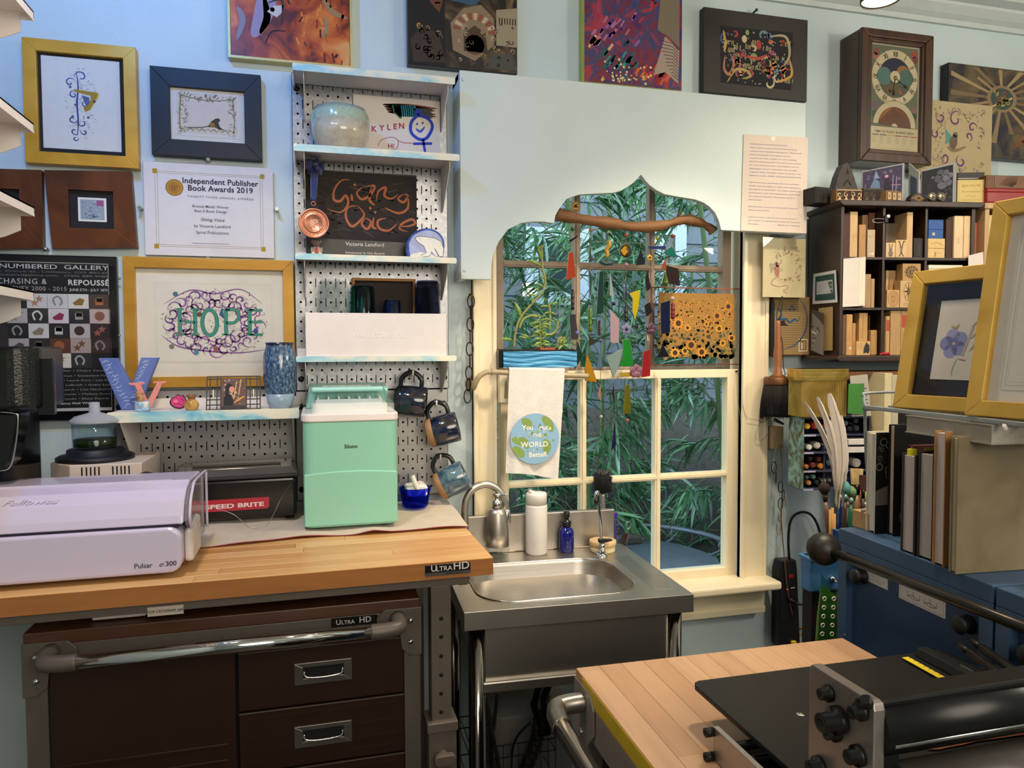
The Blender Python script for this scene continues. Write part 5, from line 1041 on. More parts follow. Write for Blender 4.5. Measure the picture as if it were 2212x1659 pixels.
for xs,sg in ((hx0,1),(hx1,-1)):O(G().tube(smooth_path([(xs,-.004,hz),(xs,-.04,hz),(xs+.006*sg,-.056,hz-.001),(xs+.03*sg,-.062,hz-.002),(xs+.055*sg,-.062,hz-.002)],5),.0145,14),'handle_elbow',frame_m,K,local=True)
O(G().tube([(hx0+.05,-.062,hz-.002),(hx1-.05,-.062,hz-.002)],.0128,16),'handle_bar',M('chrome','d8d8d8',.06,1,var=0),K,local=True)
kx,kz=pl(891,1404,K);O(G().lathe([(.008,0),(.008,.003),(.005,.004),(.005,.002),(0,.002)],18,(kx,-.001,kz),(0,-1,0)),'lock',steel,K,local=True)
a=plr(715,1330,815,1352,K,-.0005);d=D(a[0],zt-.031,a[2]-a[0],.018,-.0006,.0001);d.rect(0,0,1,1,'0a0a0a');d.up();d.text('U',.1,.25,.010,'b8b4b0','LEFT',.02);d.text('LTRA',.22,.25,.0075,'b8b4b0','LEFT',.02);d.text('HD',.6,.25,.0115,'b8b4b0','LEFT',.02);O(d,'badge',PRG,K,local=True)
for xs in (xl+.06,-.06):
 for y in (.06,.36):O(G().lathe([(.05,-.015),(.055,-.01),(.055,.01),(.05,.015)],20,(xs,y,.056),(1,0,0)),'caster',black_lacquer,K,local=True);O(G().box(xs-.02,y-.02,.1,xs+.02,y+.02,.122),'caster_plate',frame_m,K,local=True)
# == stainless utility sink
ss=MR('brushed_stainless',[(.3,'aaa59c'),(.5,'bcb6ae'),(.7,'b0aaa2')],5,.33,4,.2,stretch=(1,1,40),metal=1,bump=0)
ss2=M('satin_stainless','bcb6ac',.38,1,var=.06,scale=10)
FL,FR=aZ(1002.2,1323.8,.895),aZ(1498.2,1284.1,.895)
SK=T('utility_sink','freestanding stainless steel sink on round legs below the window','sink',(FR.x,FR.y,0),rot=math.atan2(FR.y-FL.y,FR.x-FL.x))
SW=(FR-FL).length;SD=.46;SZ=.895
o=rrect(-SW+.045,.042,-.098,.335,.085,7)
g=G();n=len(o);cx,cy=-SW/2-.02,.19
def outer(p):
 dx,dy=p[0]-cx,p[1]-cy;t=min([((0 if dx > 0 else -SW)-cx)/dx if abs(dx) > 1e-6 else 9,((SD if dy > 0 else 0)-cy)/dy if abs(dy) > 1e-6 else 9]);return cx+dx*t,cy+dy*t
ou=[outer(p) for p in o]
vs_=[(x,y,SZ) for x,y in ou]+[(x,y,SZ) for x,y in o]
g.add(vs_,[(i,(i+1) % n,(i+1) % n+n,i+n) for i in range(n)],False)
for X,Y in ((-SW,0),(0,0),(0,SD),(-SW,SD)):     # square off the corners
 k=min(range(n),key=lambda i:(ou[i][0]-X)**2+(ou[i][1]-Y)**2);ks=[i for i in range(n) if abs(ou[i][0]-X) < 1e-4],[i for i in range(n) if abs(ou[i][1]-Y) < 1e-4]
 a=min(ks[0],key=lambda i:abs(ou[i][1]-Y));b=min(ks[1],key=lambda i:abs(ou[i][0]-X))
 tri=[(ou[a][0],ou[a][1],SZ),(X,Y,SZ),(ou[b][0],ou[b][1],SZ)];cr=(V(tri[1])-V(tri[0])).cross(V(tri[2])-V(tri[0])).z
 g.add(tri if cr > 0 else tri[::-1],[(0,1,2)],False)
O(g,'deck',ss2,SK,local=True)
g=G();loops=[(o,SZ),([(cx+(x-cx)*.985,cy+(y-cy)*.98) for x,y in o],SZ-.008),([(cx+(x-cx)*.96,cy+(y-cy)*.95) for x,y in o],SZ-.13),([(cx+(x-cx)*.9,cy+(y-cy)*.86) for x,y in o],SZ-.155),([(cx+(x-cx)*.1,cy+(y-cy)*.1) for x,y in o],SZ-.162)]
vs_=[(x,y,z) for lp,z in loops for x,y in lp]
g.add(vs_,[(j*n+i,(j+1)*n+i,(j+1)*n+(i+1) % n,j*n+(i+1) % n)[::-1] for j in range(len(loops)-1) for i in range(n)],True)
O(g,'basin',ss,SK,local=True)
O(G().tube([(x,y,SZ+.0008) for x,y in o],.0022,6,True),'basin_lip',steel,SK,local=True)
O(G().box(-.075,.05,SZ-.0002,-.03,.33,SZ+.0006),'drain_groove',ss,SK,local=True,bev=.0005)
O(G().lathe([(.03,0),(.028,.002),(.02,.0005),(0,.0005)],20,(-SW/2,.19,SZ-.1615)),'drain',steel,SK,local=True)
O(G().box(-SW,-.0012,SZ-.040,0,.002,SZ+.0006).box(-SW,0,SZ-.040,-SW+.002,SD,SZ).box(-.002,0,SZ-.040,0,SD,SZ),'rim_apron',ss2,SK,local=True,bev=.0008)
bL=aZ(1095,1193,SZ);O(G().box(-SW,SD-.02,SZ,-.028,SD,SZ+.105),'backsplash',ss2,SK,local=True,bev=.003)
O(G().box(-SW+.042,.03,SZ-.17,-.05,.35,SZ-.04).box(-SW+.042,.018,SZ-.19,-.05,.05,SZ-.165),'bowl_housing',ss2,SK,local=True,bev=.004)
for lx in (-SW+.033,-.033):
 for ly in (.035,SD-.035):O(G().cyl((lx,ly,0),(lx,ly,SZ-.04),.019,n=20),'leg',M('polished_stainless_tube','8e8880',.12,1,var=0),SK,local=True)
def ons(x,y,r):
 p=aZ(x,y,SZ);yb=FL.y+(FR.y-FL.y)*(p.x-FL.x)/(FR.x-FL.x)+SD-.02;yy=min(p.y+r*.4,yb-r-.003);q=aY(x,y,yy);return V((q.x,yy,SZ))
# ---- faucet
YF_=-.085;q=lambda x,y,Y=YF_:aY(x,y,Y)
t=T('gooseneck_faucet','brushed steel gooseneck faucet rising behind the bench corner','faucet',(q(1005,1160).x,YF_,SZ))
fx=q(1004,1100)
cp=[V((fx.x,YF_,SZ)),V((fx.x,YF_,fx.z-.02)),V((fx.x,YF_,fx.z))]+[q(*p) for p in ((1008,1078),(1022,1056),(1048,1046),(1072,1055),(1088,1075),(1093,1098),(1094,1110))]
O(G().tube(smooth_path(cp,6),.0098,16),'spout',ss2,t)
e=q(1094,1106);O(G().lathe([(.0115,-.030),(.012,-.028),(.012,-.004),(.0105,0),(.0105,.008)],18,(e.x,YF_,e.z)),'aerator',steel,t)
O(G().lathe([(.022,0),(.022,.012),(.016,.03),(.0098,.034)],20,(fx.x,YF_,SZ)),'base',ss2,t)
O(G().tube([(fx.x,YF_,SZ+.03),(fx.x+.03,YF_-.01,SZ+.045)],.005,8),'lever',steel,t)
# ---- soap dispenser
p=ons(1074,1203,.024);h=aY(1074,1096,p.y).z-SZ;r=abs(aY(1097,1180,p.y).x-aY(1047,1180,p.y).x)/2
t=T('soap_dispenser','brushed steel soap dispenser with a clear glass foot','dispenser',(p.x,p.y,SZ))
hb=h*.17+.006
O(G().lathe([(r,hb),(r*.98,hb+h*.3),(r*.8,h*.88),(r*.7,h*.96),(r*.3,h)],28,(p.x,p.y,SZ)),'body',ss2,t)
O(G().lathe([(0,.0005),(r*.9,.0005),(r,.004),(r,hb),(0,hb)],28,(p.x,p.y,SZ),cap=False),'glass_foot',gl('clear_glass','f4f6f6'),t)
O(G().lathe([(r*.42,h),(r*.42,h+.018),(r*.2,h+.02),(r*.2,h+.03),(r*.36,h+.032),(r*.36,h+.038),(0,h+.039)],20,(p.x,p.y,SZ)).tube([(p.x,p.y,SZ+h+.035),(p.x+.022,p.y-.01,SZ+h+.036),(p.x+.026,p.y-.012,SZ+h+.030)],.003,8),'pump',steel,t)
# ---- white bottle
p=ons(1159,1197,.022);h=aY(1159,1064,p.y).z-SZ;r=abs(aY(1181,1150,p.y).x-aY(1136,1150,p.y).x)/2
t=T('water_bottle','matte white insulated water bottle with a flip lid','bottle',(p.x,p.y,SZ));mw=M('matte_white_bottle','e2dcd4',.45,var=.02)
O(G().lathe([(r*.88,0),(r,.005),(r,h*.78),(r*.96,h*.81)],32,(p.x,p.y,SZ)),'body',mw,t)
O(G().lathe([(r*.96,h*.815),(r*.96,h*.97),(r*.9,h),(0,h*1.005)],32,(p.x,p.y,SZ)).prism([(p.x-r*.75,SZ+h+.004),(p.x-r*.2,SZ+h*.985),(p.x+.0,SZ+h*.985),(p.x-r*.05,SZ+h+.002),(p.x-r*.7,SZ+h+.011)],p.y-.008,p.y+.008),'lid',mw,t)
# ---- cobalt spray bottle
p=ons(1224,1192,.014);h=aY(1224,1138,p.y).z-SZ;r=abs(aY(1239,1170,p.y).x-aY(1209,1170,p.y).x)/2
t=T('spray_bottle','small cobalt blue glass spray bottle with a black pump','bottle',(p.x,p.y,SZ))
O(G().lathe([(r*.9,0),(r,.004),(r,h*.78),(r*.85,h*.93),(r*.5,h),(r*.5,h+.004)],28,(p.x,p.y,SZ)),'body',M('cobalt_bottle_glass','12186e',.06,var=.05,coat=.5),t)
O(G().lathe([(r*.62,h+.002),(r*.62,h+.017),(r*.3,h+.018),(r*.3,h+.026),(r*.42,h+.027),(r*.42,h+.042),(0,h+.043)],20,(p.x,p.y,SZ)).tube([(p.x,p.y,SZ+h+.036),(p.x-r*.3,p.y-.012,SZ+h+.036)],.0025,6),'pump',M('black_gloss_plastic'),t)
# ---- filter tap
p=aY(1299,1205,-.172);t=T('filter_tap','slim chrome filter tap with a black lever on the sink corner','tap',(p.x,p.y,SZ));chrome=M('chrome')
O(G().lathe([(.017,0),(.017,.003),(.013,.007),(.011,.010)],24,(p.x,p.y,SZ)).cyl((p.x+.003,p.y,SZ+.008),(p.x+.001,p.y,SZ+.042),.0085,.0075,18),'base',chrome,t)
z2=aY(1289,1062,p.y).z;O(G().tube(smooth_path([(p.x-.001,p.y,SZ+.035),(p.x-.002,p.y,SZ+.085),(p.x-.006,p.y,SZ+.12),(p.x-.009,p.y,z2-.012),(p.x-.012,p.y-.003,z2),(p.x-.018,p.y-.006,z2-.004),(p.x-.019,p.y-.007,z2-.02)],6),.0043,12),'spout',chrome,t)
O(G().cyl((p.x-.019,p.y-.007,z2-.034),(p.x-.019,p.y-.007,z2-.018),.0055,.005,12),'outlet',M('black_gloss_plastic'),t)
O(G().ext([(p.x-.008,p.y-.009,SZ+.038),(p.x+.0,p.y-.009,SZ+.036),(p.x+.028,p.y-.012,SZ+.043),(p.x+.028,p.y-.012,SZ+.046),(p.x+.0,p.y-.009,SZ+.048),(p.x-.008,p.y-.009,SZ+.048)],(0,.016,0)),'lever',M('black_gloss_plastic'),t,bev=.0015)
# ---- wooden tub
p=ons(1302,1193,.03);r=abs(aY(1329,1165,p.y).x-aY(1275,1165,p.y).x)/2;h=aY(1302,1166,p.y).z-SZ
t=T('round_tub','round pale wooden lidded tub with burned lettering','tub',(p.x,p.y,SZ));pw=M('pale_turned_wood','d6b482',.5,var=.08,scale=60,stretch=(1,1,6))
O(G().lathe([(r*.86,0),(r*.92,.003),(r*.92,h*.55)],32,(p.x,p.y,SZ)),'bowl',M('cream_tub','dccba0',.4,var=.04),t);O(G().lathe([(r*.9,h*.55),(r,h*.56),(r,h*.97),(r*.96,h),(0,h)],32,(p.x,p.y,SZ)),'lid',pw,t)
d=D(0,0,1,1,-.0003);d.line([(r*.85*math.cos(k*PI/20),r*.85*math.sin(k*PI/20)) for k in range(41)],.0006,'6a4a2a');d.text('natural',-.0,.006,.006,'6a4a2a',bold=.02);d.text('body',.004,-.007,.006,'6a4a2a',bold=.02,sh=.3)
d.xf(Matrix.Translation((p.x,p.y,SZ+h)) @ Matrix.Rotation(math.radians(-90),4,'X'));O(d,'burned_lettering',PRG,t)
# ---- bottle brush, purple tool, loop, dark handle behind the tub
def stick(name,label,cat,pts,r,m,Y,tip=None):
 P_=[aY(x,y,Y) for x,y in pts];P_.insert(0,V((P_[0].x-.004,Y-.004,.747)))
 t=T(name,label,cat,P_[0]);O(G().tube(smooth_path(P_,5),r,10),'handle',m,t);return t,P_
t,P_=stick('bottle_brush','round black bristled bottle brush standing head up behind the tap','brush',[(1306,1180),(1304,1120),(1302,1064)],.0065,ss2,-.025)
c=aY(1302,1040,-.025);R_=abs(aY(1322,1040,-.025).x-c.x);rb=random.Random(9);g=G()
zt,zb=aY(1302,1016,-.025).z,aY(1302,1064,-.025).z
g.lathe([(.006,zb),(R_*.85,zb+.003),(R_*.9,zt-.02),(R_*.6,zt-.012),(0,zt-.012)],18,(c.x,c.y,0))
O(g,'bristle_core',M('brush_black','0c0b0a',.9),t)
g=G()
for i in range(420):
 a_=rb.uniform(0,6.28);f=rb.random();up=f > .55
 b0=V((c.x+.3*R_*math.cos(a_),c.y+.3*R_*math.sin(a_),zb+(zt-zb)*.65 if up else zb+(zt-zb)*rb.uniform(.05,.75)))
 e=V((c.x+R_*(rb.uniform(.3,1) if up else rb.uniform(.95,1.05))*math.cos(a_),c.y+R_*(rb.uniform(.3,1) if up else 1)*math.sin(a_),zt+rb.uniform(-.006,.004) if up else b0.z+rb.uniform(-.003,.003)))
 g.mat(1 if up and i % 2 else 0).tube([b0,e],.0006,3)
O(g,'bristles',[M('brush_black'),M('brush_grey','6a6664',.8)],t,kind='stuff')
t,P_=stick('sculpting_tool','purple plastic tool with a scoop head standing behind the tub','tool',[(1329,1178),(1329,1140),(1328,1122)],.0035,M('purple_plastic','4a2aa0',.3),-.035)
a=P_[-1];O(G().ext([(a.x-.004,a.y,a.z-.002),(a.x+.004,a.y,a.z-.002),(a.x+.010,a.y-.001,a.z+.016),(a.x+.006,a.y-.001,a.z+.02),(a.x-.008,a.y-.001,a.z+.02),(a.x-.009,a.y-.001,a.z+.012)],(0,.004,0)),'scoop',M('purple_plastic'),t,bev=.001)
t,P_=stick('loop_tool','thin steel tool ending in an oval loop beside the sink','tool',[(1352,1192),(1357,1160),(1357,1142)],.0013,steel,-.045)
a=P_[-1];O(G().tube([(a.x+.0075*math.sin(k*PI/9),a.y,a.z+.0105-.0105*math.cos(k*PI/9)) for k in range(18)],.0012,6,True),'loop',steel,t)
t,P_=stick('scrub_tool','dark wooden tool handle leaning right of the tub','tool',[(1338,1192),(1347,1165),(1352,1150)],.0078,M('dark_walnut','2a1a12',.35),-.06)
p=aY(1358,1200,-.075);p.z=SZ;t=T('clear_spatula','small clear plastic spatula leaning at the sink corner','tool',(p.x,p.y,SZ));a=[aY(*k,-.075) for k in ((1348,1205),(1357,1183),(1366,1183),(1366,1190),(1360,1204))]
O(G().ext(a,(0,.002,0)),'blade',gl('clear_glass','f4f6f6'),t)
# ---- plumbing and clutter under the sink
blk=M('black_rubber');Yu=-.33
g=G();path=smooth_path([aY(1175,1500,Yu),aY(1165,1560,Yu),aY(1160,1600,Yu),aY(1140,1650,Yu),aY(1120,1700,Yu)],14);g.tube(path,[.016+.0022*(i % 4 < 2) for i in range(len(path))],14)
t=T('drain_hose','ribbed black drain hose hanging under the sink','hose',path[-1]);O(g,'ribbed_hose',M('dark_grey_hose','26241f',.45),t)
a=aY(1180,1470,Yu);b=aY(1172,1580,Yu);O(G().cyl(a+V((.01,0,.02)),a,.016).tube(smooth_path([a,a.lerp(b,.35)+V((-.012,0,0)),a.lerp(b,.7),b],5),[.02]*6+[.026]*6+[.024]*4,14),'trap_body',M('black_gloss_plastic'),t)
a=aY(1095,1500,-.16);tag(O(slab(rrect(a.x-.06,-.26,a.x+.16,-.08,.03,4),.0,a.z-.01),'plastic_bucket',M('grey_white_plastic','8e8a86',.5,var=.05),bev=.004),'grey white plastic bin in the shadow under the sink','bin')
pts=smooth_path([aY(1146,1560,Yu),aY(1115,1595,Yu),aY(1105,1640,Yu),aY(1103,1720,Yu)],6);tag(O(G().tube(pts,.003,6),'black_cable',blk),'thin black cable curving under the sink','cable')
for i,(pp,lb) in enumerate(((((1049,1500),(1060,1570),(1075,1640),(1085,1720)),'left braided supply hose hanging straight under the sink'),(((1074,1500),(1068,1560),(1062,1600),(1064,1720)),'right braided supply hose crossing the other under the sink'))):
 tag(O(G().tube(smooth_path([aY(x,y,-.36+.03*i) for x,y in pp],6),.0045,8),'supply_hose',M('braided_hose','4a4642',.35,.7,var=.3,scale=400)),lb,'hose')
wb0,wb1=aY(1020,1620,Yu-.03),aY(1200,1612,Yu-.03);t=T('wire_basket','dark wire basket standing under the sink','basket',((wb0.x+wb1.x)/2,-.3,0));g=G()
for z in (wb0.z,wb0.z-.03,wb0.z-.1,.012):
 g.tube([(wb0.x,-.36,z),(wb1.x,-.36,z),(wb1.x,-.2,z),(wb0.x,-.2,z)],.0016,5,True)
for i in range(12):x=wb0.x+(wb1.x-wb0.x)*i/11;g.tube([(x,-.36,0),(x,-.36,wb0.z)],.0012,5)
for i in range(5):y=-.36+.04*i;g.tube([(wb0.x,y,.012),(wb1.x,y,.012)],.0012,5)
O(g,'wire_grid',M('black_iron'),t,kind='stuff')
# == blue steel cabinets on the right
blue=M('blue_enamel_steel','36506e',.42,var=.05,scale=12)
blue_d=M('blue_enamel_shaded','2a4060',.45,var=.05,scale=12)  # darker copy of the enamel: the inset panel's shade put into the colour
e0=aZ(1812,1140,1.079);e1=aZ(2145,1265,1.079);CZ=1.079
ca=math.atan2(e1.y-e0.y,e1.x-e0.x)+PI/2            # turn so that local -x faces the room's left
def blue_cab(label,y0,y1,x_in):
 t=T('steel_cabinet',label,'cabinet',(e0.x,e0.y,0),rot=ca)
 O(G().box(0,y0,CZ-.03,.56,y1,CZ),'top',blue,t,local=True,bev=.002)
 O(G().box(0,y0,.05,.02,y0+.026,CZ-.03).box(0,y1-.026,.05,.02,y1,CZ-.03).box(0,y0+.026,CZ-.045,.02,y1-.026,CZ-.03).box(0,y0+.026,.05,.02,y1-.026,.09).box(.02,y0,.05,.56,y1,CZ-.03),'frame',blue,t,local=True,bev=.001)
 O(G().box(.016,y0+.026,.09,.021,y1-.026,CZ-.045),'side_panel',blue_d,t,local=True)
 for yy in (y0+.06,y1-.06):
  for zz in (CZ-.085,.62):O(G().lathe([(.015,0),(.016,.004),(.010,.010),(.016,.020),(.014,.024),(0,.024)],20,(.016,yy,zz),(-1,0,0)),'rubber_bumper',blk,t,local=True)
 for yy in (y0+.04,y1-.045):O(G().lathe([(.0035,0),(.002,.0015),(0,.0015)],10,(.0,yy-.02 if yy < (y0+y1)/2 else yy+.02,.86),(-1,0,0)),'bolt',greige,t,local=True)
 return t
LEN=1.079
yl=-(e1-e0).length
t=blue_cab('dark blue steel cabinet with white labels, books standing on it',yl,0,0);BC=t
blue_cab('second dark blue steel cabinet nearest the right edge of the photo',yl-.42,yl-.006,0)
def side_label(name,corners,draw):
 q=[]
 for x,y in corners:
  n=wm(BC).to_3x3() @ V((-1,0,0));p=aN(x,y,wm(BC) @ V((.0158,0,0)),n);q.append(wm(BC).inverted() @ p)
 y0,y1=q[0].y,q[1].y;z1=(q[0].z+q[1].z)/2;z0=(q[2].z+q[3].z)/2
 w_=abs(y1-y0);d=D(0,0,w_,z1-z0,0,.00012)
 d.rect(0,0,1,1,'d2c8c0');d.up();draw(d)
 d.xf(Matrix.Translation((.0155,max(y0,y1),z0)) @ Matrix.Rotation(-PI/2,4,'Z'));O(d,name,PR,BC,local=True)
def dl1(d):
 for i in range(11):d.line([(.08,.9-.08*i),(.85-.1*(i % 3),.9-.08*i)],.012,'8a8480')
def dl2(d):
 for a,b in (((.04,.06),(.96,.06)),((.04,.94),(.96,.94)),((.04,.06),(.04,.94)),((.96,.06),(.96,.94))):d.line([a,b],.005,'6a6460')
 for u in (.2,.56):
  for a,b in (((0,.1),(.14,.04)),((.14,.04),(.26,.1)),((0,.1),(.12,.17)),((.12,.17),(.26,.1)),((0,.1),(0,.25)),((.14,.04),(.14,.2)),((.26,.1),(.26,.26)),((.12,.17),(.12,.3))):d.line([(u+a[0],.12+a[1]),(u+b[0],.12+b[1])],.008,'3a3634')
 for i in range(3):d.line([(.1,.86-.05*i),(.8,.86-.05*i)],.008,'8a8480')
side_label('instruction_label',[(1868,1196),(1919,1220),(1914,1277),(1867,1248)],dl1)
side_label('warning_label',[(1943,1231),(2044,1270),(2044,1337),(1942,1292)],dl2)
# books in a row on the cabinet
def book(label,ff,w_,d_,h,cov,page='c8bfb0',x_off=0,tilt=0,name='book',cov2=None,front=None,round_=0):
 """ff: pixel of the bottom front corner of the fore-edge; w_ thickness (along the row), d_ cover width, h height"""
 p=aZ(*ff,CZ+.0008);t=T(name,label,'book',p,rot=(0,0,ca))
 pg=M('page_block_'+page,page,.85,scale=120,var=.10,stretch=(1,24,1))
 cb=.0025
 O(G().box(0,0,0,d_,cb,h).box(0,w_-cb,0,d_,w_,h).box(d_-cb,0,0,d_,w_,h),'cover',cov,t,local=True,bev=.0008)
 O(G().box(.004,cb,.003,d_-cb,w_-cb,h-.004),'pages',pg,t,local=True)
 if front:
  d=D(0,0,d_,h,-.0004);front(d);O(d,'cover_print',PR,t,local=True)
 return t
olive=MR('olive_cloth',[(.3,'6a5c42'),(.5,'786a4e'),(.7,'80725a')],12,.75,6,.6,bump=.15)
def mono(d):
 d.rect(.0,.0,1,.28,'121010');d.rect(0,.28,1,1,'8f8880');d.up();d.poly([(0,.42),(.25,.5),(.3,.66),(.55,.68),(.75,.8),(1,.82),(1,1),(0,1)],'141212');d.up();rq=random.Random(2)
 for i in range(70):
  u,v=rq.uniform(.03,.95),rq.uniform(.55,.98);r_=rq.uniform(.015,.06);d.disc(u,v,r_,'8f8880',10);d.ly += 1;d.disc(u,v,r_*.7,'141212',10);d.ly -= 1
 d.disc(.62,.62,.2,'8f8880',20);d.up();d.line([(.2,.17),(.3,.18)],.02,'c8b89a');d.line([(.18,.09),(.24,.12),(.3,.09),(.24,.06),(.18,.09)],.02,'b09a3a')
def bear_(d):
 d.rect(0,0,1,1,'0f0e0e');d.up();rq=random.Random(5)
 for i in range(26):d.disc(rq.uniform(.1,.6),rq.uniform(.02,.2),rq.uniform(.03,.08),rq.choice(['5a5856','3a3836','6a6866','2a2828']),9)
 d.disc(.35,.3,.1,'6a6866',12)
bk=M('black_cloth','121012',.6,var=.15)
book('cream spined book with a black bubble patterned cover at the far end',(1889,1153),.028,.16,.205,M('cream_board','cfc6b2',.6),'d8d0c0',front=mono)
book('black rounded sketchbook with a grey photo at the foot',(1929,1158),.018,.15,.222,M('black_leatherette','0d0c0d',.4),'b8a690',front=bear_)
book('dark red cloth bound book behind the two thick grey books',(1968,1166),.012,.14,.185,M('oxblood_cloth','5a1c14',.6),'b8a898')
t=book('thick book in charcoal boards with yellow sticky tabs',(1973,1200),.034,.13,.182,M('charcoal_board','2c2828',.6),'b4a8a4')
O(G().box(.006,.02,.178,.02,.028,.19).box(.03,.012,.18,.05,.013,.193),'sticky_tab',M('yellow_paper','d8cc30',.7),t,local=True)
book('second thick charcoal book with a grey page block',(2012,1214),.036,.13,.19,M('charcoal_board'),'a8a09c')
t=book('tan board book with white pages behind the olive book',(2037,1226),.026,.14,.232,M('tan_board','a87a4c',.6),'c4b8b4')
t=book('olive grey cloth book with its plain cover facing the room',(2064,1241),.016,.16,.228,olive,'c0b498')
p=aZ(2190,1224,CZ);t=T('book','old book with a worn brown marbled spine at the right edge','book',(p.x,p.y,CZ),rot=ca)
O(G().box(0,.0,0,.16,.04,.25),'cover',MR('worn_marbled_boards',[(.4,'3a2a20'),(.5,'7a6a5a'),(.62,'4a2c1e')],60,.7,5,1,bump=.1),t,local=True,bev=.002);O(G().box(-.004,.004,.004,0,.036,.24),'pages',M('page_block_a8a09c','a8a09c'),t,local=True)
p=aZ(1878,1148,CZ+.0005);tag(O(G().box(p.x,p.y,CZ+.0005,p.x+.05,p.y+.05,CZ+.036),'kraft_box',M('kraft_box_card','b08a5c',.8,var=.06),bev=.001),'small kraft cardboard box at the back corner of the blue cabinet','box')
hb_=CZ+.236
t=T('book','grey paperback lying flat on top of the standing books','book',aZ(1972,1200,CZ)+V((.0,.045,.2)),rot=ca)
tz=t.location;O(G().box(.012,-.2,.022,.17,-.012,.050),'pages',M('page_block_9a9488','9a9488',.85,scale=120,var=.12,stretch=(1,1,24)),t,local=True);O(G().box(.01,-.202,.050,.172,-.01,.052).box(.01,-.202,.020,.172,-.01,.022),'cover',M('grey_card_cover','8a8478',.6),t,local=True)
# wire shelf riser over the books
w0=aZ(1866,875,1.34);wire=M('grey_coated_wire','8f9496',.4,.3)
t=T('wire_shelf','grey coated wire shelf riser standing over the books','shelf',(w0.x,w0.y,CZ),rot=ca);zs=1.336-CZ
O(G().box(-.002,-.62,zs-.004,.004,.0,zs+.004),'front_rail',wire,t,local=True,bev=.0015)
for i in range(9):O(G().box(.02+.035*i,-.62,zs-.002,.024+.035*i,0,zs+.002),'long_wire',wire,t,local=True)
for y in (-.0,-.3,-.6):O(G().tube([(0,y,zs-.005),(.32,y,zs-.005)],.003,6),'cross_wire',wire,t,local=True)
q=wm(t).inverted();lg=[q @ aY(x,y,w0.y+.03) for x,y in ((1868,880),(1870,960),(1875,1040),(1878,1092),(1872,1104),(1862,1102))]
O(G().tube(smooth_path([(0.0,.0,zs-.002)]+lg,5),.0034,8),'leg',wire,t,local=True)
O(G().tube(smooth_path([(.0,-.004,zs),(.003,.004,zs+.02),(.02,.006,zs+.028),(.2,.01,zs+.03),(.3,.0,zs+.03),(.32,-.0,zs)],5),.003,8),'end_loop',wire,t,local=True)
O(G().tube([(.32,-.01,0),(.32,-.01,zs)],.0034,8).tube([(.32,-.6,0),(.32,-.6,zs)],.0034,8),'rear_legs',wire,t,local=True)
O(G().cyl((.0,-.335,zs-.012),(.0,-.335,zs-.002),.004),'rubber_foot',powder,t,local=True)
# two gold frames leaning back on the riser
ws=M('pale_watercolour_paper','cfcac2',.85,var=.015)
ga=math.radians(-90+9.2)
def lean_frame(label,bl,z,w_,h,rail,lean,board,sheet_in,art,ang=ga,off=(0,0)):
 p=aZ(*bl,z);t=T('gold_framed_picture',label,'picture',p,rot=Euler((-lean,0,ang)))
 O(ring(G(),0,0,w_,h,rail,0,.022),'frame',gold2,t,local=True,bev=.0015)
 O(G().box(rail,.014,rail,w_-rail,.018,h-rail),'mat_board',board,t,local=True)
 s=sheet_in;d=D(s[0],s[1],s[2]-s[0],s[3]-s[1],.0135);d.rect(0,0,1,1,'d2cdc6');d.up();art(d);O(d,'print',PR,t,local=True)
 O(G().box(rail,.007,rail,w_-rail,.0085,h-rail),'glazing',clear,t,local=True)
 return t
gold2=MR('brushed_gold_leaf',[(.25,'b08a34'),(.5,'c8a048'),(.75,'d4ae5a')],9,.4,5,.6,metal=.35,bump=.05)
def violet(d):
 u0,v0=.38,.45
 for i in range(5):a_=.6+i*1.2566;d.disc(u0+.14*math.cos(a_),v0+.1*math.sin(a_),.14,['8a90c4','9a9ed0','7f86be','9498cc','8a8ec8'][i],16)
 d.up();d.disc(u0,v0,.1,'6a72b4',14);d.up();d.disc(u0,v0,.03,'c8b86a',8);d.line([(u0-.1,v0+.22),(u0,v0+.2),(u0+.06,v0+.24)],.05,'a89c6a',True,4)
 d.line([(.58,.3),(.66,.5),(.72,.66)],.05,'b4a898');d.line([(.52,.26),(.66,.24)],.04,'b08a84',True);d.line([(.5,.28),(.42,.12),(.44,.04)],.02,'9a9c7a',True,4)
 for i in range(12):u,v=.7+.03*(i % 5),.36+.03*i;d.line([(u,v),(u+.07,v+.035)],.018,'8f947c',True)
def pale(d):
 for k,h in ((.03,'b8b2aa'),(.05,'c4beb6')):d.line([(k,k),(1-k,k),(1-k,1-k),(k,1-k),(k,k)],.006,h)
 for i in range(14):d.curl(.5+.1*math.cos(i),.5+.1*math.sin(i*2),.08,i,.8,.01,'b0a8b4')
zf=1.3425
p1=aZ(1927,878,zf);
h1=0.0
lean_frame('smaller gold framed watercolour of a violet with black mat, leaning on the wire shelf',(1927,879),zf,.21,.262,.026,math.radians(11),card_b,(.058,.058,.152,.204),violet)
lean_frame('larger gold framed pale picture leaning in front of the violet watercolour',(2082,896),zf,.26,.36,.026,math.radians(10),ws,(.046,.046,.214,.314),pale)
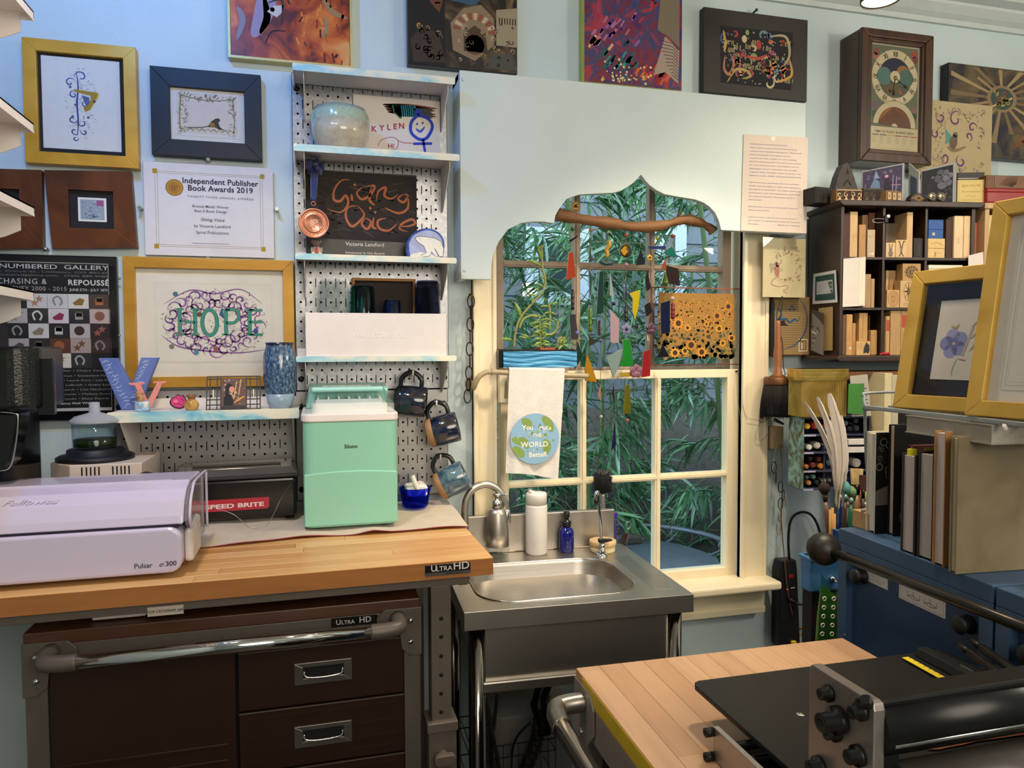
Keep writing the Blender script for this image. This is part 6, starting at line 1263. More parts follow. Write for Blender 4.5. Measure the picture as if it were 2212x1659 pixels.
# == press on its butcher block cart
C0=aZ(1245,1443,.93);C1=aZ(1820,1378,.93);CT=T('tool_cart','butcher block topped steel cart with a chrome side handle','cart',(C0.x,C0.y,0),rot=math.atan2(C1.y-C0.y,C1.x-C0.x));TZ=.93
cw_=(C1-C0).length;cmats=[woodm('pale_beech_a','b08868','bc9674',(14,1.2,14)),woodm('pale_beech_b','ac8464','b89270',(14,1.2,14)),woodm('pale_beech_c','b28c6c','c09a78',(14,1.2,14)),woodm('pale_beech_d','a98262','b68e6c',(14,1.2,14))]
staves(CT,.0,cw_,-.72,0,TZ-.03,TZ,.04,'y',cmats,random.Random(33),.9,1.6)
O(G().box(-.0003,-.72,TZ-.0295,.0012,0,TZ-.001),'edge_face',woodm('beech_edge_pale','a87850','b88a60',(14,1.2,14)),CT,local=True)
O(G().box(-.0012,-.7,TZ-.0262,-.0002,-.03,TZ-.0022),'tape_measure_strip',M('yellow_tape','b89c20',.5,var=.08),CT,local=True)
steel_g=M('grey_powder_steel','8a8078',.42,.3,var=.04)
O(G().box(.0,-.72,TZ-.085,cw_,-.003,TZ-.03),'top_frame',steel_g,CT,local=True,bev=.001)
for a_,b_ in ((.004,-.72),(.004,-.043),(cw_-.03,-.043)):O(G().box(a_,b_,.12,a_+.026,b_+.04,TZ-.085),'post',steel_g,CT,local=True,bev=.001)
O(G().box(.03,-.70,.14,cw_-.02,-.02,TZ-.1),'cabinet_body',M('dark_brown_enamel'),CT,local=True)
for yb in (-.04,):
 O(G().ext([(-.004,yb+.04,TZ-.012),(-.004,yb-.035,TZ-.012),(-.004,yb-.05,TZ-.03),(-.004,yb-.05,TZ-.07),(-.004,yb-.02,TZ-.1),(-.004,yb+.04,TZ-.1)],(.003,0,0)),'corner_plate',steel_g,CT,local=True,bev=.001)
 O(G().lathe([(.006,0),(.0055,.003),(0,.005)],14,(-.004,yb-.0,TZ-.085),(-1,0,0)),'screw',steel,CT,local=True)
hz=TZ-.035
O(G().tube(smooth_path([(-.002,-.045,hz),(-.03,-.045,hz-.001),(-.047,-.05,hz-.002),(-.056,-.07,hz-.003),(-.058,-.1,hz-.004),(-.058,-.105,hz-.004)],5),.0155,14),'handle_elbow',M('brushed_elbow_steel','8e8880',.3,.9),CT,local=True)
O(G().tube([(-.058,-.1,hz-.004),(-.058,-.62,hz-.004)],.0135,16),'handle_bar',M('satin_chrome','c8c4be',.16,1,var=0),CT,local=True)
O(G().tube(smooth_path([(-.058,-.615,hz-.004),(-.056,-.65,hz-.003),(-.04,-.668,hz),(-.002,-.668,hz)],5),.0155,14),'handle_elbow',M('brushed_elbow_steel'),CT,local=True)
for xs in (.05,cw_-.05):
 for y in (-.07,-.65):O(G().lathe([(.045,-.014),(.05,-.01),(.05,.01),(.045,.014)],18,(xs,y,.05),(1,0,0)),'caster',black_lacquer,CT,local=True);O(G().box(xs-.02,y-.02,.095,xs+.02,y+.02,.142),'caster_plate',steel_g,CT,local=True)
# press
PX_=.515;blk_s=M('black_anodised','141414',.42,.3,var=.1,scale=30);alum=M('milled_aluminium','aca49e',.38,.85,var=.05,scale=60,stretch=(1,30,1))
t=T('rolling_press','black bench rolling mill press with aluminium side plates','press',(.72,-1.35,TZ));PT=t
bz=.985;q=[aZ(1492,1472,bz),aZ(1905,1417,bz)]
g=G();bp=[(q[0].x+.012,q[0].y),(q[0].x+.004,q[0].y-.004),(q[0].x,q[0].y-.012),(q[0].x,-1.62),(.93,-1.62),(.93,q[0].y-.002)]
O(slab(bp,bz-.007,bz),'bed_plate',blk_s,t,bev=.001)
for x,y in ((1729,1543),(1571,1517)):
 if x > 1600:p=aZ(x,y,bz);O(G().lathe([(.0055,0),(.0055,.0005),(.002,.0008),(0,.0002)],16,p),'bed_screw',steel,t)
# support rails beneath the bed
for xr_,nm in ((.478,'bed_rail'),(.9,'bed_rail')):O(G().box(xr_,-1.62,TZ+.002,xr_+.008,-1.195,.974),nm,alum,t,bev=.001)
for y in (-1.21,-1.24):
 pass
for px_,py in ((1544,1588),(1544,1641)):
 b=aX(px_,py,.476);O(G().lathe([(.0058,0),(.0058,.011),(.0035,.011),(.003,.007),(0,.007)],14,(.478,b.y+.008,b.z),(-1,0,0)),'cap_bolt',blk_s,t)
O(G().cyl((.486,-1.215,.955),(.9,-1.215,.955),.006).cyl((.486,-1.225,.94),(.9,-1.225,.94),.006),'tie_rod',blk_s,t)
O(G().box(.486,-1.6,TZ+.0005,.9,-1.2,TZ+.012),'base_plate',blk_s,t)
# side plates
tl,tr=aX(1748,1431,PX_),aX(1888,1504,PX_)
sp=[(tl.y,TZ+.012),(tl.y,tl.z-.006),(tl.y-.003,tl.z-.001),(tl.y-.008,tl.z),(tr.y+.006,tl.z),(tr.y+.001,tl.z-.002),(tr.y-.001,tl.z-.008),(tr.y-.001,TZ+.012)]
for xa,lab in ((PX_,1),(.868,0)):
 O(G().ext([(xa,y,z) for y,z in sp],(.0125,0,0)),'side_plate',alum,t,bev=.0012)
for x,y,r_,L_ in ((1785,1498,.0072,.012),(1856,1537,.0075,.014),(1869,1517,.0055,.012),(1800,1583,.0075,.013),(1849,1633,.0085,.014),(1765,1655,.0085,.014),(1808,1556,.0115,.024)):
 b=aX(x,y,PX_-.004);O(G().lathe([(r_*1.25,0),(r_*1.25,L_*.35),(r_*.85,L_*.4),(r_*.85,L_),(r_*.45,L_),(r_*.4,L_*.6),(0,L_*.6)],18,(PX_,b.y,b.z),(-1,0,0)),'cap_bolt',blk_s,t)
ry=(tl.y+tr.y)/2
ry=tr.y+.022
O(G().cyl((PX_+.012,ry,tl.z-.034),(.868,ry,tl.z-.034),.030,n=36),'upper_roller',M('black_roller','1a1a1a',.3,.4),t)
O(G().box(PX_+.012,tr.y+.004,tl.z-.010,.868,tr.y+.034,tl.z-.0015),'cross_beam',blk_s,t,bev=.003)
O(G().box(PX_+.0125,tr.y+.002,.99,PX_+.034,tr.y+.06,tl.z-.012),'bearing_block',blk_s,t,bev=.003)
r0,r1=aY(1975,1604,tr.y-.004),aY(2212,1556,tr.y-.004)
O(G().cyl((PX_+.02,tr.y-.004,r0.z),(.868,tr.y-.004,r0.z),.0034,n=12),'steel_guide_rod',steel,t)
r0=aY(2000,1632,tr.y-.0)
O(G().cyl((PX_+.03,tr.y-.0,r0.z-.03),(.868,tr.y-.0,r0.z-.03),.026,n=32),'lower_roller',M('grey_roller','4a4642',.4,.4),t)
# capstan handle
bl=aX(1782,1187,.935);rd=aX(2212,1356,.935);hub=V((.935,rd.y-.2,rd.z))
O(G().tube([bl,hub],.0085,14),'long_spoke',M('black_oxide_steel','34302c',.3,.7),t)
O(G().ball(bl+V((0,.004,0)),.0315,24),'ball_knob',M('black_phenolic','17140f',.45),t)
O(G().cyl((.88,hub.y,hub.z),(.955,hub.y,hub.z),.03,n=24),'capstan_hub',blk_s,t)
for (x,y) in ((2072,1394),(2098,1384)):
 e=aX(x,y,.95 if x < 2080 else .965);f=aX(x+110,y+112,.95 if x < 2080 else .965);f.y -= .1
 O(G().tube([e.lerp(f,.10),f],.0072,12),'short_spoke',M('black_oxide_steel'),t);O(G().tube([e,e.lerp(f,.11)],.0052,10),'threaded_end',blk_s,t)
# loose things on the bed
def tape():
 a=[aZ(x,y,bz+.0025) for x,y in ((1962,1420),(2060,1474))]
 return a
a=tape();dv=(a[1]-a[0]).normalized();nv=V((-dv.y,dv.x,0));e=a[1]+dv*.05
t=T('yellow_ruler','yellow tape ruler strip lying along the press bed','ruler',a[0]);O(G().ext([a[0],a[0]-nv*.011,e-nv*.011,e],(0,0,.001)),'strip',M('bright_yellow','d8c02a',.4),t)
g=G();
for i in range(14):c_=a[0]+(e-a[0])*(i+.5)/14;g.ext([c_,c_-nv*.004,c_-nv*.004+dv*.0008,c_+dv*.0008],(0,0,.0012))
O(g,'graduation',M('hole_black'),t,kind='stuff')
s0=aZ(1972,1416,bz)+nv*.001;s1=s0+dv*.17
t=T('stop_bar','thin black stop bar lying beside the yellow ruler','bar',s0);O(G().ext([s0+V((0,0,.0008)),s0+nv*.026+V((0,0,.0008)),s0+nv*.024+V((0,0,.012)),s0+nv*.006+V((0,0,.012))],s1-s0),'body',blk_s,t,bev=.001)
m_=s0+dv*.07+nv*.015;O(G().ext([m_+V((0,0,.0122)),m_+dv*.022+V((0,0,.0122)),m_+dv*.022+nv*.004+V((0,0,.0122)),m_+nv*.004+V((0,0,.0122))],(0,0,.0015)),'clip',steel,t)
cop=MR('bright_copper_sheet',[(.3,'9a5a3c'),(.6,'b87850')],20,.35,4,.5,metal=.8,bump=.05)
z=bz+.0012
def cu(label,pts):
 p=[aZ(x,y,z) for x,y in pts];g=G();n=len(p);g.add([(v.x,v.y,z) for v in p]+[(v.x,v.y,z+.0008) for v in p],[list(range(n)),list(range(n,2*n))[::-1]]+[(i,(i+1) % n,(i+1) % n+n,i+n) for i in range(n)]);tag(O(g,'copper_offcut',cop),label,'copper')
cu('long copper strip offcut lying under the press rollers',[(2075,1585),(2212,1560),(2212,1588),(2110,1602),(2060,1606)])
cu('jagged copper offcut with leaf shaped cutouts on the press bed',[(2003,1577),(2040,1572),(2060,1566),(2085,1560),(2120,1566),(2080,1583),(2050,1590),(2025,1586)])
cu('small pointed copper offcut nearest the press roller',[(2003,1620),(2030,1606),(2070,1602),(2126,1598),(2080,1610),(2050,1615),(2030,1620)])
# == bookcase of rubber stamps (turned a little out from the wall)
ba=-math.radians(8.7);dark=MR('dark_stained_oak',[(.3,'1c100c'),(.5,'2c1a12'),(.7,'38221a')],4,.45,6,.5,stretch=(9,9,.8),bump=.1)
KB=T('bookcase','dark stained bookcase of pigeonholes full of rubber stamps on the back wall','bookcase',(1.458,-.2,1.40),rot=ba)
q=lambda x,y,off=0:pl(x,y,KB,off)
X0=q(1815,600)[0];X1=q(2119,500)[0];ZT=q(1900,447)[1];ZB=q(1900,772)[1];DP=.185
O(G().box(X0,0,ZB,X0+.010,DP,ZT),'side_panel',dark,KB,local=True,bev=.001);O(G().box(X1-.03,0,ZB,X1-.018,DP,ZT),'side_panel',dark,KB,local=True,bev=.001)
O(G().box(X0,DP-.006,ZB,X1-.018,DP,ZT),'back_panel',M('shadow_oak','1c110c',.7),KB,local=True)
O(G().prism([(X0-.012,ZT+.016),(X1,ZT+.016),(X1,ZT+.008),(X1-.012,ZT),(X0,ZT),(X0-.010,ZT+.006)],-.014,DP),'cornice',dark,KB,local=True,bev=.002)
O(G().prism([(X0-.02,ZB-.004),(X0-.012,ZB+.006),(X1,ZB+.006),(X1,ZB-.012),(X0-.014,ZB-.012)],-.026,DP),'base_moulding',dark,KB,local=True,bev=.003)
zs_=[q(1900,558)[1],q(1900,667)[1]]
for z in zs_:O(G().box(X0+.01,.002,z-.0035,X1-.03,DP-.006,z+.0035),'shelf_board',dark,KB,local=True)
xd=[q(1911.5,500)[0],q(2003,500)[0]]
lv=[ZB+.006]+[v for z in zs_[::-1] for v in (z-.0035,z+.0035)]+[ZT]
for x in xd:
 for a_,b_ in ((lv[0],lv[1]),(lv[2],lv[3]),(lv[4],lv[5])):O(G().box(x-.0035,.004,a_,x+.0035,DP-.006,b_),'divider',dark,KB,local=True)
floors={0:zs_[0]+.0037,1:zs_[1]+.0037,2:ZB+.0062}
def sm_(h):return M('stamp_wood_'+h,h,.6,var=.10,scale=25,stretch=(8,8,1),bump=.05)
def block(name,label,cat,row,x0,y0,x1,y1,h,off=.012,dp=.03,group=None,on=None,art=None,mat=None,bev=.0012):
 a,b=q(x0,y0,off),q(x1,y1,off);z0=floors[row] if on is None else on
 w=wm(KB) @ V(((a[0]+b[0])/2,off,z0));t=T(name,label,cat,w,rot=ba,group=group);hw=abs(b[0]-a[0])/2-.0004;hh=a[1]-z0
 O(G().box(-hw,0,0,hw,dp,hh),'body',mat or sm_(h),t,local=True,bev=bev)
 if art:d=D(-hw,0,2*hw,hh,-.0004);art(d);O(d,'printed_design',PR,t,local=True)
 t['_top']=z0+hh;return t
K_='3a2c22'
def a_lines(d):
 for i in range(4):d.line([(.3,.35+.04*i),(.62,.36+.04*i)],.03,'9a7a52')
def a_rabbit(d):
 d.disc(.5,.26,.26,'8a7a66',14,ry=.2);d.disc(.5,.52,.17,'8a7a66',12,ry=.12);d.line([(.42,.6),(.34,.92)],.13,'7a6a58',True);d.line([(.58,.6),(.68,.9)],.13,'7a6a58',True);d.up();d.disc(.43,.54,.03,K_,6);d.line([(.36,.1),(.64,.1)],.05,K_)
def a_hare(d):
 d.line([(.5,.2),(.5,.6)],.2,'6a5c4c',True);d.line([(.45,.55),(.32,.9),(.22,.88)],.07,K_,False,4);d.line([(.55,.55),(.68,.9),(.8,.88)],.07,K_,False,4);d.line([(.45,.22),(.3,.06)],.07,K_);d.line([(.55,.22),(.72,.06)],.07,K_);d.up();d.disc(.5,.42,.09,'8a7a66',8)
def a_star(d):
 for i in range(12):a_=i*PI/6;d.line([(.5,.5),(.5+.4*math.cos(a_),.5+.4*math.sin(a_))],.035,'2a201a')
 for i in range(12):a_=i*PI/6+.1;d.line([(.5+.24*math.cos(a_),.5+.24*math.sin(a_)),(.5+.36*math.cos(a_+.2),.5+.36*math.sin(a_+.2))],.06,'2a201a',True)
 d.up();d.disc(.5,.5,.06,'b8905c',8)
def a_rose(d):
 for r_ in (.42,.38):d.line([(.5+r_*math.cos(k*PI/16),.5+r_*1.05*math.sin(k*PI/16)) for k in range(33)],.012,'7a5a3a')
 for i in range(28):a_=i*PI/14;d.line([(.5+.08*math.cos(a_),.5+.08*math.sin(a_)),(.5+.37*math.cos(a_),.5+.38*math.sin(a_))],.01,'8a6a46')
def a_compass(d):
 d.line([(.6+.34*math.cos(k*PI/16),.6+.34*math.sin(k*PI/16)) for k in range(33)],.016,K_)
 for i in range(8):a_=i*PI/4;d.poly([(.6+.05*math.cos(a_-1),.6+.05*math.sin(a_-1)),(.6+.4*math.cos(a_),.6+.4*math.sin(a_)),(.6+.05*math.cos(a_+1),.6+.05*math.sin(a_+1))],['3a2c22','8a6a48'][i % 2])
 d.line([(.2,.1),(.7,.1)],.012,'7a5a3a');d.line([(.2,.16),(.6,.16)],.012,'7a5a3a')
def a_red(d):d.rect(.1,.62,.9,.9,'b8483a');d.line([(.3,.1),(.3,.55)],.06,'a07a52')
def a_dog(d):
 for i in range(4):d.line([(.06,.5+.1*i),(.4,.5+.1*i)],.012,'8a6a46')
 d.poly([(.5,.1),(.52,.5),(.62,.75),(.72,.95),(.8,.8),(.92,.75),(.95,.35),(.85,.1),(.7,.2)],'2c2428')
def spiral(label,row,x0,y0,x1,y1,h,wh,**k):
 t=block('spiral_notebook',label,'notebook',row,x0,y0,x1,y1,h,**k);bx=[c for c in t.children if c.name.startswith('body')][0];g=G()
 xs=[v.co.x for v in bx.data.vertices];zz=[v.co.z for v in bx.data.vertices];n=13
 for i in range(n):z=max(zz)*(i+.5)/n;g.tube([(max(xs)-.001 if wh else min(xs)+.002,-.002+.004*math.cos(k_*PI/4),z+.0028*math.sin(k_*PI/4)) for k_ in range(8)],.0007,4,True)
 O(g,'wire_binding',M('spiral_wire','b8b4ae',.3,.8),t,local=True,kind='stuff')
SG=None
st=lambda label,row,*b,art=None,**k:block('rubber_stamp',label,'stamp',row,*b,art=art,**k)
st('dark red brown stamp standing first at left in the top row',0,1823,462,1836,553,'4a2820',off=.01,dp=.05)
st('tall pale wooden stamp second from left in the top row',0,1836.5,457,1852,553,'c9a878',art=a_lines,off=.008,dp=.06)
st('medium tan stamp third from left in the top row',0,1856,485,1870,553,'b08658',off=.012)
st('greyish stamp standing behind the medium tan one',0,1863,464,1875,553,'a0805c',off=.05)
st('pale beige stamp with white flecks right in the first pigeonhole',0,1874,496,1890,554,'bca88a',off=.01,art=lambda d:(d.rect(.3,.1,.45,.16,'e8e0d0'),d.rect(.55,.1,.8,.16,'e8e0d0'),d.disc(.3,.75,.06,K_,6)))
st('brown stamp at the back behind the wire binder clip',0,1877,459,1893,553,'6e4a30',off=.045)
st('small rabbit stamp in the middle top pigeonhole',0,1914,524,1934,556,'d2b284',off=.006,art=a_rabbit)
st('hare legs stamp printed upside down beside the rabbit stamp',0,1935,518,1959,556,'cfae80',off=.006,art=a_hare)
t_=st('tall pale stamp beside the hare stamp',0,1959.5,458,1971,556,'c9a679',off=.008,dp=.06)
st('dark red stamp standing behind the rabbit and hare stamps',0,1941,464,1958,556,'5a2c1e',off=.05)
st('grey brown drawer box above and behind the rabbit stamp',0,1914,482,1940,556,'6b5c4c',off=.055,dp=.05)
st('black carved stamp right in the middle top pigeonhole',0,1974,514,1993,556,'262120',off=.01,art=lambda d:(d.poly([(.3,.1),(.45,.9),(.7,.7),(.8,.1)],'3c3632'),))
block('sticky_note','yellow sticky note standing above the black carved stamp','note',0,1973,460,1987,556,'cfd048',off=.06,dp=.003,mat=M('yellow_note_paper','d2d24a',.8))
wd=block('wooden_drawer_box','little wooden box with two drawers and cream carving','box',0,2005,515,2041,558,'d6b67c',off=.01,dp=.08,art=lambda d:(d.line([(0,.5),(1,.5)],.02,'7a5a34'),d.line([(.2,.7),(.5,.8),(.9,.65)],.03,'b8945a',False,4),d.line([(.4,.08),(.45,.3)],.05,'8a6438'),d.line([(.55,.25),(.8,.3)],.03,'b8945a')))
bb=block('blue_box','small royal blue box with a brass keyhole','box',0,2006,474,2038,514,'144a8c',on=wd['_top']+.0005,off=.016,dp=.07,mat=M('royal_blue_card','174f96',.5,var=.08),art=lambda d:(d.rect(0,.47,1,.5,'0c3266'),d.disc(.34,.24,.1,'d8c89a',10),d.disc(.34,.24,.03,'2a2a2a',6)))
spiral('dark brown spiral notebook beside the blue box',0,2044,473,2061,554,'3f271a',True,off=.012,dp=.07)
st('tall pale stamp right of the spiral notebook',0,2062,466,2080,556,'dfc298',off=.006,art=a_lines)
st('second tall pale stamp right of the spiral notebook',0,2083,466,2100,556,'dcbd92',off=.006)
block('red_book','thin red booklet leaning at the right of the top row','book',0,2101,481,2109,554,'c8321e',off=.01,dp=.07,mat=M('red_book_cloth','c03a24',.5))
st('plain stamp in the left of the middle row behind the white paper',1,1865,592,1881,663,'a98862',off=.01,art=lambda d:d.disc(.75,.82,.06,K_,6))
st('shorter plain stamp next to the divider in the middle row',1,1882,602,1889,663,'b09068',off=.014)
st('oval rosette stamp in the centre pigeonhole',1,1916,626,1943,663,'c69c68',off=.006,art=a_rose)
cs=st('large compass stamp in the centre pigeonhole',1,1945,606,1974,663,'cca674',off=.006,art=a_compass)
st('windmill star stamp resting on the compass stamp',1,1950,569,1989,605,'b8905c',off=.010,on=cs['_top']+.0003,art=a_star)
for i,(a_,b_,c_,lab) in enumerate(((1914,602,1919,'first thin upright stamp behind the rosette stamp'),(1921,600,1931,'second upright stamp behind the rosette stamp'),(1933,606,1943,'third upright stamp behind the rosette stamp'))):st(lab,1,a_,b_,c_,663,['c8a470','b48c5c','bc9664'][i],off=.042)
tp=st('flat stamp lying on the upright stamps in the centre',1,1914,584,1937,598,'bd9a68',off=.045,on=cs['_top']+.004)
prev=floors[1]
for i,(h,y0,y1,lab) in enumerate((('d8c020',594,664,'yellow and black tins at the bottom of the tin stack'),('3c5a34',588,594,'dark green tin in the tin stack'),('c8d0b4',580,588,'pale green lettered tin in the tin stack'),('e0dcc8',572,580,'white tin at the top of the tin stack'))):
 t=block('flat_tin',lab,'tin',1,2006,y0,2083-3*(i > 1),y1,h,off=.01,dp=.09,on=prev+.0003,mat=M('tin_'+h,h,.35,var=.05),art=(lambda d:(d.rect(.3,0,.5,1,'1c241c'),d.rect(.0,.5,.28,.9,'d8a818'))) if i == 0 else (lambda d:d.line([(.1,.5),(.6,.55)],.02,'5a6a5a')) if i == 2 else None);prev=t['_top']
spiral('spiral notebook with a tan cover in the lower left pigeonhole',2,1821,680,1827,768,'6a4a34',True,off=.01,dp=.06)
st('tall slanted tan stamp beside the spiral notebook',2,1828,679,1841,771,'b88c54',off=.008,art=lambda d:(d.rect(.55,.15,.75,.2,'efe8d8'),a_lines(d)))
st('shorter tan stamp behind the slanted one',2,1842,698,1848,768,'b0844e',off=.014)
dg=st('tan stamp with a black dog print and writing',2,1850,737,1880,768,'c29e68',off=.006,art=a_dog)
st('upright stamp balanced on the dog stamp',2,1856,676,1874,734,'b48c56',off=.012,on=dg['_top']+.0003,art=lambda d:d.line([(.3,.1),(.5,.5),(.4,.9)],.04,'9a7444',False,4))
st('dark tan square stamp at the back of the lower left pigeonhole',2,1877,681,1891,768,'7e5a34',off=.06)
st('rounded tall tan stamp at the right of the lower left pigeonhole',2,1881,713,1895,768,'ab8250',off=.016,bev=.003)
st('narrow stamp with a red print in the lower middle pigeonhole',2,1914,683,1921,770,'bf9a66',off=.008,art=a_red)
st('wide tall stamp in the lower middle pigeonhole',2,1924,671,1945,770,'b08c5c',off=.008,dp=.05)
st('short stamp with a red print beside the wide tall one',2,1947,671,1958,770,'b8905e',off=.010,art=a_red)
w=wm(KB) @ V((q(1905,770)[0],.0,ZB+.0062));g=G();rc=random.Random(4)
for i in range(4):g.tube(smooth_path([w+V((-.012+.006*i,-.004,.002)),w+V((-.004+.006*i,-.008,.005+.002*(i % 2))),w+V((.008+.004*i,-.006,.002))],3),.0028,6)
tag(O(g,'red_ribbon',M('red_ribbon_silk','b02224',.5)),'crumpled red ribbon spilling over the bookcase base','ribbon')
# binder clip
t=T('binder_clip','black binder clip with long wire handles at the top of the bookcase','clip',wm(KB) @ V((q(1915,478)[0],.0,q(1915,478)[1])),rot=ba)
O(G().box(-.006,-.001,-.004,.006,.012,.018),'jaw',black_lacquer,t,local=True,bev=.002);O(G().tube(smooth_path([(-.006,.0,.006),(-.03,-.002,.007),(-.043,-.002,.003),(-.043,-.002,-.002),(-.03,-.002,-.005),(-.006,.0,-.003)],4),.0007,5),'wire_handle',steel,t,local=True)
O(G().lathe([(0,0),(.0055,0),(.005,.002),(0,.0025)],16,(.004,-.0015,.014),(0,-1,0)),'white_disc',powder,t,local=True)
# papers pinned on the bookcase
def plane_paper(name,label,cat,pts,off,h,art=None,curl=.006,side=False):
 if side:
  n=wm(KB).to_3x3() @ V((1,0,0));org=wm(KB) @ V((X0-.001-off,0,0));p=[aN(x,y,org,n) for x,y in pts]
 else:p=[wm(KB) @ V((q(x,y,-off)[0],-off,q(x,y,-off)[1])) for x,y in pts]
 t=T(name,label,cat,(p[2]+p[3])/2);n=((p[1]-p[0]).cross(p[3]-p[0])).normalized()
 if n.dot(CAM-p[0]) < 0:n=-n
 f=lambda u,v:(p[0].lerp(p[1],u)).lerp(p[3].lerp(p[2],u),v)+n*(curl*(u*u)*(.4+.6*v))
 O(sheetmesh(f,8,8),'paper',M('paper_'+h,h,.8,var=.02),t)
 if art:
  d=D(0,0,1,1,0,1);art(d);vs=[]
  for v in d.v:vs.append(f(v[0],1-v[2])+n*(.0004+.00015*(-v[1])))
  d.v=[tuple(v) for v in vs];O(d,'printed_design',PR,t)
 return t
plane_paper('white_card','blank white folded card covering the first middle pigeonhole','card',[(1822,559),(1868,555),(1863,661),(1820,663)],.002,'d6cec4',lambda d:(d.poly([(.74,.05),(.98,.02),(.96,.97),(.74,.93)],'e6dec8')),.012)
plane_paper('pink_print_card','white card with a pink print tucked at the right of the bookcase','card',[(2092,552),(2124,544),(2121,598),(2091,600)],.004,'dcd2cc',lambda d:d.curl(.2,.3,.2,0,1,.06,'c87a80'),.006)
def a_mail(d):
 d.rect(.1,.1,.92,.9,'1f4a4c');d.up();d.rect(.16,.3,.84,.72,'c4c6c8');d.up()
 for v in (.36,.5,.62):d.rect(.66,v-.05,.82,v+.05,'3f6a50')
 for i in range(8):d.line([(.2,.36+.04*i),(.6,.36+.04*i)],.006,'9a9c9e')
plane_paper('postcard','white edged postcard of a dark green envelope on the bookcase side','postcard',[(1757,592),(1807,583),(1812,653),(1755,657)],.001,'d8d8d4',a_mail,.004,True)
def a_eye(d):
 d.rect(0,0,1,1,'8c8680');d.up();d.poly([(0,.6),(.3,.78),(.7,.8),(1,.7),(1,1),(0,1)],'4a4644');d.poly([(0,.45),(.3,.58),(.6,.52),(.5,.42),(.2,.4)],'cdc8c2');d.up();d.disc(.26,.5,.13,'2a2826',12);d.line([(0,.56),(.35,.64),(.7,.52)],.06,'2e2a28',True,4);d.up();d.disc(.22,.52,.03,'d8d4d0',6)
 for i in range(4):d.line([(.05,.3-.06*i),(.45,.34-.07*i),(.8,.3-.05*i)],.03,['5a5652','b8b2ac'][i % 2],True,4)
plane_paper('eye_photo','grey close up photo of an eye curling off the bookcase side','photo',[(1752,668),(1782,678),(1783,768),(1752,756)],.008,'a8a29c',a_eye,.006,True)
plane_paper('tan_paper','blank tan paper pinned behind the eye photo','paper',[(1768,666),(1800,662),(1800,757),(1768,758)],.002,'b09460',None,.002,True)
# carved blocks, photos and boxes on top of the bookcase
ZTOP=1.40+ZT+.0162
def top(px_,y,off):p=aN(px_,y,wm(KB) @ V((0,off,0)),wm(KB).to_3x3() @ V((0,1,0)));return p
carv=lambda n,a,b:MR(n,[(.38,a),(.5,b),(.6,a)],90,.55,3,2.2,bump=.6)
def carved(label,x0,y0,x1,off,dp,mat,face=None,pal=('1a120c','b89468'),yaw=0,shape=None):
 a,b=top(x0,y0,off),top(x1,y0,off);w_=(b-a).length;h=max(.012,a.z-ZTOP);t=T('carved_block',label,'carving',V(((a.x+b.x)/2,(a.y+b.y)/2,ZTOP)),rot=ba+math.radians(yaw))
 pol=shape(w_,h) if shape else rrect(-w_/2,0,w_/2,h,.002)
 O(G().prism(pol,0,dp),'block',mat,t,local=True,bev=.0015)
 if face:d=D(-w_/2,0,w_,h,-.0006,.0003);face(d);O(d,'carved_relief',PR,t,local=True)
 return t
def f_scroll(c1,c2,n=5):
 def f(d):
  d.rect(.04,.08,.96,.92,c1);d.up()
  for i in range(n):
   u=(i+.5)/n;d.curl(u,.55,.42/n,i*1.2,(1 if i % 2 else -1)*1.1,.035,c2);d.poly([(u-.3/n,.12),(u,.4),(u+.3/n,.12)],c2)
  d.line([(.04,.9),(.96,.9)],.02,c2);d.line([(.04,.1),(.96,.1)],.02,c2)
 return f
ebony=M('carved_ebony','15110f',.5,var=.3,scale=120,bump=.5);dkw=M('carved_dark_wood','2e221a',.5,var=.3,scale=90,bump=.4);tanw=M('carved_tan_wood','8a6844',.55,var=.2,scale=60)
carved('black carved printing block at the left end of the bookcase top',1757,404,1808,.05,.05,ebony,f_scroll('100d0b','2e2825'),yaw=16)
def pyr(w_,h):return [(-w_*.5,0),(w_*.5,0),(w_*.46,h*.22),(w_*.3,h*.5),(w_*.2,h*.72),(w_*.08,h*.9),(-.0,h),(-w_*.16,h*.93),(-w_*.3,h*.7),(-w_*.42,h*.35)]
def f_pyr(d):
 for i in range(6):d.line([(.22+.05*i,.08+.13*i),(.5,.2+.13*i),(.78-.05*i,.08+.13*i)],.045,['4a3c30','14100c'][i % 2])
 for i in range(3):d.line([(.1,.06+.07*i),(.4,.06+.07*i)],.03,'4a3c30');d.line([(.6,.06+.07*i),(.92,.06+.07*i)],.03,'4a3c30')
carved('dark pyramid shaped carved block standing at the back',1798,349,1864,.075,.035,dkw,f_pyr,shape=pyr)
carved('light and dark patterned carved block in front of the pyramid',1807,408,1863,.008,.035,tanw,f_scroll('2a1a10','c8a474',4))
carved('narrow dark carved block with a scalloped top',1865,406,1910,.012,.03,dkw,f_scroll('1c1510','5a4634',3))
def f_letters(d):
 for u in (.04,.36,.68):d.rect(u,.1,u+.28,.9,'2a1e16');d.up();d.rect(u+.03,.15,u+.25,.85,'b89a74');d.up();d.curl(u+.14,.5,.07,1,1,.03,'3a281c');d.ly -= 2
carved('pale block with three carved squares',1911,412,1953,.0,.03,tanw,f_letters,yaw=14)
def eye_s(w_,h):return [(-w_/2,h*.2)]+[(-w_/2+w_*k/10,h*.35+h*.65*math.sin(PI*k/10)**.8) for k in range(1,10)]+[(w_/2,h*.1),(w_*.3,0),(-w_*.4,0)]
def f_eye2(d):
 for r_,c in ((.4,'a88a60'),(.34,'2a1c12'),(.25,'a88a60'),(.17,'2a1c12')):d.poly([(.5-r_,.4),(.5,.4+r_),(.5+r_,.4),(.5,.4-r_*.8)],c);d.up()
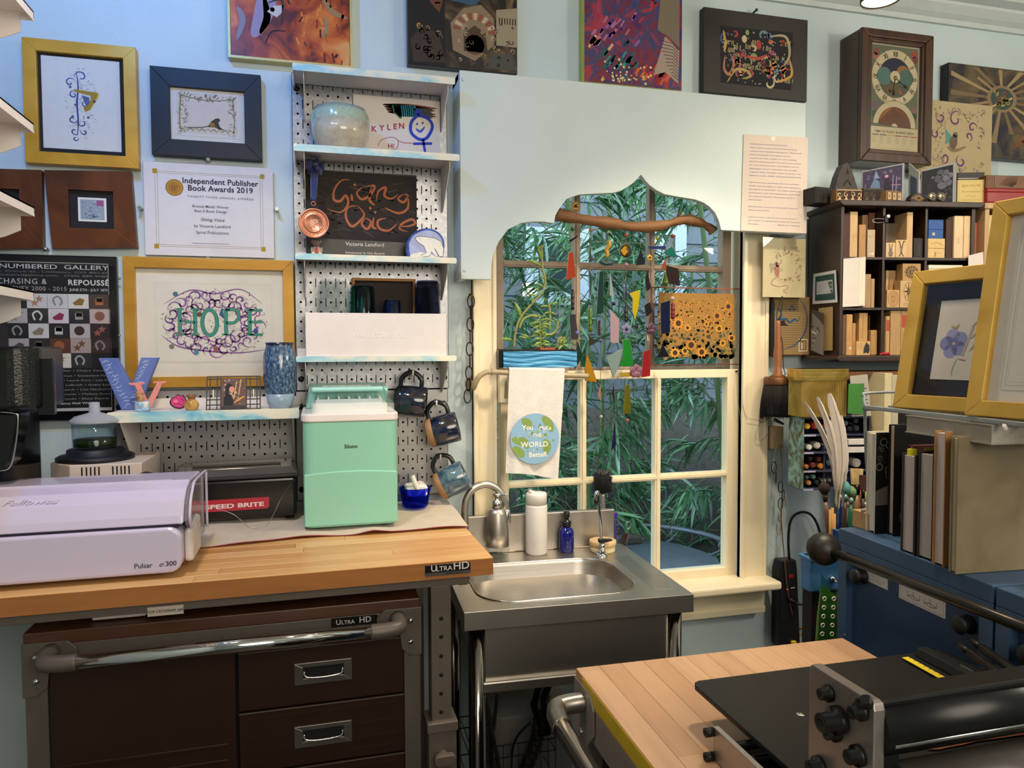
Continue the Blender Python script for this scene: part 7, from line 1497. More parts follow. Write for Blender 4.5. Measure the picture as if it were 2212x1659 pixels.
carved('leaf shaped carved wood piece',1964,416,2004,.002,.02,dkw,f_eye2,shape=eye_s,yaw=8)
sv=M('antique_silver','a49a88',.35,.9,var=.25,scale=120)
for x,lb in ((2011,'left embossed silver round of the pair on the bookcase top'),(2031,'right embossed silver round of the pair on the bookcase top')):
 p=top(x,437,-.004);t=T('silver_ornament',lb,'ornament',V((p.x,p.y,ZTOP)),rot=ba);c_=V((0,0,.014))
 O(G().ball(c_,.0135,18,(1,.8,.95)),'dome',sv,t,local=True);g=G()
 for k in range(10):a_=k*PI/5;g.ball((.0105*math.cos(a_),-.007,.014+.0105*math.sin(a_)),.0022,6)
 g.ball((0,-.0115,.014),.004,8);O(g,'beads',sv,t,local=True,kind='stuff')
def stand(name,label,pts,off,off2,art,h='2a2a36',cat='photo',thick=.004):
 """upright card: pixel corners tl,tr,br,bl with left edge at depth off, right edge at off2"""
 N=wm(KB).to_3x3() @ V((0,1,0));o1=wm(KB) @ V((0,off,0));o2=wm(KB) @ V((0,off2,0))
 p=[aN(*pts[0],o1,N),aN(*pts[1],o2,N),aN(*pts[2],o2,N),aN(*pts[3],o1,N)];p[2].z=p[3].z=ZTOP+.0006;p[2].x=p[1].x;p[3].x=p[0].x;p[2].y=p[1].y;p[3].y=p[0].y
 n=(p[1]-p[0]).cross(p[3]-p[0]).normalized();n=n if n.dot(CAM-p[0]) > 0 else -n
 t=T(name,label,cat,(p[2]+p[3])/2);O(G().ext(p,-n*thick),'card',M('stand_'+h,h,.5,var=.05),t,bev=.0004)
 if art:
  d=D(0,0,1,1,0,1);art(d);d.v=[tuple(p[0].lerp(p[1],v[0]).lerp(p[3].lerp(p[2],v[0]),1-v[2])+n*(.0005+.00015*(-v[1]))) for v in d.v];O(d,'print',PR,t)
 return t,p,n
def a_bench(d):
 rq=random.Random(1);d.rect(.02,.02,.95,.97,'332a48');d.up()
 for i in range(40):d.disc(rq.uniform(.05,.9),rq.uniform(.1,.95),rq.uniform(.02,.05),rq.choice(['40365a','2c2440','4c4466','5a5470']),7)
 d.up();d.poly([(.18,.1),(.2,.5),(.3,.75),(.42,.62),(.48,.1)],'5c7494');d.poly([(.28,.72),(.33,.95),(.42,.72)],'7a86a0');d.poly([(.5,.1),(.52,.55),(.6,.8),(.68,.55),(.72,.1)],'1c1826');d.up();d.disc(.585,.74,.045,'c8848c',10);d.line([(.72,.15),(.74,.75)],.02,'8a7a98');d.line([(.8,.15),(.82,.7)],.02,'8a7a98');d.line([(.7,.5),(.92,.48)],.025,'8a7a98');d.line([(.08,.6),(.1,.2)],.02,'7a6a88');d.rect(.52,.1,.72,.24,'4a5a92')
stand('framed_photo','photo of two people on a garden bench in a clear holder',[(1862,370),(1954,352),(1954,436),(1862,436)],.07,.03,a_bench,'8a8c8e')
stand('clear_photo_holder','narrow clear photo holder turned edge on between the two photos',[(1963,352),(1985,372),(1985,436),(1963,436)],.06,.02,lambda d:d.rect(.2,.1,.85,.75,'4a5468'),'9a9c98','holder')
def a_rock(d):
 d.rect(.02,.02,.9,.96,'14161e');d.up();rq=random.Random(7)
 for u,v,r_ in ((.55,.82,.1),(.7,.8,.09),(.5,.68,.13),(.68,.66,.14),(.6,.5,.14),(.78,.54,.1),(.82,.72,.08)):d.disc(u,v,r_,rq.choice(['5a5c66','4a4c58','666874']),14,ry=r_*.8)
 d.up();d.poly([(.12,.1),(.14,.5),(.28,.72),(.4,.7),(.36,.55),(.3,.4),(.3,.1)],'1a1c28');d.disc(.33,.72,.05,'6a5a58',8);d.line([(.05,.3),(.2,.2),(.3,.05)],.1,'263a6a',True,4)
 for i in range(30):d.disc(rq.uniform(.5,.88),rq.uniform(.05,.4),rq.uniform(.02,.04),rq.choice(['2e2a38','3a3440','4a4048']),6)
stand('framed_photo','dark photo of a person beside round boulders in a clear holder',[(1990,368),(2067,350),(2067,437),(1990,437)],.05,.015,a_rock,'8a8c8e')
def a_pl(d):
 d.rect(.03,.03,.97,.97,'cdb878');d.up();d.line([(.06,.06),(.94,.06),(.94,.94),(.06,.94),(.06,.06)],.008,'b08a4a')
 d.curl(.22,.72,.06,1,1,.02,'9a7a3a')
 for s_,v,hh in (('Carpe Vivere Vita',.72,.0042),('life of adventures',.47,.003),('made with love and hope',.12,.0024)):d.text(s_,.5,v,hh/.045,'9a7a3a',bold=.01,sh=.25,maxw=.7)
 d.line([(.3,.3),(.45,.34),(.55,.26),(.7,.33)],.015,'9a7a3a',False,4)
t,P4,nn=stand('yellow_plaque','small yellow lettered plaque leaning on black boxes',[(2069,389),(2126,388),(2126,437),(2069,437)],.012,.004,a_pl,'c8b272','plaque')
pb=stand('black_box','black box with a silver line behind the yellow plaque',[(2069,373),(2127,372),(2127,437),(2069,437)],.03,.024,lambda d:(d.rect(0,.80,1,.83,'a8a098')),'14110f','box',.05)
redt=M('red_tin_enamel','8c1c1e',.32,var=.06);
a=top(2128,408,.0);b=top(2240,408,-.02);rw_=(b-a).length;t=T('red_tin','glossy red tin box under the carved box','tin',V(((a.x+b.x)/2,(a.y+b.y)/2,ZTOP)),rot=ba);h=a.z-ZTOP
O(G().box(-rw_/2,0,0,rw_/2,.09,h*.8),'base',redt,t,local=True,bev=.004);O(G().box(-rw_/2-.001,-.001,h*.74,rw_/2+.001,.091,h),'lid',redt,t,local=True,bev=.003)
a2=top(2128,380,.004);h2=a2.z-ZTOP-h;t=T('carved_wooden_box','carved brown wooden box with a winged sunburst on the red tin','box',V(((a.x+b.x)/2,(a.y+b.y)/2+.004,ZTOP+h+.0005)),rot=ba)
O(G().box(-rw_/2,0,0,rw_/2,.08,h2),'box',M('reddish_carved_wood','6e4426',.45,var=.15,scale=40),t,local=True,bev=.002)
d=D(-rw_/2,0,rw_,h2,-.0005)
for i in range(12):a_=.25+i*.13;d.line([(.62+.06*math.cos(PI-a_),.1+.2*math.sin(a_)),(.62+.34*math.cos(PI-a_),.1+.85*math.sin(a_))],.012,'3a2414',True)
for i in range(4):d.line([(.03+.045*i,.1),(.03+.045*i,.9)],.008,'4a2c18')
O(d,'carved_relief',PR,t,local=True)
# second, paler bookcase at the right edge
lw=woodm('lit_pine','a07c56','b89468',(8,8,1));rx=X1+.004;x2=T('pine_bookcase','paler wooden bookcase at the far right behind the gold frames','bookcase',wm(KB) @ V((rx,-.01,.0)),rot=ba)
for a_ in ((0,.014),(.09,.1),(.26,.275)):O(G().box(a_[0],0,-.3,a_[1],.17,ZT-.002),'side_panel',lw,x2,local=True,bev=.001)
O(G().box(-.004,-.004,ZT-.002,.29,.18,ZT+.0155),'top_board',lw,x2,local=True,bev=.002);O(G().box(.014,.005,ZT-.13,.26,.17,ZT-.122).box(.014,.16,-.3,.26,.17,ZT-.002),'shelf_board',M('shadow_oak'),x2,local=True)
for i,(a_,b_,c,lb) in enumerate(((2140,2162,'d2bc70','pale yellow book standing in the pine bookcase'),(2166,2180,'c8b8a0','cream book standing in the pine bookcase'),(2182,2198,'8a3a22','red brown book with a black label in the pine bookcase'))):
 p0,p1=q(a_,462,-.002),q(b_,462,-.002);t=T('book',lb,'book',wm(KB) @ V((p0[0],.004,ZT-.1215)),rot=ba);O(G().box(0,0,0,p1[0]-p0[0],.11,min(.105,p0[1]-ZT+.1215)-.002*i),'cover',M('book_'+c,c,.6),t,local=True,bev=.001)
# wall clock
wal=MR('walnut_case',[(.3,'2e1a10'),(.5,'422818'),(.7,'523220')],4,.32,6,.5,stretch=(10,10,.9),bump=.06,coat=.2)
FY=-.10;cx0,cx1,cz0,cz1=1.606,1.869,2.034,2.426
t=T('wall_clock','dark walnut wall clock with a moon dial and planting calendar','clock',((cx0+cx1)/2,0,cz0-.008))
O(G().box(cx0,-.085,cz0-.004,cx1,-.0,cz1),'case',wal,t,bev=.002)
ix0,iz1=aY(1884,99,FY).x,aY(1884,94,FY).z;ix1,iz0=aY(1986,315,FY).x,aY(1950,322,FY).z
fr=O(ring(G(),cx0-.001,cz0-.006,cx1+.001,cz1+.001,(.028,.024,.026,.030),FY,-.085),'door_frame',wal,t,bev=.003)
O(ring(G(),cx0+.024,cz0+.020,cx1-.028,cz1-.022,(.014,.014,.016,.012),FY+.004,FY+.014),'inner_moulding',wal,t,bev=.003)
fx0,fx1,fz0,fz1=cx0+.04,cx1-.040,cz0+.034,cz1-.036
dW,dH=fx1-fx0,fz1-fz0;d=D(fx0,fz0,dW,dH,FY+.0132);d.rect(0,0,1,1,'b8a888');d.up();d.rect(.03,.22,.97,.985,'6a705c');d.up()
for u,v,h in ((.12,.92,'9a4a44'),(.88,.93,'a84a3e'),(.9,.88,'8a3a34'),(.1,.88,'b06a5a'),(.1,.42,'7a5a6a'),(.9,.4,'8a6a5a'),(.9,.34,'3a4a34'),(.1,.34,'4a5a44')):d.disc(u,v,.06,h,9)
d.up();d.disc(.5,.69,.475,'8a7a58',48);d.up();d.disc(.5,.69,.465,'d6c6a0',48);d.up();d.disc(.5,.69,.335,'8a7a58',40);d.up();d.disc(.5,.69,.325,'23263f',40);d.up()
d.poly([(.5+.325*math.cos(a_),.69+.325*dW/dH*math.sin(a_)) for a_ in [PI+.25+k*(PI-.5)/14 for k in range(15)]],'585c44');d.up()
d.disc(.66,.735,.14,'a0703c',20);d.up();d.disc(.28,.70,.15,'5a7c74',20);d.disc(.72,.695,.15,'527068',20);d.up();d.disc(.47,.58,.1,'6a5a34',14)
for u,v in ((.36,.575),(.39,.56),(.62,.55),(.6,.57),(.48,.54)):d.disc(u,v,.025,'b8584a',7)
d.up();d.disc(.5,.70,.1,'d6c6a0',20);d.up()
for i,s_ in enumerate(('XII','I','II','III','IV','V','VI','VII','VIII','IX','X','XI')):
 a_=PI/2-i*PI/6;k0=len(d.v);d.text(s_,0,0,.0155,'2a241e',bold=.015,sx=.72)
 M_=Matrix.Translation((fx0+.5*dW+.395*dW*math.cos(a_),0,fz0+.69*dH+.395*dW*math.sin(a_))) @ Matrix.Rotation(-(a_-PI/2),4,'Y') @ Matrix.Translation((-fx0,0,-fz0-.0078));d.xf(M_,k0)
for i in range(60):a_=i*PI/30;d.disc(.5+.458*math.cos(a_),.69+.458*dW/dH*math.sin(a_),.004 if i % 5 else .009,'3a342a',5)
d.up();yb=.225;d.disc(.5,yb,.44,'8a7a58',30,a0=0,a1=PI);d.up();d.disc(.5,yb,.43,'cfc09a',30,a0=0,a1=PI);d.up();d.disc(.5,yb,.335,'6a3f1e',30,a0=0,a1=PI);d.up();d.disc(.5,yb,.325,'7c4a22',30,a0=.3,a1=1.7);d.disc(.5,yb,.325,'9a6230',30,a0=1.7,a1=2.9);d.up();d.disc(.5,yb,.06,'d6c6a0',16,a0=0,a1=PI);d.up()
d.rect(.02,.0,.98,.222,'cdbd96');d.up();d.line([(.02,.222),(.98,.222)],.006,'4a4434');d.text('TIME TO PLANT BURPEE SEEDS',.5,.165,.0062,'3a3226',bold=.02,maxw=dW*.8)
for i,h in enumerate(('33406a','3a3a6a','c0a83a','7a2a3a','9a4a3a','a82a2a')):
 d.rect(.05+.155*i,.138,.185+.155*i,.146,h)
 for j in range(5):d.line([(.055+.155*i,.122-.013*j),(.12+.155*i,.122-.013*j)],.005,'9a8c6a')
 d.line([(.04+.155*i,.03),(.04+.155*i,.14)],.003,'a89a74')
d.line([(.06,.02),(.94,.02)],.005,'a89a74')
O(d,'dial_print',PR,t)
ctr=V((fx0+.5*dW,FY+.0108,fz0+.69*dH))
def hand(a_,L_,w_):u=V((math.cos(a_),0,math.sin(a_)));n=V((-u.z,0,u.x));return G().ext([ctr-u*.006+n*w_,ctr+u*L_*.6+n*w_*.7,ctr+u*L_,ctr+u*L_*.6-n*w_*.7,ctr-u*.006-n*w_],(0,.0006,0)).tube([ctr+u*L_*.62+(u*math.cos(k*PI/5)+n*math.sin(k*PI/5))*.0045 for k in range(10)],.001,5,True)
O(hand(-PI/2-.16,.066,.0018),'hour_hand',M('black_iron'),t);O(hand(-.55,.07,.0014),'minute_hand',M('black_iron'),t);O(G().lathe([(.006,0),(.005,.002),(0,.003)],14,ctr,(0,-1,0)),'hub',M('aged_brass'),t)
O(G().box(fx0,FY+.0055,fz0,fx1,FY+.0065,fz1),'glass',clear,t)
# fairy print in a clear sleeve behind the clock edge
Yp=-.046;a=R4(1975,212,2140,388,Yp);t=T('fairy_print','cream print of a winged mouse in a scroll border in a clear sleeve','print',((a[0]+a[2])/2,Yp,a[1]))
O(G().box(a[0],Yp,a[1],a[2],Yp+.002,a[3]),'mount',M('cream_mount','cdb88c',.75,var=.03),t)
d=D(a[0],a[1],a[2]-a[0],a[3]-a[1],Yp-.0004);U=lambda x,y:((x-1975)/165,(388-y)/176)
sprigs(d,90,lambda u,v:.26 < u < .9 and .08 < v < .92 and (abs(u-.6) > .22 or abs(v-.45) > .3),['7a5a7c','8a7a5a','6a7a5a','9a6a7a'],.006,(.015,.035));d.up()
for x,y,r_,a_ in ((2062,252,.09,1),(2030,250,.06,3),(2098,268,.06,0),(2020,290,.05,2),(2090,290,.05,5),(2040,345,.06,4),(2075,350,.07,2)):d.curl(*U(x,y),r_,a_,1.0,.02,'7c3c78')
d.poly([U(2042,300),U(2040,275),U(2052,290),U(2058,305),U(2040,312)],'5fa49c');d.up();d.poly([U(2050,300),U(2058,286),U(2066,292),U(2066,310),U(2060,324),U(2050,318)],'7a6450');d.disc(*U(2062,288),.03,'8a7460',9);d.line([U(2045,318),U(2060,326),U(2085,314)],.035,'9a845c',True,4)
O(d,'print',PR,t);s=R4(1975,210,2155,392,Yp-.003);O(G().box(s[0],Yp-.0028,s[1],s[2],Yp-.002,s[3]),'clear_sleeve',clear,t)
# == letter, cards and tools right of the window
pw_=M('letter_paper','d8c8ba',.85,var=.02);Yv=VY-.0015
a=[aY(x,y,Yv) for x,y in ((1606,290),(1745,297.5),(1740,505),(1600,498))]
t=T('typed_letter','typed letter on white paper taped to the right of the valance','letter',(a[2]+a[3])/2)
f=lambda u,v:(lambda p:(p.x,p.y-.004*v*v*u-.001,p.z))(a[0].lerp(a[1],u).lerp(a[3].lerp(a[2],u),v))
O(sheetmesh(f,8,10),'paper',pw_,t)
d=D(0,0,1,1,0,1);LN=['OH!!!!!!!!!!!!!!!!!!!!!!!!!!!!!!!','Dear victoria there aren\'t enough words to','express how beautiful this piece is. There is so','much movement in the piece and it is','overflowing with hope!!! You are a painter','through and through!!!! You have such a vision','for your work and such a remarkable voice of','expression. I know I encourage you to keep','creating these intricate works of art but I am','saying it again. KEEP GOING!!!!!!!!!!!!!!!!!!!','','The colours you use always take me to another','world. And the depth of colour you achieved in','the ribbon is remarkable. The ribbon unifies the','whole piece. I can only imagine how many hours','you have invested in this piece but it is','spectacular.','','Sending you a huge hug across the miles as I','cheer you on!!!!!!','','Love you tons. I am so very proud of you. I','can\'t begin to express how much joy I found in','the piece.                        Much love, Heather']
for i,s_ in enumerate(LN):
 if s_:d.text(s_,.1,.90-.036*i-.002,.0105,'8a84a8','LEFT',.03,maxw=.8*min(1,len(s_)/46))
vs=[]
for v in d.v:p=f(v[0],1-v[2]);vs.append((p[0],p[1]-.0004,p[2]))
d.v=vs;O(d,'typed_text',PR,t);p=f(.45,.03);O(G().box(p[0]-.006,p[1]-.0008,p[2]-.006,p[0]+.006,p[1]-.0002,p[2]+.006),'tape',M('clear_tape','e6dccc',.3),t)
Yc=-.062;a=R4(1649,513,1739,643,Yc);t=T('mouse_card','cream card with a pink mouse and wreath drawing in a clear sleeve','card',((a[0]+a[2])/2,Yc,a[1]))
O(G().box(a[0],Yc,a[1],a[2],Yc+.0015,a[3]),'card',M('cream_card','d8caa0',.7,var=.04),t)
d=D(a[0],a[1],a[2]-a[0],a[3]-a[1],Yc-.0004);sprigs(d,110,lambda u,v:.25 < u < .9 and .24 < v < .86 and (abs(u-.6) > .17 or abs(v-.53) > .18) and (u-.58)**2+(v-.55)**2 < .14,['b88a7a','a8785c','b8986a','c09a8a','8a8a5a'],.007,(.02,.045));d.up()
d.poly([(.27,.4),(.26,.5),(.32,.56),(.38,.52),(.38,.4),(.34,.33)],'b87a62');d.disc(.33,.55,.05,'b87a62',9);d.disc(.3,.58,.035,'c89a8a',8);d.poly([(.14,.56),(.2,.58),(.28,.48),(.18,.4)],'b8a88a');d.line([(.32,.34),(.22,.28),(.2,.22),(.35,.18),(.55,.2),(.58,.15),(.48,.11),(.56,.07)],.012,'b07058',False,5);O(d,'print',PR,t);O(G().box(a[0]-.003,Yc-.002,a[1]-.001,a[2]+.004,Yc-.0013,a[3]+.004),'clear_sleeve',clear,t)
Ya=-.03;a=R4(1672,640,1752,767,Ya);t=T('calligraphy_panel','parchment panel with blue arabic calligraphy and an orange edge','panel',((a[0]+a[2])/2,0,a[1]))
O(G().box(a[0],Ya,a[1],a[2],-.004,a[3]),'board',M('burnt_orange_edge','94522a',.6,var=.2,scale=40),t,bev=.001);d=D(a[0],a[1],a[2]-a[0],a[3]-a[1],Ya-.0004);d.rect(0,.01,.94,1,'9a8054');d.up()
for i in range(20):d.line([(.0,.9-.04*i),(.3,.9-.04*i+.006),(.6,.905-.04*i),(.9,.9-.04*i-.01)],.012,'6f5836',True)
d.up();BL='2f5580';d.line([(.2+.68*math.cos(k*.12-1.6)*1.0,.6+.5*math.sin(k*.12-1.6)) for k in range(22)],.035,BL,True);d.line([(.02,.66),(.12,.78),(.2,.68),(.1,.6),(.3,.62),(.42,.56),(.55,.62),(.62,.58),(.7,.68)],.05,BL,True,5)
for u,v in ((.42,.78),(.52,.78),(.47,.83)):d.disc(u,v,.04,BL,4)
d.poly([(.18,.5),(.18,.58),(.28,.6),(.3,.54),(.4,.5)],'241f1c');d.rect(.66,.06,.9,.28,'d8cfb8');d.up();d.rect(.69,.085,.87,.255,'7a5a34');d.up();d.rect(.72,.1,.77,.22,'d0c8b0');d.rect(.79,.1,.84,.24,'c89a5a');O(d,'print',PR,t)
# ---- bristle brush hanging from a cord
Yb=-.075;P=lambda x,y,Y=Yb:aY(x,y,Y);t=T('dust_brush','old round dust brush with black bristles and turned wooden handle','brush',P(1683,905));hw=woodm('worn_beech_handle','7a4a28','96603a',(12,12,1.5));c=P(1680,790)
zz=lambda y:P(1681,y).z;rr=lambda w:w*(P(1690,800).x-P(1680,800).x)/20
prof=[(rr(7),zz(692)),(rr(9),zz(700)),(rr(11),zz(735)),(rr(16),zz(765)),(rr(13),zz(790)),(rr(14),zz(800)),(rr(17),zz(803)),(rr(15),zz(807)),(rr(34),zz(815))]
O(G().lathe(prof[::-1],20,(c.x,Yb,0)),'handle',hw,t);O(G().lathe([(rr(50),zz(831)),(rr(51),zz(829)),(rr(51),zz(817)),(rr(46),zz(814))],28,(c.x,Yb,0)),'ferrule',M('rusty_ferrule','6a4424',.5,.4,var=.3,scale=60),t)
O(G().lathe([(rr(56),zz(899)),(rr(60),zz(890)),(rr(50),zz(832))],28,(c.x+.001,Yb,0)),'bristle_core',M('brush_black'),t);rb=random.Random(12);g=G()
for i in range(420):
 a_=rb.uniform(0,6.28);r0,r1=rr(50),rr(rb.uniform(54,64));g.tube([(c.x+r0*math.cos(a_),Yb+r0*math.sin(a_),zz(832)),(c.x+(r0+r1)*.52*math.cos(a_),Yb+(r0+r1)*.52*math.sin(a_),zz(865)),(c.x+.002+r1*math.cos(a_+rb.uniform(-.05,.05)),Yb+r1*math.sin(a_),zz(rb.uniform(888,905)))],.0007,3)
O(g,'bristles',M('horsehair','1c1512',.8),t,kind='stuff')
O(G().tube(smooth_path([P(1684,695),P(1689,660),P(1690,640),P(1684,655),P(1678,690),P(1690,740),P(1692,790),P(1696,808),P(1690,812)],5),.0012,6),'hanging_cord',M('black_rubber'),t)
p=P(1668,680,-.03);tag(O(G().box(p.x-.004,-.035,P(1668,770).z,p.x+.006,-.02,P(1668,650).z),'black_strap',M('black_cloth'),bev=.001),'narrow black strap hanging behind the dust brush handle','strap')
a=R4(1663,921,1688,968,-.02);t=T('wooden_bracket','small pale wooden block with two screws below the dust brush','bracket',((a[0]+a[2])/2,0,a[1]));O(G().box(a[0],-.03,a[1],a[2],0,a[3]),'block',M('pale_turned_wood'),t,bev=.001)
for x,y in ((1669,950),(1677,941)):p=aY(x,y,-.03);O(G().ball((p.x,-.03,p.z),.0028,10,(1,.5,1)),'screw',steel,t)
p=aY(1680,910,-.05);t=T('bulldog_clip','steel bulldog clip below the dust brush bristles','clip',p);O(G().ext([(p.x-.014,-.055,p.z),(p.x+.018,-.055,p.z-.012),(p.x+.02,-.055,p.z-.006),(p.x-.008,-.055,p.z+.01)],(0,.012,0)),'jaw',steel,t,bev=.001)
# ---- cables, chains, power strip
blk=M('black_rubber')
def cable(name,label,pts,r,m,Y=-.02,cat='cable',n=6):tag(O(G().tube(smooth_path([aY(p[0],p[1],p[2] if len(p) > 2 else Y) for p in pts],n),r,6),name,m),label,cat)
cable('black_cable','thick black cable arching from the power strip over the grey wall',[(1706,1218),(1703,1170),(1708,1125),(1728,1107),(1752,1112),(1768,1140),(1776,1180)],.0042,blk,-.035)
cable('brown_cable','thin brown cable hanging straight down beside the window casing',[(1686,960),(1690,1040),(1688,1120),(1694,1200),(1702,1280),(1712,1330)],.0016,M('brown_flex','6a5038',.5),-.05)
cable('white_wire','looped thin white wire hanging against the window casing edge',[(1684,920),(1668,1020),(1660,1130),(1660,1165),(1672,1184),(1686,1178),(1692,1140),(1690,1050)],.0009,M('cream_wire','c8b890',.5),-.04)
cable('thin_string','thin string looping off the casing below the dust brush',[(1602,860),(1612,900),(1632,906),(1650,912),(1658,902),(1640,918),(1632,945),(1648,950),(1662,930)],.0006,M('grey_thread','8a7e68',.6),-.03)
cable('thin_string','second thin string dangling from the sash corner to the casing',[(1590,806),(1592,850),(1600,905),(1601,912)],.0006,M('grey_thread'),-.022)
t=T('hanging_chain','tangled dark curb chain hanging beside the verdigris panel','chain',aY(1686,1160,-.06))
for i,(x,y,L,w_,tn) in enumerate(((1672,1010,14,8,.3),(1676,1032,13,8,.9),(1686,1052,13,7,.2),(1692,1070,14,8,.7),(1686,1088,13,7,.1),(1684,1112,14,6,.5),(1682,1140,16,7,.2),(1696,1085,12,6,1.0))):c=aY(x,y,-.06-.003*(i % 2));O(link((c.x,c.y,c.z),L/760,w_/760,tn,.0014),'link',M('antique_silver') if i > 4 else M('black_iron'),t)
t=T('hanging_chain','steel chain hanging over the power strip cable by the blue bin','chain',aY(1750,1385,-.1))
for i in range(6):c=aY(1757-2.0*i,1296+17.5*i,-.1);O(link((c.x,c.y,c.z),.0155,.0085,.2 if i % 2 == 0 else 1.2,.002),'link',M('satin_steel'),t)
zb,zt=aY(1700,1395,-.04).z,aY(1700,1210,-.04).z;xa,xb=aY(1680,1390,-.04).x,aY(1727,1390,-.04).x;x2,x3=aY(1684,1215,-.04).x,aY(1719,1215,-.04).x
t=T('power_strip','tall black power strip on the wall right of the window sill','power strip',((xa+xb)/2,0,zb));bp_=M('black_power_plastic','17161a',.3)
O(G().prism([(xa,zb),(xb,zb),(x3+.003,zt-.03),(x3-.002,zt),(x2+.004,zt),(x2-.004,zt-.03)],-.045,-.004),'body',bp_,t,bev=.004,seg=3)
for y in (1262,1300,1316,1342,1364):p,r_=aY(1684,y,-.045),aY(1722,y,-.045);O(G().box(p.x,-.0462,p.z-.0008,r_.x,-.045,p.z+.0008),'moulded_line',M('hole_black'),t)
p=aY(1708,1245,-.046);O(G().box(p.x-.009,-.0485,p.z-.006,p.x+.009,-.045,p.z+.006),'switch',M('lit_red_switch','7a1014',.3),t,bev=.001);p=aY(1701,1273,-.046);O(G().ball((p.x,-.0455,p.z),.003,8),'indicator_light',M('red_indicator','e83a4a',.4,emit=1.5),t);p=aY(1713,1270,-.046);O(G().box(p.x-.007,-.0457,p.z-.001,p.x+.007,-.045,p.z+.001),'printed_mark',powder,t)
p=aY(1712,1298,-.05);O(G().tube(smooth_path([(p.x-.012,-.05,p.z+.006),(p.x+.002,-.06,p.z-.003),aY(1735,1306,-.07),aY(1757,1302,-.08),aY(1762,1290,-.09),aY(1745,1270,-.09)],5),.0035,8),'plug_cable',blk,t);O(G().cyl((p.x-.014,-.046,p.z+.008),(p.x+.004,-.062,p.z-.004),.0065,.0045,10),'plug',bp_,t)
for y in (1358,1371):p=aY(1728,y,-.03);O(G().cyl((p.x-.004,-.03,p.z),(p.x+.008,-.03,p.z),.0035),'brass_terminal',M('aged_brass'),t)
p=aY(1714,1388,-.05);tag(O(G().box(p.x-.008,-.055,p.z-.004,p.x+.008,-.046,p.z+.005),'yellow_clip',M('bright_yellow'),bev=.001),'yellow clip at the foot of the power strip','clip')
# ---- wooden stand under the bookcase
orw=woodm('orange_pine','7a4a22','96602e',(10,10,1),rough=.5);Rk=aY(1737,902,-.2);t=T('wooden_stand','orange brown wooden stand carrying the bookcase and marker rack','stand',wm(KB) @ V((X0+.06,.02,-1.4)),rot=ba);S_=wm(t).inverted()
for x,y in ((1884,-.205),(1700,-.03)):
 p=S_ @ aY(x,900,y);
 if x > 1800:O(G().box(p.x-.012,p.y-.012,0,p.x+.020,p.y+.02,1.385),'post',orw,t,local=True,bev=.002)
O(G().box(-.04,.0,1.365,.40,.15,1.3875),'top_rail',orw,t,local=True,bev=.002);O(G().box(.30,.10,0,.34,.14,1.365),'post',orw,t,local=True)
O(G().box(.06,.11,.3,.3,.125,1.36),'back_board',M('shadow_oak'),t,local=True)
# ---- marker rack with verdigris side
t=T('marker_rack','navy rack of pens and markers with a verdigris embossed copper side','rack',(Rk.x,Rk.y,aY(1737,1060,-.2).z),rot=ba);RK=t
verd=MR('verdigris_repousse',[(.28,'2e2a1c'),(.42,'5a5236'),(.52,'6a8a80'),(.66,'94b8ae'),(.8,'4a6a62')],22,.4,3,1.6,metal=.35,bump=1.0);navy=M('navy_card','343650',.6,var=.1)
zr=[pl(1737,y,t)[1] for y in (1058,1019,979,941,903)];xw=pl(1876,980,t)[0]
O(G().box(-.003,-.002,zr[0],.0,.085,zr[4]),'verdigris_side',verd,t,local=True,bev=.001);O(G().box(0,.08,zr[0],xw,.085,zr[4]).box(xw,0,zr[0],xw+.003,.085,zr[4]),'carcass',navy,t,local=True)
for z in zr:O(G().box(0,0,z-.0022,xw,.08,z+.0022),'shelf_board',navy,t,local=True)
for i,(a_,b_) in enumerate(zip(zr[:-1],zr[1:])):O(G().box(.065,.006,a_+.0022,.068,.08,b_-.0022),'divider',navy,t,local=True);O(G().box(.0,-.0012,a_-.0026,.03+.006*(i % 2),-.0004,a_+.0026),'label_strip',M('lilac_paper','a8a4c0',.7),t,local=True)
MK=[(3,1744,921,9,'c8a030'),(3,1760,920,11,'8a2a22'),(3,1776,922,9,'7a2420'),(3,1826,914,8,'4a6a7a'),(3,1848,908,9,'2a2c30'),(3,1850,925,9,'3a3c40'),(3,1836,926,7,'26282c'),(2,1748,966,9,'d0ccc4'),(2,1765,962,11,'b4aea4'),(2,1784,960,10,'c8c2b8'),(1,1742,1008,7,'b06a30'),(1,1756,1005,9,'6a2c24'),(1,1773,1007,9,'b8742a'),(1,1768,992,8,'5a2420'),(1,1790,1000,9,'3a4a54'),(1,1750,991,7,'3a2c30'),(0,1747,1043,8,'a8764a'),(0,1743,1031,6,'5a7a72'),(0,1757,1030,7,'6a9088'),(0,1764,1042,7,'2a2a2e'),(0,1779,1038,8,'8a8680'),(0,1791,1037,7,'5a5450'),(1,1850,1000,14,'c0b8ac')]
NM={'c8a030':'yellow ringed','8a2a22':'dark red','7a2420':'second dark red','4a6a7a':'slate blue','2a2c30':'upper black','3a3c40':'lower charcoal','26282c':'small black','d0ccc4':'white nozzled','b4aea4':'large beige','c8c2b8':'pale cream','b06a30':'rust orange','6a2c24':'maroon labelled','b8742a':'bright orange','5a2420':'upper maroon','3a4a54':'blue grey','3a2c30':'dim plum','a8764a':'tan','5a7a72':'dull green','6a9088':'pale teal','2a2a2e':'lowest black','8a8680':'warm grey','5a5450':'dark grey','c0b8ac':'thick white roll'}
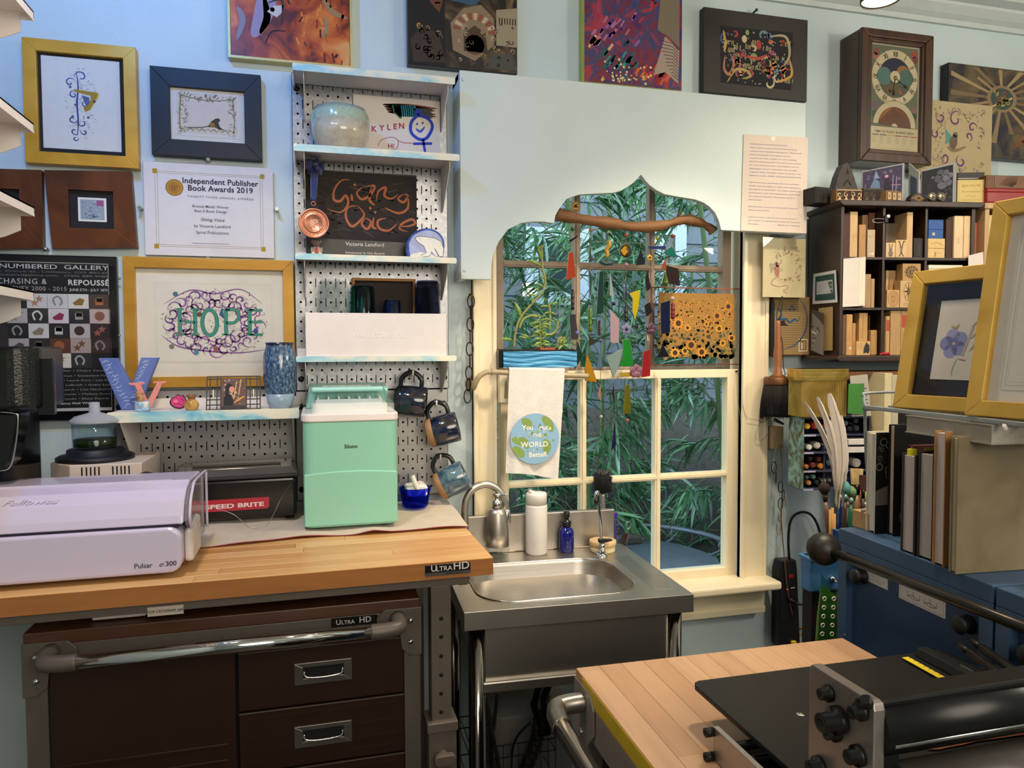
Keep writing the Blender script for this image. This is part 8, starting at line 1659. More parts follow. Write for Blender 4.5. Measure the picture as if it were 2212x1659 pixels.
for r_,x,y,rad,h in MK:
 p=pl(x,y,t,.012);R_=rad*.00092;w_=wm(t) @ V((p[0],.01,p[1]));m_=T('marker_pen','%s marker lying end on in the navy rack' % NM[h],'marker',w_,rot=ba);O(G().lathe([(R_*.9,0),(R_,.001),(R_,.06)],16,(0,0,0),(0,1,0)),'barrel',M('marker_'+h,h,.4),m_,local=True);O(G().lathe([(R_*.6,-.002),(R_*.66,.0)],14,(0,0,0),(0,1,0)),'cap_end',M('marker_cap_'+h,h,.3,var=.3),m_,local=True)
for i,y in enumerate((953,970)):
 p0=pl(1832,y-6,t,-.01);p1=pl(1880,y+7,t,-.01);w_=wm(t) @ V((p0[0],-.012,p1[1]));tag(O(G().box(0,0,0,p1[0]-p0[0],.07,p0[1]-p1[1]-.003).xf(Matrix.Translation(w_) @ Matrix.Rotation(ba,4,'Z')),'white_box',M('white_card_box','cfc8c2',.7),bev=.001),('upper' if i == 0 else 'lower')+' flat white cardboard box sticking out of the rack','box')
# ---- gold ribbed box standing on the rack
t=T('gold_box','square gold tin with vertical ribs and a lid on the marker rack','tin',wm(RK) @ V((-.012,-.004,zr[4]+.003)),rot=ba);gl_=MR('shiny_gold_tin',[(.3,'9a7c34'),(.5,'b89a50'),(.7,'cdb26c')],14,.28,4,.8,metal=.75,bump=.03)
bw_=pl(1829,850,t)[0];bh=pl(1729,822,t)[1];lh=pl(1729,797,t)[1];pts=[];n=26;e=.0012
for k in range(2*n):pts.append((bw_*k/(2*n),-e*(k % 2)))
for k in range(2*n):pts.append((bw_+e*(k % 2),.075*k/(2*n)))
pts += [(bw_,.075)]
for k in range(2*n):pts.append((-e*(k % 2),.075-.075*k/(2*n)))
O(slab(pts,0,bh),'ribbed_body',gl_,t,local=True);g=G()
for k in range(6):z=bh+(lh-bh)*k/6;g.box(-.003-.0008*(k % 2),-.003-.0008*(k % 2),z,bw_+.003,.078,z+(lh-bh)/6)
g.box(-.003,-.003,lh-.001,bw_+.003,.078,lh);O(g,'ribbed_lid',gl_,t,local=True)
# ---- green card and handwritten sheet
def hang(name,label,cat,pts,Y,h,art=None,curl=.004):
 p=[aY(x,y,Y) for x,y in pts];t=T(name,label,cat,(p[2]+p[3])/2);f=lambda u,v:(lambda q:(q.x,q.y-curl*math.sin(PI*u)*(1-.5*v),q.z))(p[0].lerp(p[1],u).lerp(p[3].lerp(p[2],u),v));O(sheetmesh(f,8,6),'sheet',M('sheet_'+h,h,.8,var=.04),t)
 if art:d=D(0,0,1,1,0,1);art(d);d.v=[(lambda q,k:(q[0],q[1]-.0005+.0002*k,q[2]))(f(v[0],1-v[2]),v[1]) for v in d.v];O(d,'ink',PR,t)
hang('handwritten_sheet','curved grey sheet with black handwriting behind the green card','paper',[(1836,812),(1874,808),(1882,898),(1840,900)],-.245,'a8a294',lambda d:[d.line([(.45+.05*j,.3+.09*i+.02*(j % 2)) for j in range(10)],.02,'3a3630',True,3) for i in range(5)])
hang('green_card','folded bright green card propped beside the gold box','card',[(1833,829),(1867,828),(1866,895),(1831,893)],-.25,'3f7a34',None,.008)
for i,(x,h,lb) in enumerate(((1912,'c8b890','cream folder edge standing behind the wire shelf'),(1926,'b0a890','grey cream folder edge standing behind the wire shelf'))):a=R4(x,806+4*i,x+13,960,-.27);tag(O(G().box(a[0],-.27,a[1]-.1,a[2],-.2,a[3]),'paper_folder',M('folder_'+h,h,.7),bev=.001),lb,'folder')
# ---- brush jar on a stool behind the cabinet
J=aY(1819,1137,-.44);rJ=.040;t=T('wooden_stool','plain wooden stool hidden behind the blue cabinet','stool',(J.x,-.44,0));O(G().lathe([(.035,J.z-.16),(.035,J.z-.135)],24,(J.x,-.44,0)),'seat',orw,t)
for k in range(3):a_=k*2.1+.5;O(G().cyl((J.x+.03*math.cos(a_),-.44+.03*math.sin(a_),0),(J.x+.025*math.cos(a_),-.44+.025*math.sin(a_),J.z-.16),.008),'leg',orw,t)
blg=MR('paint_spattered_blue',[(.35,'1c3a6a'),(.55,'2c5a92'),(.7,'6a90b4')],30,.25,5,1,bump=.05,coat=.4);t=T('brush_jar','paint spattered blue jar crammed with artist brushes','jar',(J.x,-.44,J.z-.1345))
O(G().lathe([(rJ*.85,J.z-.134),(rJ,J.z-.03),(rJ*1.02,J.z-.004),(rJ*1.06,J.z),(rJ*.98,J.z),(rJ*.95,J.z-.03),(rJ*.8,J.z-.13),(0,J.z-.13)],28,(J.x,-.44,0),cap=False),'body',blg,t)
def abrush(label,bx,tx,ty,hd,hc,kind,fc='b8b4ae',wid=9,y0=1139):
 k=(bx % 7-3)*.006;B_=aY(bx,y0,-.44+k);E_=aY(tx,ty,-.42+k*1.5);dv=(E_-B_).normalized();L_=(E_-B_).length;t=T('artist_brush',label,'brush',B_-dv*.09);hm=M('handle_'+hd,hd,.35);R_=wid*.0005
 O(G().tube([B_-dv*.09,B_+dv*L_*.35,B_+dv*L_*.55],[R_*.55,R_*.8,R_*.6],8),'handle',hm,t);O(G().tube([B_+dv*L_*.55,B_+dv*L_*.72],[R_*.62,R_*.8],10),'ferrule',M('ferrule_'+fc,fc,.3,.8),t)
 bm=M('hair_'+hc,hc,.8,var=.25,scale=200,stretch=(1,1,.1));e=B_+dv*L_*.72
 if kind == 'r':O(G().tube([e,e+dv*L_*.1,e+dv*L_*.2,e+dv*L_*.28],[R_*.8,R_*1.6,R_*1.5,R_*.3],12),'hair',bm,t)
 elif kind == 'f':s_=RGT*R_*1.5;O(G().ext([e-s_*.8,e+s_*.8,e+s_+dv*L_*.27,e-s_+dv*L_*.28],(0,.004,0)),'hair',bm,t,bev=.001)
 else:O(G().tube([e,e+dv*L_*.28],[R_*.7,R_*.1],8),'hair',bm,t)
abrush('thick dark brown haired brush at the left of the jar',1788,1779,1040,'6a5040','2c1a14','r','4a3c34',18)
for i,(b_,e_,yy) in enumerate(((1794,1793,1101),(1800,1798,1097),(1804,1803,1110))):p0=aY(b_,1142,-.45);p1=aY(e_,yy,-.45);tag(O(G().tube([p0-V((0,0,.09)),p1],.0028 if i != 1 else .0035,8),'bamboo_stick',M('bamboo_stick_wood','b88a48',.5,var=.15)),('first','second and thickest','third and shortest')[i]+' bamboo stick from the left in the brush jar','stick')
abrush('flat brush with a paint smeared white ferrule and blue handle',1812,1817,1042,'24488c','7a7058','f','c8c2d0',13)
abrush('round brush with teal hair behind the white ferrule brush',1822,1829,1040,'3a2a22','5a9088','r','6a8a80',13)
abrush('round brush with mottled green hair',1836,1840,1050,'1f5a3c','6a8a58','r','8fb0a4',16)
abrush('slim brush with a long ochre handle leaning right',1839,1848,1066,'c8944c','c8944c','p','c8944c',6)
abrush('wide orange brown wooden brush',1846,1858,1056,'7a3a18','8a4a20','f','6a3416',11)
abrush('brush with an amber pointed tip',1852,1868,1048,'c0843c','c07a30','p','b0a8a0',9)
abrush('brush with pale green grey hair at the right of the jar',1860,1872,1062,'8a8a88','8a9470','r','a8a8a4',13)
abrush('wide natural bristle flat brush standing at the back',1850,1852,1012,'8a6a4a','b89c6a','f','2a1e18',22)
abrush('brush with dark maroon hair behind the amber one',1862,1866,1026,'3a1e1a','3c1a18','f','2a1a18',13)
abrush('small brush with pink smeared hair',1826,1833,1062,'b8786a','b890a0','r','c09a98',9)
# ---- white feather quills
fe=M('white_feather','d6c8bc',.85,var=.05,scale=120,stretch=(1,1,.3),sheen=.2)
def feather(label,pts,wl,wr,Y):
 p=smooth_path([aY(x,y,Y) for x,y in pts],8);L_=len(p);t=T('feather_quill',label,'feather',p[0]);g=G();vs=[];rf=random.Random(len(label))
 for i,q_ in enumerate(p):
  f_=i/(L_-1);k=0 if f_ < .16 else math.sin(PI*min(1,(f_-.16)/.84*.93+.05))**.55;tg=(p[min(i+1,L_-1)]-p[max(i-1,0)]).normalized();s_=tg.cross(_f).normalized();j=1+.12*rf.uniform(-1,1)
  vs += [q_-s_*wl*k*j+tg*.006*k+V((0,.004,0)),q_,q_+s_*wr*k*j+tg*.006*k+V((0,.004,0))]
 g.add(vs,[f for i in range(L_-1) for f in ((3*i,3*i+1,3*i+4,3*i+3),(3*i+1,3*i+2,3*i+5,3*i+4))],True);O(g,'vane',fe,t);O(G().tube(p,[.0016*(1-.8*i/L_) for i in range(L_)],6),'shaft',M('ivory_shaft','c8b494',.5),t)
feather('largest white feather quill standing in the brush jar',[(1812,1100),(1817,1040),(1820,980),(1812,915),(1794,850)],.013,.019,-.44)
feather('narrow white feather leaning furthest left',[(1806,1090),(1803,1010),(1782,940),(1740,868)],.006,.008,-.44)
feather('cream tipped feather with ragged edge in the middle',[(1808,1095),(1806,1000),(1795,930),(1768,858)],.009,.010,-.445)
feather('white feather quill with a blunt tip at the right',[(1820,1095),(1824,1030),(1825,970),(1818,898)],.012,.008,-.425)
# ---- blue bin, green acrylic triangle
bn=M('sky_blue_plastic','3f6f9c',.35,var=.04);a=R4(1750,1206,1815,1276,-.52);t=T('blue_bin','sky blue plastic bin below the brush jar','bin',((a[0]+a[2])/2,-.5,0))
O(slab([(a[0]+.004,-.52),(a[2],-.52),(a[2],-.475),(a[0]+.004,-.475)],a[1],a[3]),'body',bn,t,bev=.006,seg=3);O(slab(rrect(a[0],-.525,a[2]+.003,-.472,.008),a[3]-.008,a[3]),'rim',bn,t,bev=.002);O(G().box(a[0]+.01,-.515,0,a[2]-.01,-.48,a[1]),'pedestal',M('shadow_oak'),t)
p=aY(1797,1250,-.522);O(G().ball((p.x,-.523,p.z),.007,12).ball((p.x+.007,-.525,p.z-.007),.004,10),'metal_catch',steel,t)
ac=M('green_tint_acrylic','d8ecd8',.05,var=0,trans=1,ior=1.04);P=lambda x,y:aY(x,y,-.535);t=T('acrylic_ruler','green tinted acrylic triangle ruler with white ringed holes','ruler',P(1790,1388));O(G().ext([P(1775,1240),P(1814,1290),P(1814,1392),P(1768,1392)],(0,.0025,0)),'plate',ac,t)
g=G()
for i in range(5):
 for x in (1780-1.2*i,1800-1.0*i):p=P(x,1293+19*i);g.tube([(p.x+.0045*math.cos(k*PI/6),-.5365,p.z+.0045*math.sin(k*PI/6)) for k in range(12)],.0014,5,True)
O(g,'ringed_hole',powder,t,kind='stuff');t=T('green_sheet','translucent green plastic sheet behind the acrylic ruler','sheet',P(1775,1390));O(G().ext([aY(x,y,-.531) for x,y in ((1774,1262),(1812,1290),(1812,1392),(1762,1392),(1765,1340))],(0,.002,0)),'sheet',M('green_translucent','8aac64',.4,trans=.2),t)
# ---- ceiling spot head at the top edge
c=aY(1902,4,-.42);t=T('ceiling_spot','round chrome rimmed ceiling spotlight at the top edge of the photo','light',(c.x,-.42,c.z));O(G().lathe([(.046,0),(.048,.004),(.047,.03),(.03,.07),(.012,.09)],32,(c.x,-.42,c.z),cap=False),'housing',M('satin_steel'),t);O(G().lathe([(0,.006),(.044,.006)],28,(c.x,-.42,c.z),cap=False),'lamp_face',M('lamp_glow','fff0d8',.5,emit=6),t);O(G().cyl((c.x,-.42,c.z+.085),(c.x,-.42,ZC),.008),'stem',M('satin_steel'),t)
# ---- white shelves with end brackets on the left wall
for i,(tip,bot,lb) in enumerate((((73,24),(44,70),'highest white metal shelf on the left wall, cut by the photo edge'),((73,266),(44,316),'second white metal shelf on the left wall, over the gold frame edge'),((74,446),(45,498),'third white metal shelf on the left wall, over the copper frame'),((73,628),(45,682),'lowest white metal shelf on the left wall, above the drinks machine'))):
 Yl=-.50;a=aY(*tip,Yl);b=aY(bot[0],bot[1],Yl);xb=aY(45,tip[1]+5,Yl).x;z=a.z;t=T('wall_shelf',lb,'shelf',(XL,Yl-.4,z-.1))
 O(G().box(XL+.002,-1.15,z-.004,a.x,Yl,z-.001).box(a.x-.0015,-1.15,z-.018,a.x,Yl,z-.001),'deck',powder,t)
 O(G().ext([(XL+.002,Yl-.004,z-.004),(xb,Yl-.004,z-.004),(xb,Yl-.004,b.z),(xb-.025,Yl-.004,b.z-.012),(XL+.002,Yl-.004,b.z-.16)],(0,.002,0)),'end_bracket',powder,t);O(G().prism([(xb,z-.003),(a.x,z-.003),(a.x,z-.014),(a.x-.004,z-.018),(xb,z-.018)],Yl-.003,Yl-.001),'end_lip',powder,t)
# == driftwood chime of stained glass in the window
YC=-.045;C=lambda x,y,Y=YC:aY(x,y,Y)
t=T('glass_wind_chime','driftwood branch hung with many strings of coloured stained glass pieces','wind chime',C(1375,940));CH=t
drift=MR('driftwood',[(.3,'5f3c20'),(.5,'7f5630'),(.7,'94683e')],8,.65,7,1.2,stretch=(.5,4,4),bump=.5)
br=smooth_path([C(*p) for p in ((1199,462),(1225,467),(1260,474),(1300,480),(1330,484),(1360,489),(1395,490),(1430,487),(1465,477),(1490,475),(1515,482),(1533,492),(1541,500))],5);nb=len(br)
O(G().tube(br,[.0165+.0025*math.sin(i*.45)+.0012*math.sin(i*1.3)-(.004*i/nb) for i in range(nb)],14),'branch',drift,t)
O(G().tube([C(1460,478),C(1470,461),C(1474,456)],[.006,.004,.002],8),'twig_stub',drift,t)
PG=MP('stained_glass',.12,trans=.35);lead=M('solder_edge','8a8278',.35,.8);wr=M('copper_wire','7a6048',.35,.8);nY=[0]
def piece(pts,h,edge=True):
 nY[0] += 1;Y=YC-.0022*(nY[0] % 3);p=[C(x,y,Y) for x,y in pts];g=G();g.col=lin(h);g.ext(p,(0,.003,0));o=O(g,'glass_piece',PG,CH)
 if edge:O(G().tube([q+V((0,.0015,0)) for q in p],.0013,5,True),'solder_edge',lead,o)
def flower(x,y,r,h,hc=None):
 p=C(x,y);g=G();g.col=lin(h)
 for k in range(5):a=k*1.257+.3;g.ball((p.x+r*.55*math.cos(a),YC-.004,p.z+r*.55*math.sin(a)),r*.5,10,(1,.25,1))
 if hc:g.col=lin(hc);g.ball((p.x,YC-.007,p.z),r*.3,8)
 O(g,'glass_flower',PG,CH)
def bead(x,y,r,h,sz=1):p=C(x,y);g=G();g.col=lin(h);g.ball((p.x,YC-.002,p.z),r,12,(1,1,sz));O(g,'bead',PG,CH)
def string(pts):O(G().tube([C(x,y,YC+.001) for x,y in pts],.0007,5),'wire',wr,CH)
for pts in ([(1236,470),(1238,530),(1236,600),(1236,650),(1244,680),(1246,790)],[(1275,484),(1276,520),(1275,640),(1273,690),(1272,760),(1290,920)],[(1312,486),(1312,570),(1296,590),(1296,680),(1298,750),(1297,860)],[(1353,490),(1353,575),(1350,640),(1350,700),(1362,720),(1370,900)],[(1382,495),(1384,540),(1365,640),(1372,700),(1375,750),(1325,830),(1327,930)],[(1419,490),(1421,555),(1403,600),(1402,680),(1398,760),(1395,800)],[(1452,485),(1451,530),(1440,600),(1435,640)],[(1452,520),(1468,580),(1465,615)]):string(pts)
for pts,h in (([(1229,546),(1238,546),(1243,597),(1223,606)],'b8401a'),([(1230,519),(1248,508),(1246,514),(1231,524)],'15161c'),([(1274,530),(1279,565),(1273,566)],'3a4a34'),([(1295,587),(1304,587),(1303,676),(1288,680)],'0f3a36'),([(1384,535),(1393,571),(1374,573)],'1c1c2c'),([(1401,532),(1438,532),(1438,537),(1403,538)],'24346e'),([(1433,545),(1451,532),(1464,556),(1445,553)],'127064'),([(1437,558),(1440,580),(1430,581)],'a04824'),([(1372,587),(1388,602),(1360,612)],'4a7484'),([(1399,584),(1406,622),(1397,630),(1394,605)],'1e1a24'),([(1352,600),(1354,640),(1350,645)],'1a1a6a'),
   ([(1360,634),(1383,626),(1379,665),(1372,692),(1366,670),(1367,645)],'c8b418'),([(1404,652),(1410,673),(1397,684),(1392,660)],'1c181e'),([(1230,679),(1243,679),(1249,731),(1234,733)],'201c2c'),([(1319,669),(1338,690),(1337,741),(1319,740)],'b89aa4'),([(1247,737),(1260,768),(1241,800),(1244,760)],'0c3a34'),([(1268,763),(1290,826),(1265,822),(1264,790)],'b8861a'),([(1297,752),(1302,795),(1289,794)],'5a7494'),([(1310,771),(1345,753),(1338,790),(1325,815)],'8aa09c'),([(1346,733),(1361,733),(1368,790),(1338,791),(1346,770)],'1a8a24'),([(1341,806),(1365,805),(1366,812),(1341,813)],'b89a1a'),([(1390,760),(1405,755),(1404,812),(1386,815)],'a01c1e'),([(1272,724),(1287,738),(1273,748)],'3a342e'),([(1292,692),(1297,692),(1296,725),(1291,720)],'3a2c38'),([(1272,580),(1280,600),(1275,640)],'2e4a5a'),([(1318,588),(1327,640),(1317,638)],'98aca4'),
   ([(1438,573),(1465,580),(1469,617),(1441,611)],'2e1e1c'),([(1427,655),(1447,649),(1447,718),(1428,722)],'10163e'),([(1431,742),(1446,770),(1420,773)],'14141a'),([(1351,832),(1360,832),(1363,892),(1347,894)],'6a6a18'),([(1326,833),(1327,872),(1322,850)],'4a141a'),([(1328,903),(1331,960),(1320,975)],'1c1c58'),([(1297,826),(1299,868),(1291,855)],'b0887a'),([(1398,832),(1402,858),(1395,850)],'1c4a3c'),([(1296,563),(1310,569),(1324,568),(1323,573),(1308,574),(1296,569)],'1e3840'),([(1395,700),(1402,735),(1398,737)],'c8bcae')):piece(pts,h)
p=C(1351,542);r=abs(C(1364,542).x-p.x);g=G();g.col=lin('4a4034');g.lathe([(0,0),(r,0),(r,.003),(0,.003)],28,p,(0,-1,0));o=O(g,'glass_disc',PG,CH);g=G();g.col=lin('c89a1a');g.ext([(p.x-r*.9,YC-.0045,p.z)]+[(p.x-r*.2+r*(.5 if i % 2 else .15)*math.cos(2.2-i*.5),YC-.0045,p.z+r*.75*math.sin(2.2-i*.5)) for i in range(10)],(0,.001,0));O(g,'painted_flower',PG,o)
O(G().tube([(p.x+r*math.cos(k*PI/12),YC-.0015,p.z+r*math.sin(k*PI/12)) for k in range(24)],.0012,5,True),'solder_edge',lead,o)
g=G();g.col=lin('c8961a');p=C(1312,538);g.tube(smooth_path([C(1314,519),C(1316,530),C(1310,540),C(1312,550),C(1309,556)],4),[.003]+[.006]*15+[.002],10);O(g,'glass_drop',PG,CH)
for x,y0,y1,w_,h in ((1275,665,718,.0062,'5a7a10'),(1237,625,670,.0052,'2c1a1a'),(1352,660,696,.0058,'1c2a24'),(1453,655,690,.0058,'7a141c')):
 g=G();g.col=lin(h);g.tube([C(x,y0+(y1-y0)*k/10) for k in range(11)],[w_*.5]+[w_*(1+.15*math.sin(k*2.2)) for k in range(1,10)]+[w_*.5],10);O(g,'glass_drop',PG,CH)
g=G();g.col=lin('3a5a10');p=C(1436,612);g.lathe([(.001,.045),(.003,.03),(.009,.012),(.0115,.002),(.009,-.008),(.001,-.012)],16,p);O(g,'glass_teardrop',PG,CH)
for x,y,r,h in ((1274,654,.006,'3a6a5a'),(1325,656,.006,'2a1c1c'),(1374,706,.006,'2a1e18'),(1352,572,.006,'b88a94'),(1246,719,.007,'7a7ab0'),(1297,736,.006,'5a5a90'),(1354,908,.006,'a86a62'),(1298,900,.005,'b8c0c0'),(1390,675,.004,'3a3a7a'),(1276,497,.006,'a8843a'),(1312,503,.004,'9a8a3a'),(1352,508,.006,'a85a2a'),(1384,510,.006,'125a4a'),(1419,515,.005,'a89a2a'),(1452,510,.006,'8a3a1a'),(1236,495,.006,'1a5a3a'),(1452,645,.007,'c8b8a8')):bead(x,y,r,h)
flower(1352,711,.016,'8a86a8','2a2a5a');flower(1373,802,.020,'9a6478');flower(1406,710,.017,'5a3e50');flower(1243,446,.014,'b8901a','5a3a10');flower(1402,557,.009,'c8a018','2a1a10')
# sunflower panel
YS=.004;a=R4(1407,619,1601,788,YS);t=T('sunflower_panel','clear glass panel with copper edging round a photo of a sunflower field','panel',((a[0]+a[2])/2,YS,a[1]));O(ring(G(),a[0],a[1],a[2],a[3],.0035,YS,YS+.005),'copper_edge',M('copper_foil','7a4a34',.35,.6),t);O(G().box(a[0]+.003,YS+.001,a[1]+.003,a[2]-.003,YS+.003,a[3]-.003),'glass',clear,t)
s=R4(1422,632,1585,771,YS-.001);d=D(s[0],s[1],s[2]-s[0],s[3]-s[1],YS-.0008,.00006);rs=random.Random(17);d.rect(0,0,1,1,'9a7030');d.up()
for i in range(420):
 v=rs.random()**1.3;u=rs.random();d.disc(u,v*.92,rs.uniform(.008,.03)*(1.3-v),rs.choice(['4a4a26','6a6234','3a3a20','8a7a48','585024'] if v < .5 else ['b8802c','c88e34','8a6a2a','5a4a20']),6)
d.up()
def sun(u,v,r):
 d.poly([(u+r*(1 if k % 2 else .68)*math.cos(k*PI/10),v+r*(1 if k % 2 else .68)*1.15*math.sin(k*PI/10)) for k in range(20)],rs.choice(['c8892a','d0962e','b87c26']));d.ly += 1;d.disc(u,v,r*.42,'3a2014',9);d.ly -= 1
for i in range(230):v=rs.uniform(.42,.99);sun(rs.uniform(.02,.98),v,.03*(1.12-v)+.006)
d.up();d.up()
for u,v,r in ((.26,.53,.085),(.38,.46,.05),(.92,.8,.07),(.94,.68,.045),(.77,.65,.07),(.85,.6,.03),(.8,.45,.06),(.62,.6,.035),(.63,.52,.04),(.65,.4,.055),(.22,.07,.075),(.43,.19,.09),(.35,.1,.06),(.57,.08,.08),(.85,.22,.05),(.97,.3,.06),(.3,.66,.03),(.57,.72,.03)):sun(u,v,r)
O(d,'photo',PR,t)
# planter and succulents
YP=-.055;a=R4(1078,756,1246,793,YP);t=T('planter_box','long planter tray wrapped in crinkled bright blue paper','planter',((a[0]+a[2])/2,-.03,a[1]));wrap=MR('blue_crepe_paper',[(.3,'1f6a9c'),(.5,'3d92c0'),(.7,'62b0d6')],26,.45,5,1.6,stretch=(.3,1,3),bump=.5);rs=random.Random(3)
def fw(u,v):q=.0011*math.sin(v*22+math.sin(u*7)*2.2)+.0007*math.sin(v*41+u*13);return (a[0]+.012+(a[2]-a[0]-.012)*u,YP-.001+q,a[1]+(a[3]-a[1]-.004)*v)
O(sheetmesh(fw,50,22),'paper_wrap',wrap,t);O(G().box(a[0],YP+.004,a[1],a[2],.009,a[3]),'tray',M('black_gloss_plastic'),t,bev=.002);O(G().box(a[0]+.004,YP+.008,a[3]-.004,a[2]-.004,.006,a[3]+.002),'soil',M('potting_soil','2a1c14',.9,var=.4,scale=200,bump=.6),t);O(G().box(a[0]+.12,YP+.006,a[3]-.01,a[0]+.165,.004,a[3]+.006),'terracotta_pot',M('terracotta','9a4a2c',.7),t,bev=.002)
lg=MR('succulent_green',[(.3,'5f7c30'),(.5,'7f9a44'),(.7,'9ab060')],30,.3,3,.5,bump=.05);lm=bpy.data.meshes.new('leaf');g=G()
for j in range(5):
 f_=j/4;w_=(.12,.75,1,.7,.06)[j]
 for k in range(6):b_=k*PI/3;g.v.append((f_,.5*w_*math.cos(b_)*.42,.12*w_*math.sin(b_)+.10*math.sin(f_*2.6)))
lm.from_pydata(g.v,[],[(j*6+k,j*6+(k+1) % 6,j*6+6+(k+1) % 6,j*6+6+k) for j in range(4) for k in range(6)]);lm.materials.append(lg);lm.polygons.foreach_set('use_smooth',[True]*24)
def leaf(par,p,d_,L,w=1,roll=0):
 o=bpy.data.objects.new('leaf',lm);COL.objects.link(o);o.parent=par;o.location=wm(par).inverted() @ V(p);x=V(d_).normalized();y=V((0,0,1)).cross(x);y=y.normalized() if y.length > .01 else V((0,1,0));z=x.cross(y);o.rotation_euler=(Matrix((x,y,z)).transposed() @ Matrix.Rotation(roll,3,'X')).to_euler();o.scale=(L,L*w,L)
zP=a[3]
def plant(label,stems,leaves):
 b0=aY(*stems[0][0],-.03);t=T('succulent_plant',label,'plant',(b0.x,-.03,zP))
 for st_ in stems:O(G().tube(smooth_path([aY(x,y,-.03) for x,y in st_],5),.0034,8),'stem',M('pale_stem','8a8a50',.5,var=.2),t)
 for x,y,dx,dy,L,w in leaves:leaf(t,aY(x,y,-.03-.006*rs.random()),(dx,rs.uniform(-.35,.1),-dy),L,w,rs.uniform(-.4,.4))
plant('tall bare stemmed succulent climbing up across the window',[[(1110,752),(1114,715),(1125,685),(1150,655),(1172,630),(1178,605),(1172,580),(1170,540),(1168,530)],[(1122,710),(1130,690),(1150,681),(1162,684),(1164,692)]],[(1125,688,-.5,-1,.05,.6),(1150,660,.2,-1,.024,.9),(1160,640,-1,-.1,.026,.8),(1166,632,-.9,-.7,.022,.8),(1172,642,.3,.4,.016,.9),(1176,622,-1,-.4,.026,.8),(1178,604,-.6,-.3,.018,.9),(1170,575,-1,-.3,.042,.6),(1168,560,-.4,-1,.034,.9),(1170,540,.5,-1,.02,.6),(1108,735,-1,.0,.04,.6),(1120,728,1,.25,.03,.8),(1124,722,.9,.5,.03,.8),(1170,540,-.7,-.5,.02,.6)])
b_=[]
for i in range(15):y=748-4.4*i;sg=1 if i % 2 else -1;b_.append((1168+rs.uniform(-2,2),y,sg,rs.uniform(-.1,.55),rs.uniform(.024,.032),.9));b_.append((1168,y-2,-sg*.5,rs.uniform(-.6,.3),rs.uniform(.016,.024),.9))
plant('bushy green succulent with a brown central stem in the planter',[[(1168,754),(1167,720),(1166,695)],[(1175,722),(1192,722),(1202,712),(1205,696)],[(1188,705),(1188,680),(1186,656)]],b_+[(1166,695,-.3,-1,.026,1),(1160,704,-1,-.2,.026,1),(1187,716,.2,-1,.034,.7),(1204,698,-.4,-.8,.014,.9),(1205,697,.6,-.7,.012,.9),(1187,662,-1,.1,.028,.6),(1187,658,1,-.1,.026,.6),(1188,674,-.9,.4,.022,.7),(1188,674,.9,.5,.022,.7),(1187,690,-.6,.4,.022,.8),(1187,690,.5,.4,.02,.8)])
plant('low spreading succulent with reddish shoots at the planter right end',[[(1212,752),(1214,735),(1220,728)],[(1204,752),(1206,735),(1214,728)]],[(1215,745,.8*math.cos(k),-.6+.9*math.sin(k*1.7),rs.uniform(.018,.028),.8) for k in [i*.55 for i in range(14)]]+[(1222,734,1,-.1,.036,.6),(1232,733,1,.05,.034,.6),(1228,740,.9,.4,.028,.7)])
# == garden outside: house, slope, table, bamboo
sid=M('grey_blue_siding','3c4a58',.6,var=.05,scale=6);hw_=T('neighbour_house','grey blue clapboard house wall with a white trimmed window beyond the bamboo','house',(2,3.0,.3))
cb=None
for i in range(17):
 z=.9+.135*i;b=O(G().ext([(-1.5,3.0,z),(-1.5,2.975,z),(-1.5,2.99,z+.145),(-1.5,3.0,z+.145)],(7.5,0,0)),'clapboard',sid,hw_)
O(G().box(-1.5,3.0,-.05,6,3.05,3.3),'wall',sid,hw_);trim=M('pale_blue_trim','7c90a4',.5,var=.04)
for (x0,y0,x1,y1) in ((1135,490,1270,575),(1410,480,1480,575)):w4=R4(x0,y0,x1,y1,2.96);f_=O(ring(G(),w4[0],w4[1]-.28,w4[2],w4[3],.09,2.94,2.99),'window',trim,hw_);O(G().box(w4[0]+.08,2.955,w4[1]-.2,w4[2]-.08,2.97,w4[3]-.08),'pane',M('dark_window_glass','1c2a30',.08),f_)
O(G().box(*[c for c in (aY(1133,620,2.9).x,2.9,aY(1133,640,2.9).z,aY(1160,612,2.9).x,2.95,aY(1150,612,2.9).z)]),'porch_light',M('porch_lamp_glow','d8d0b0',.4,emit=.6),hw_)
g=G();rg=random.Random(4);nx,ny=24,14;g.add([(-1.5+7*i/nx,.35+2.6*j/ny,.25+.75*(j/ny)+.05*math.sin(i*1.7+j)+.03*rg.random()) for j in range(ny+1) for i in range(nx+1)],[(j*(nx+1)+i,j*(nx+1)+i+1,(j+1)*(nx+1)+i+1,(j+1)*(nx+1)+i) for j in range(ny) for i in range(nx)],True);O(g,'trim_bank',M('leaf_litter','3a3832',.9,var=.5,scale=40,bump=.8),kind='structure')
z_t=.66;T_=lambda x,y:aZ(x,y,z_t);tm=M('weathered_grey_metal','7c8894',.45,.5,var=.1);t=T('garden_table','weathered blue grey metal garden table with a bent rail outside the window','table',(1.2,.5,.2))
cx_,cy_=1.12,.52;O(G().lathe([(0,z_t-.02),(.34,z_t-.02),(.35,z_t-.01),(.34,z_t),(0,z_t)],36,(cx_,cy_,0)),'table_top',tm,t);O(G().tube([(cx_+.40*math.cos(k*PI/18),cy_+.36*math.sin(k*PI/18),z_t+.05) for k in range(36)],.010,8,True),'rail',tm,t)
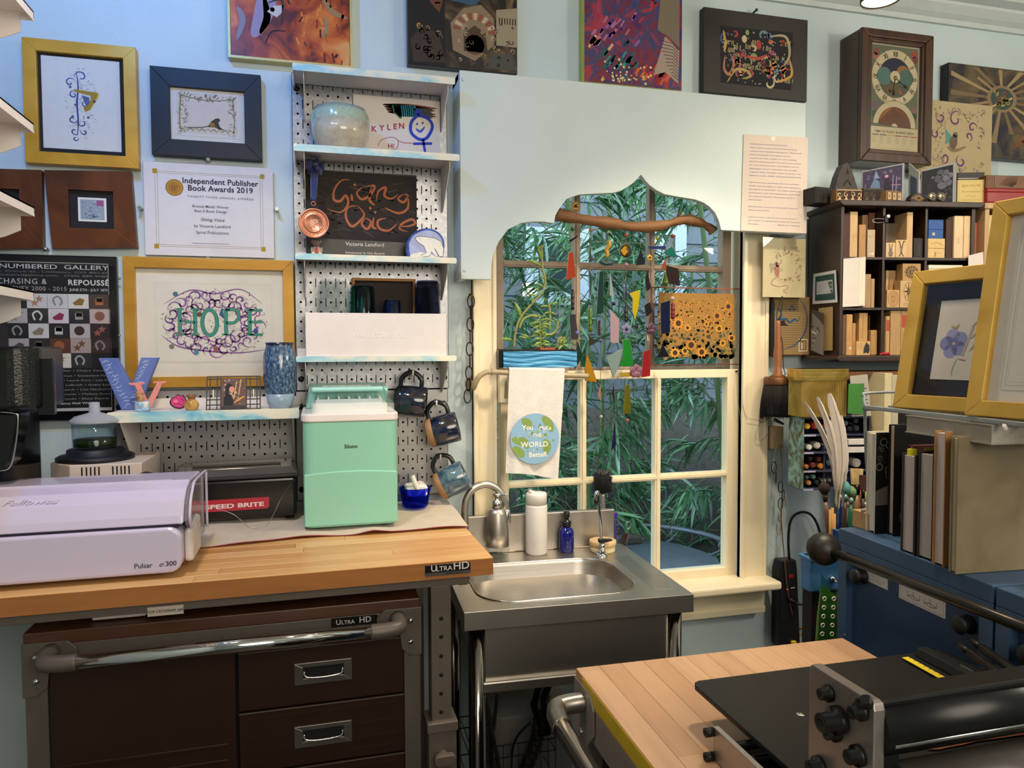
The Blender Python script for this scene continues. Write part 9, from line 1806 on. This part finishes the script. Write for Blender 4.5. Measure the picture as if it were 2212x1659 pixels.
for k in range(9):a_=k*.7;O(G().tube(smooth_path([(cx_+.33*math.cos(a_),cy_+.33*math.sin(a_),z_t-.01),(cx_+.39*math.cos(a_),cy_+.345*math.sin(a_),z_t+.01),(cx_+.385*math.cos(a_),cy_+.35*math.sin(a_),z_t+.03),(cx_+.4*math.cos(a_),cy_+.36*math.sin(a_),z_t+.05)],4),.006,6),'rail_bracket',tm,t)
O(G().cyl((cx_,cy_,.2),(cx_,cy_,z_t-.02),.03),'pedestal',tm,t);p=T_(1368,1182);tag(O(G().box(p.x-.05,p.y+.04,z_t,p.x+.06,p.y+.1,z_t+.03),'weathered_wood_block',M('grey_wood_chunk','5a544c',.8,var=.3),bev=.006),'weathered chunk of wood lying on the garden table','wood')
# bamboo: every clump has its culm, thirty leaves of its own and the rest as foliage
BLM=[]
for i,(h1,h2) in enumerate((('3f7048','568a58'),('68a070','84b488'),('92bca6','b0d0bc'))):
 mt=M('bamboo_leaf_%d' % i,h1,.4,h2=h2,scale=9);m_=bpy.data.meshes.new('bamboo_leaf');vs=[]
 for j in range(6):f_=j/5;w_=(.02,.055,.062,.052,.032,.002)[j];vs += [(f_,-w_*.8,-.22*f_*f_+.02),(f_,0,-.22*f_*f_),(f_,w_*.8,-.22*f_*f_+.02)]
 m_.from_pydata(vs,[],[q for j in range(5) for q in ((3*j,3*j+1,3*j+4,3*j+3),(3*j+1,3*j+2,3*j+5,3*j+4))]);m_.materials.append(mt);BLM.append(m_)
cu=M('bamboo_culm','5f7a4a',.4,h2='7c9462',scale=4);tw=M('dry_twig','8a8668',.6)
rg=random.Random(8)
LB=('far left of','left of','behind the left panes of','behind the towel in','behind the middle left of','in the centre of','behind the middle right of','behind the right panes of','right of','far right of')
for ci in range(10):
 bx=.35+.27*ci+rg.uniform(-.06,.06);by=(1.15,.75,1.5,.95,1.7,.8,1.25,.95,1.6,1.1)[ci];bz_=.27+.28*(by-.35)
 if .62 < bx < 1.62 and by < .95:by += .35
 t=T('bamboo','leafy bamboo %s the window view' % LB[ci],'bamboo',(bx,by,bz_),group=None);lean=rg.uniform(-.25,.25);path=smooth_path([(bx,by,bz_-.05),(bx+lean*.3,by,bz_+.8),(bx+lean*.8,by-.03,bz_+1.6),(bx+lean*1.6,by-.06,bz_+2.5)],8);O(G().tube(path,.011,8),'culm',cu,t);g=G();g2=G();own=0;inv=wm(t).inverted()
 for k in range(42):
  f_=.03+.95*k/42;c_=path[min(len(path)-1,int(f_*len(path)))];an=rg.uniform(0,6.28);L_=rg.uniform(.2,.55);e=c_+V((L_*math.cos(an),L_*.7*math.sin(an)*(.6 if math.sin(an) < 0 else 1),rg.uniform(-.05,.28)));e.y=max(e.y,.28);g2.tube([c_,c_.lerp(e,.5)+V((0,0,.05)),e],.0022,4)
  for q in range(34):
   p=c_.lerp(e,rg.uniform(.3,1));x=V((math.cos(an)+rg.uniform(-.9,.9),math.sin(an)*.6+rg.uniform(-.7,.7),rg.uniform(-1.3,.25))).normalized();S_=rg.uniform(.09,.18);y=V((0,0,1)).cross(x).normalized();R3=Matrix((x,y,x.cross(y))).transposed() @ Matrix.Rotation(rg.uniform(-.8,.8),3,'X');m_=rg.choices(BLM,(5,4,2))[0]
   if q == 9 and own < 30 and k < 34:own += 1;o=bpy.data.objects.new('bamboo_leaf',m_);COL.objects.link(o);o.parent=t;o.location=inv @ p;o.rotation_euler=R3.to_euler();o.scale=(S_,S_,S_)
   else:g.mat(BLM.index(m_)).add([p+R3 @ (v.co*S_) for v in m_.vertices],[tuple(f.vertices) for f in m_.polygons],True)
 O(g,'foliage',[m_.materials[0] for m_ in BLM],t,kind='stuff');O(g2,'twigs',tw,t,kind='stuff')
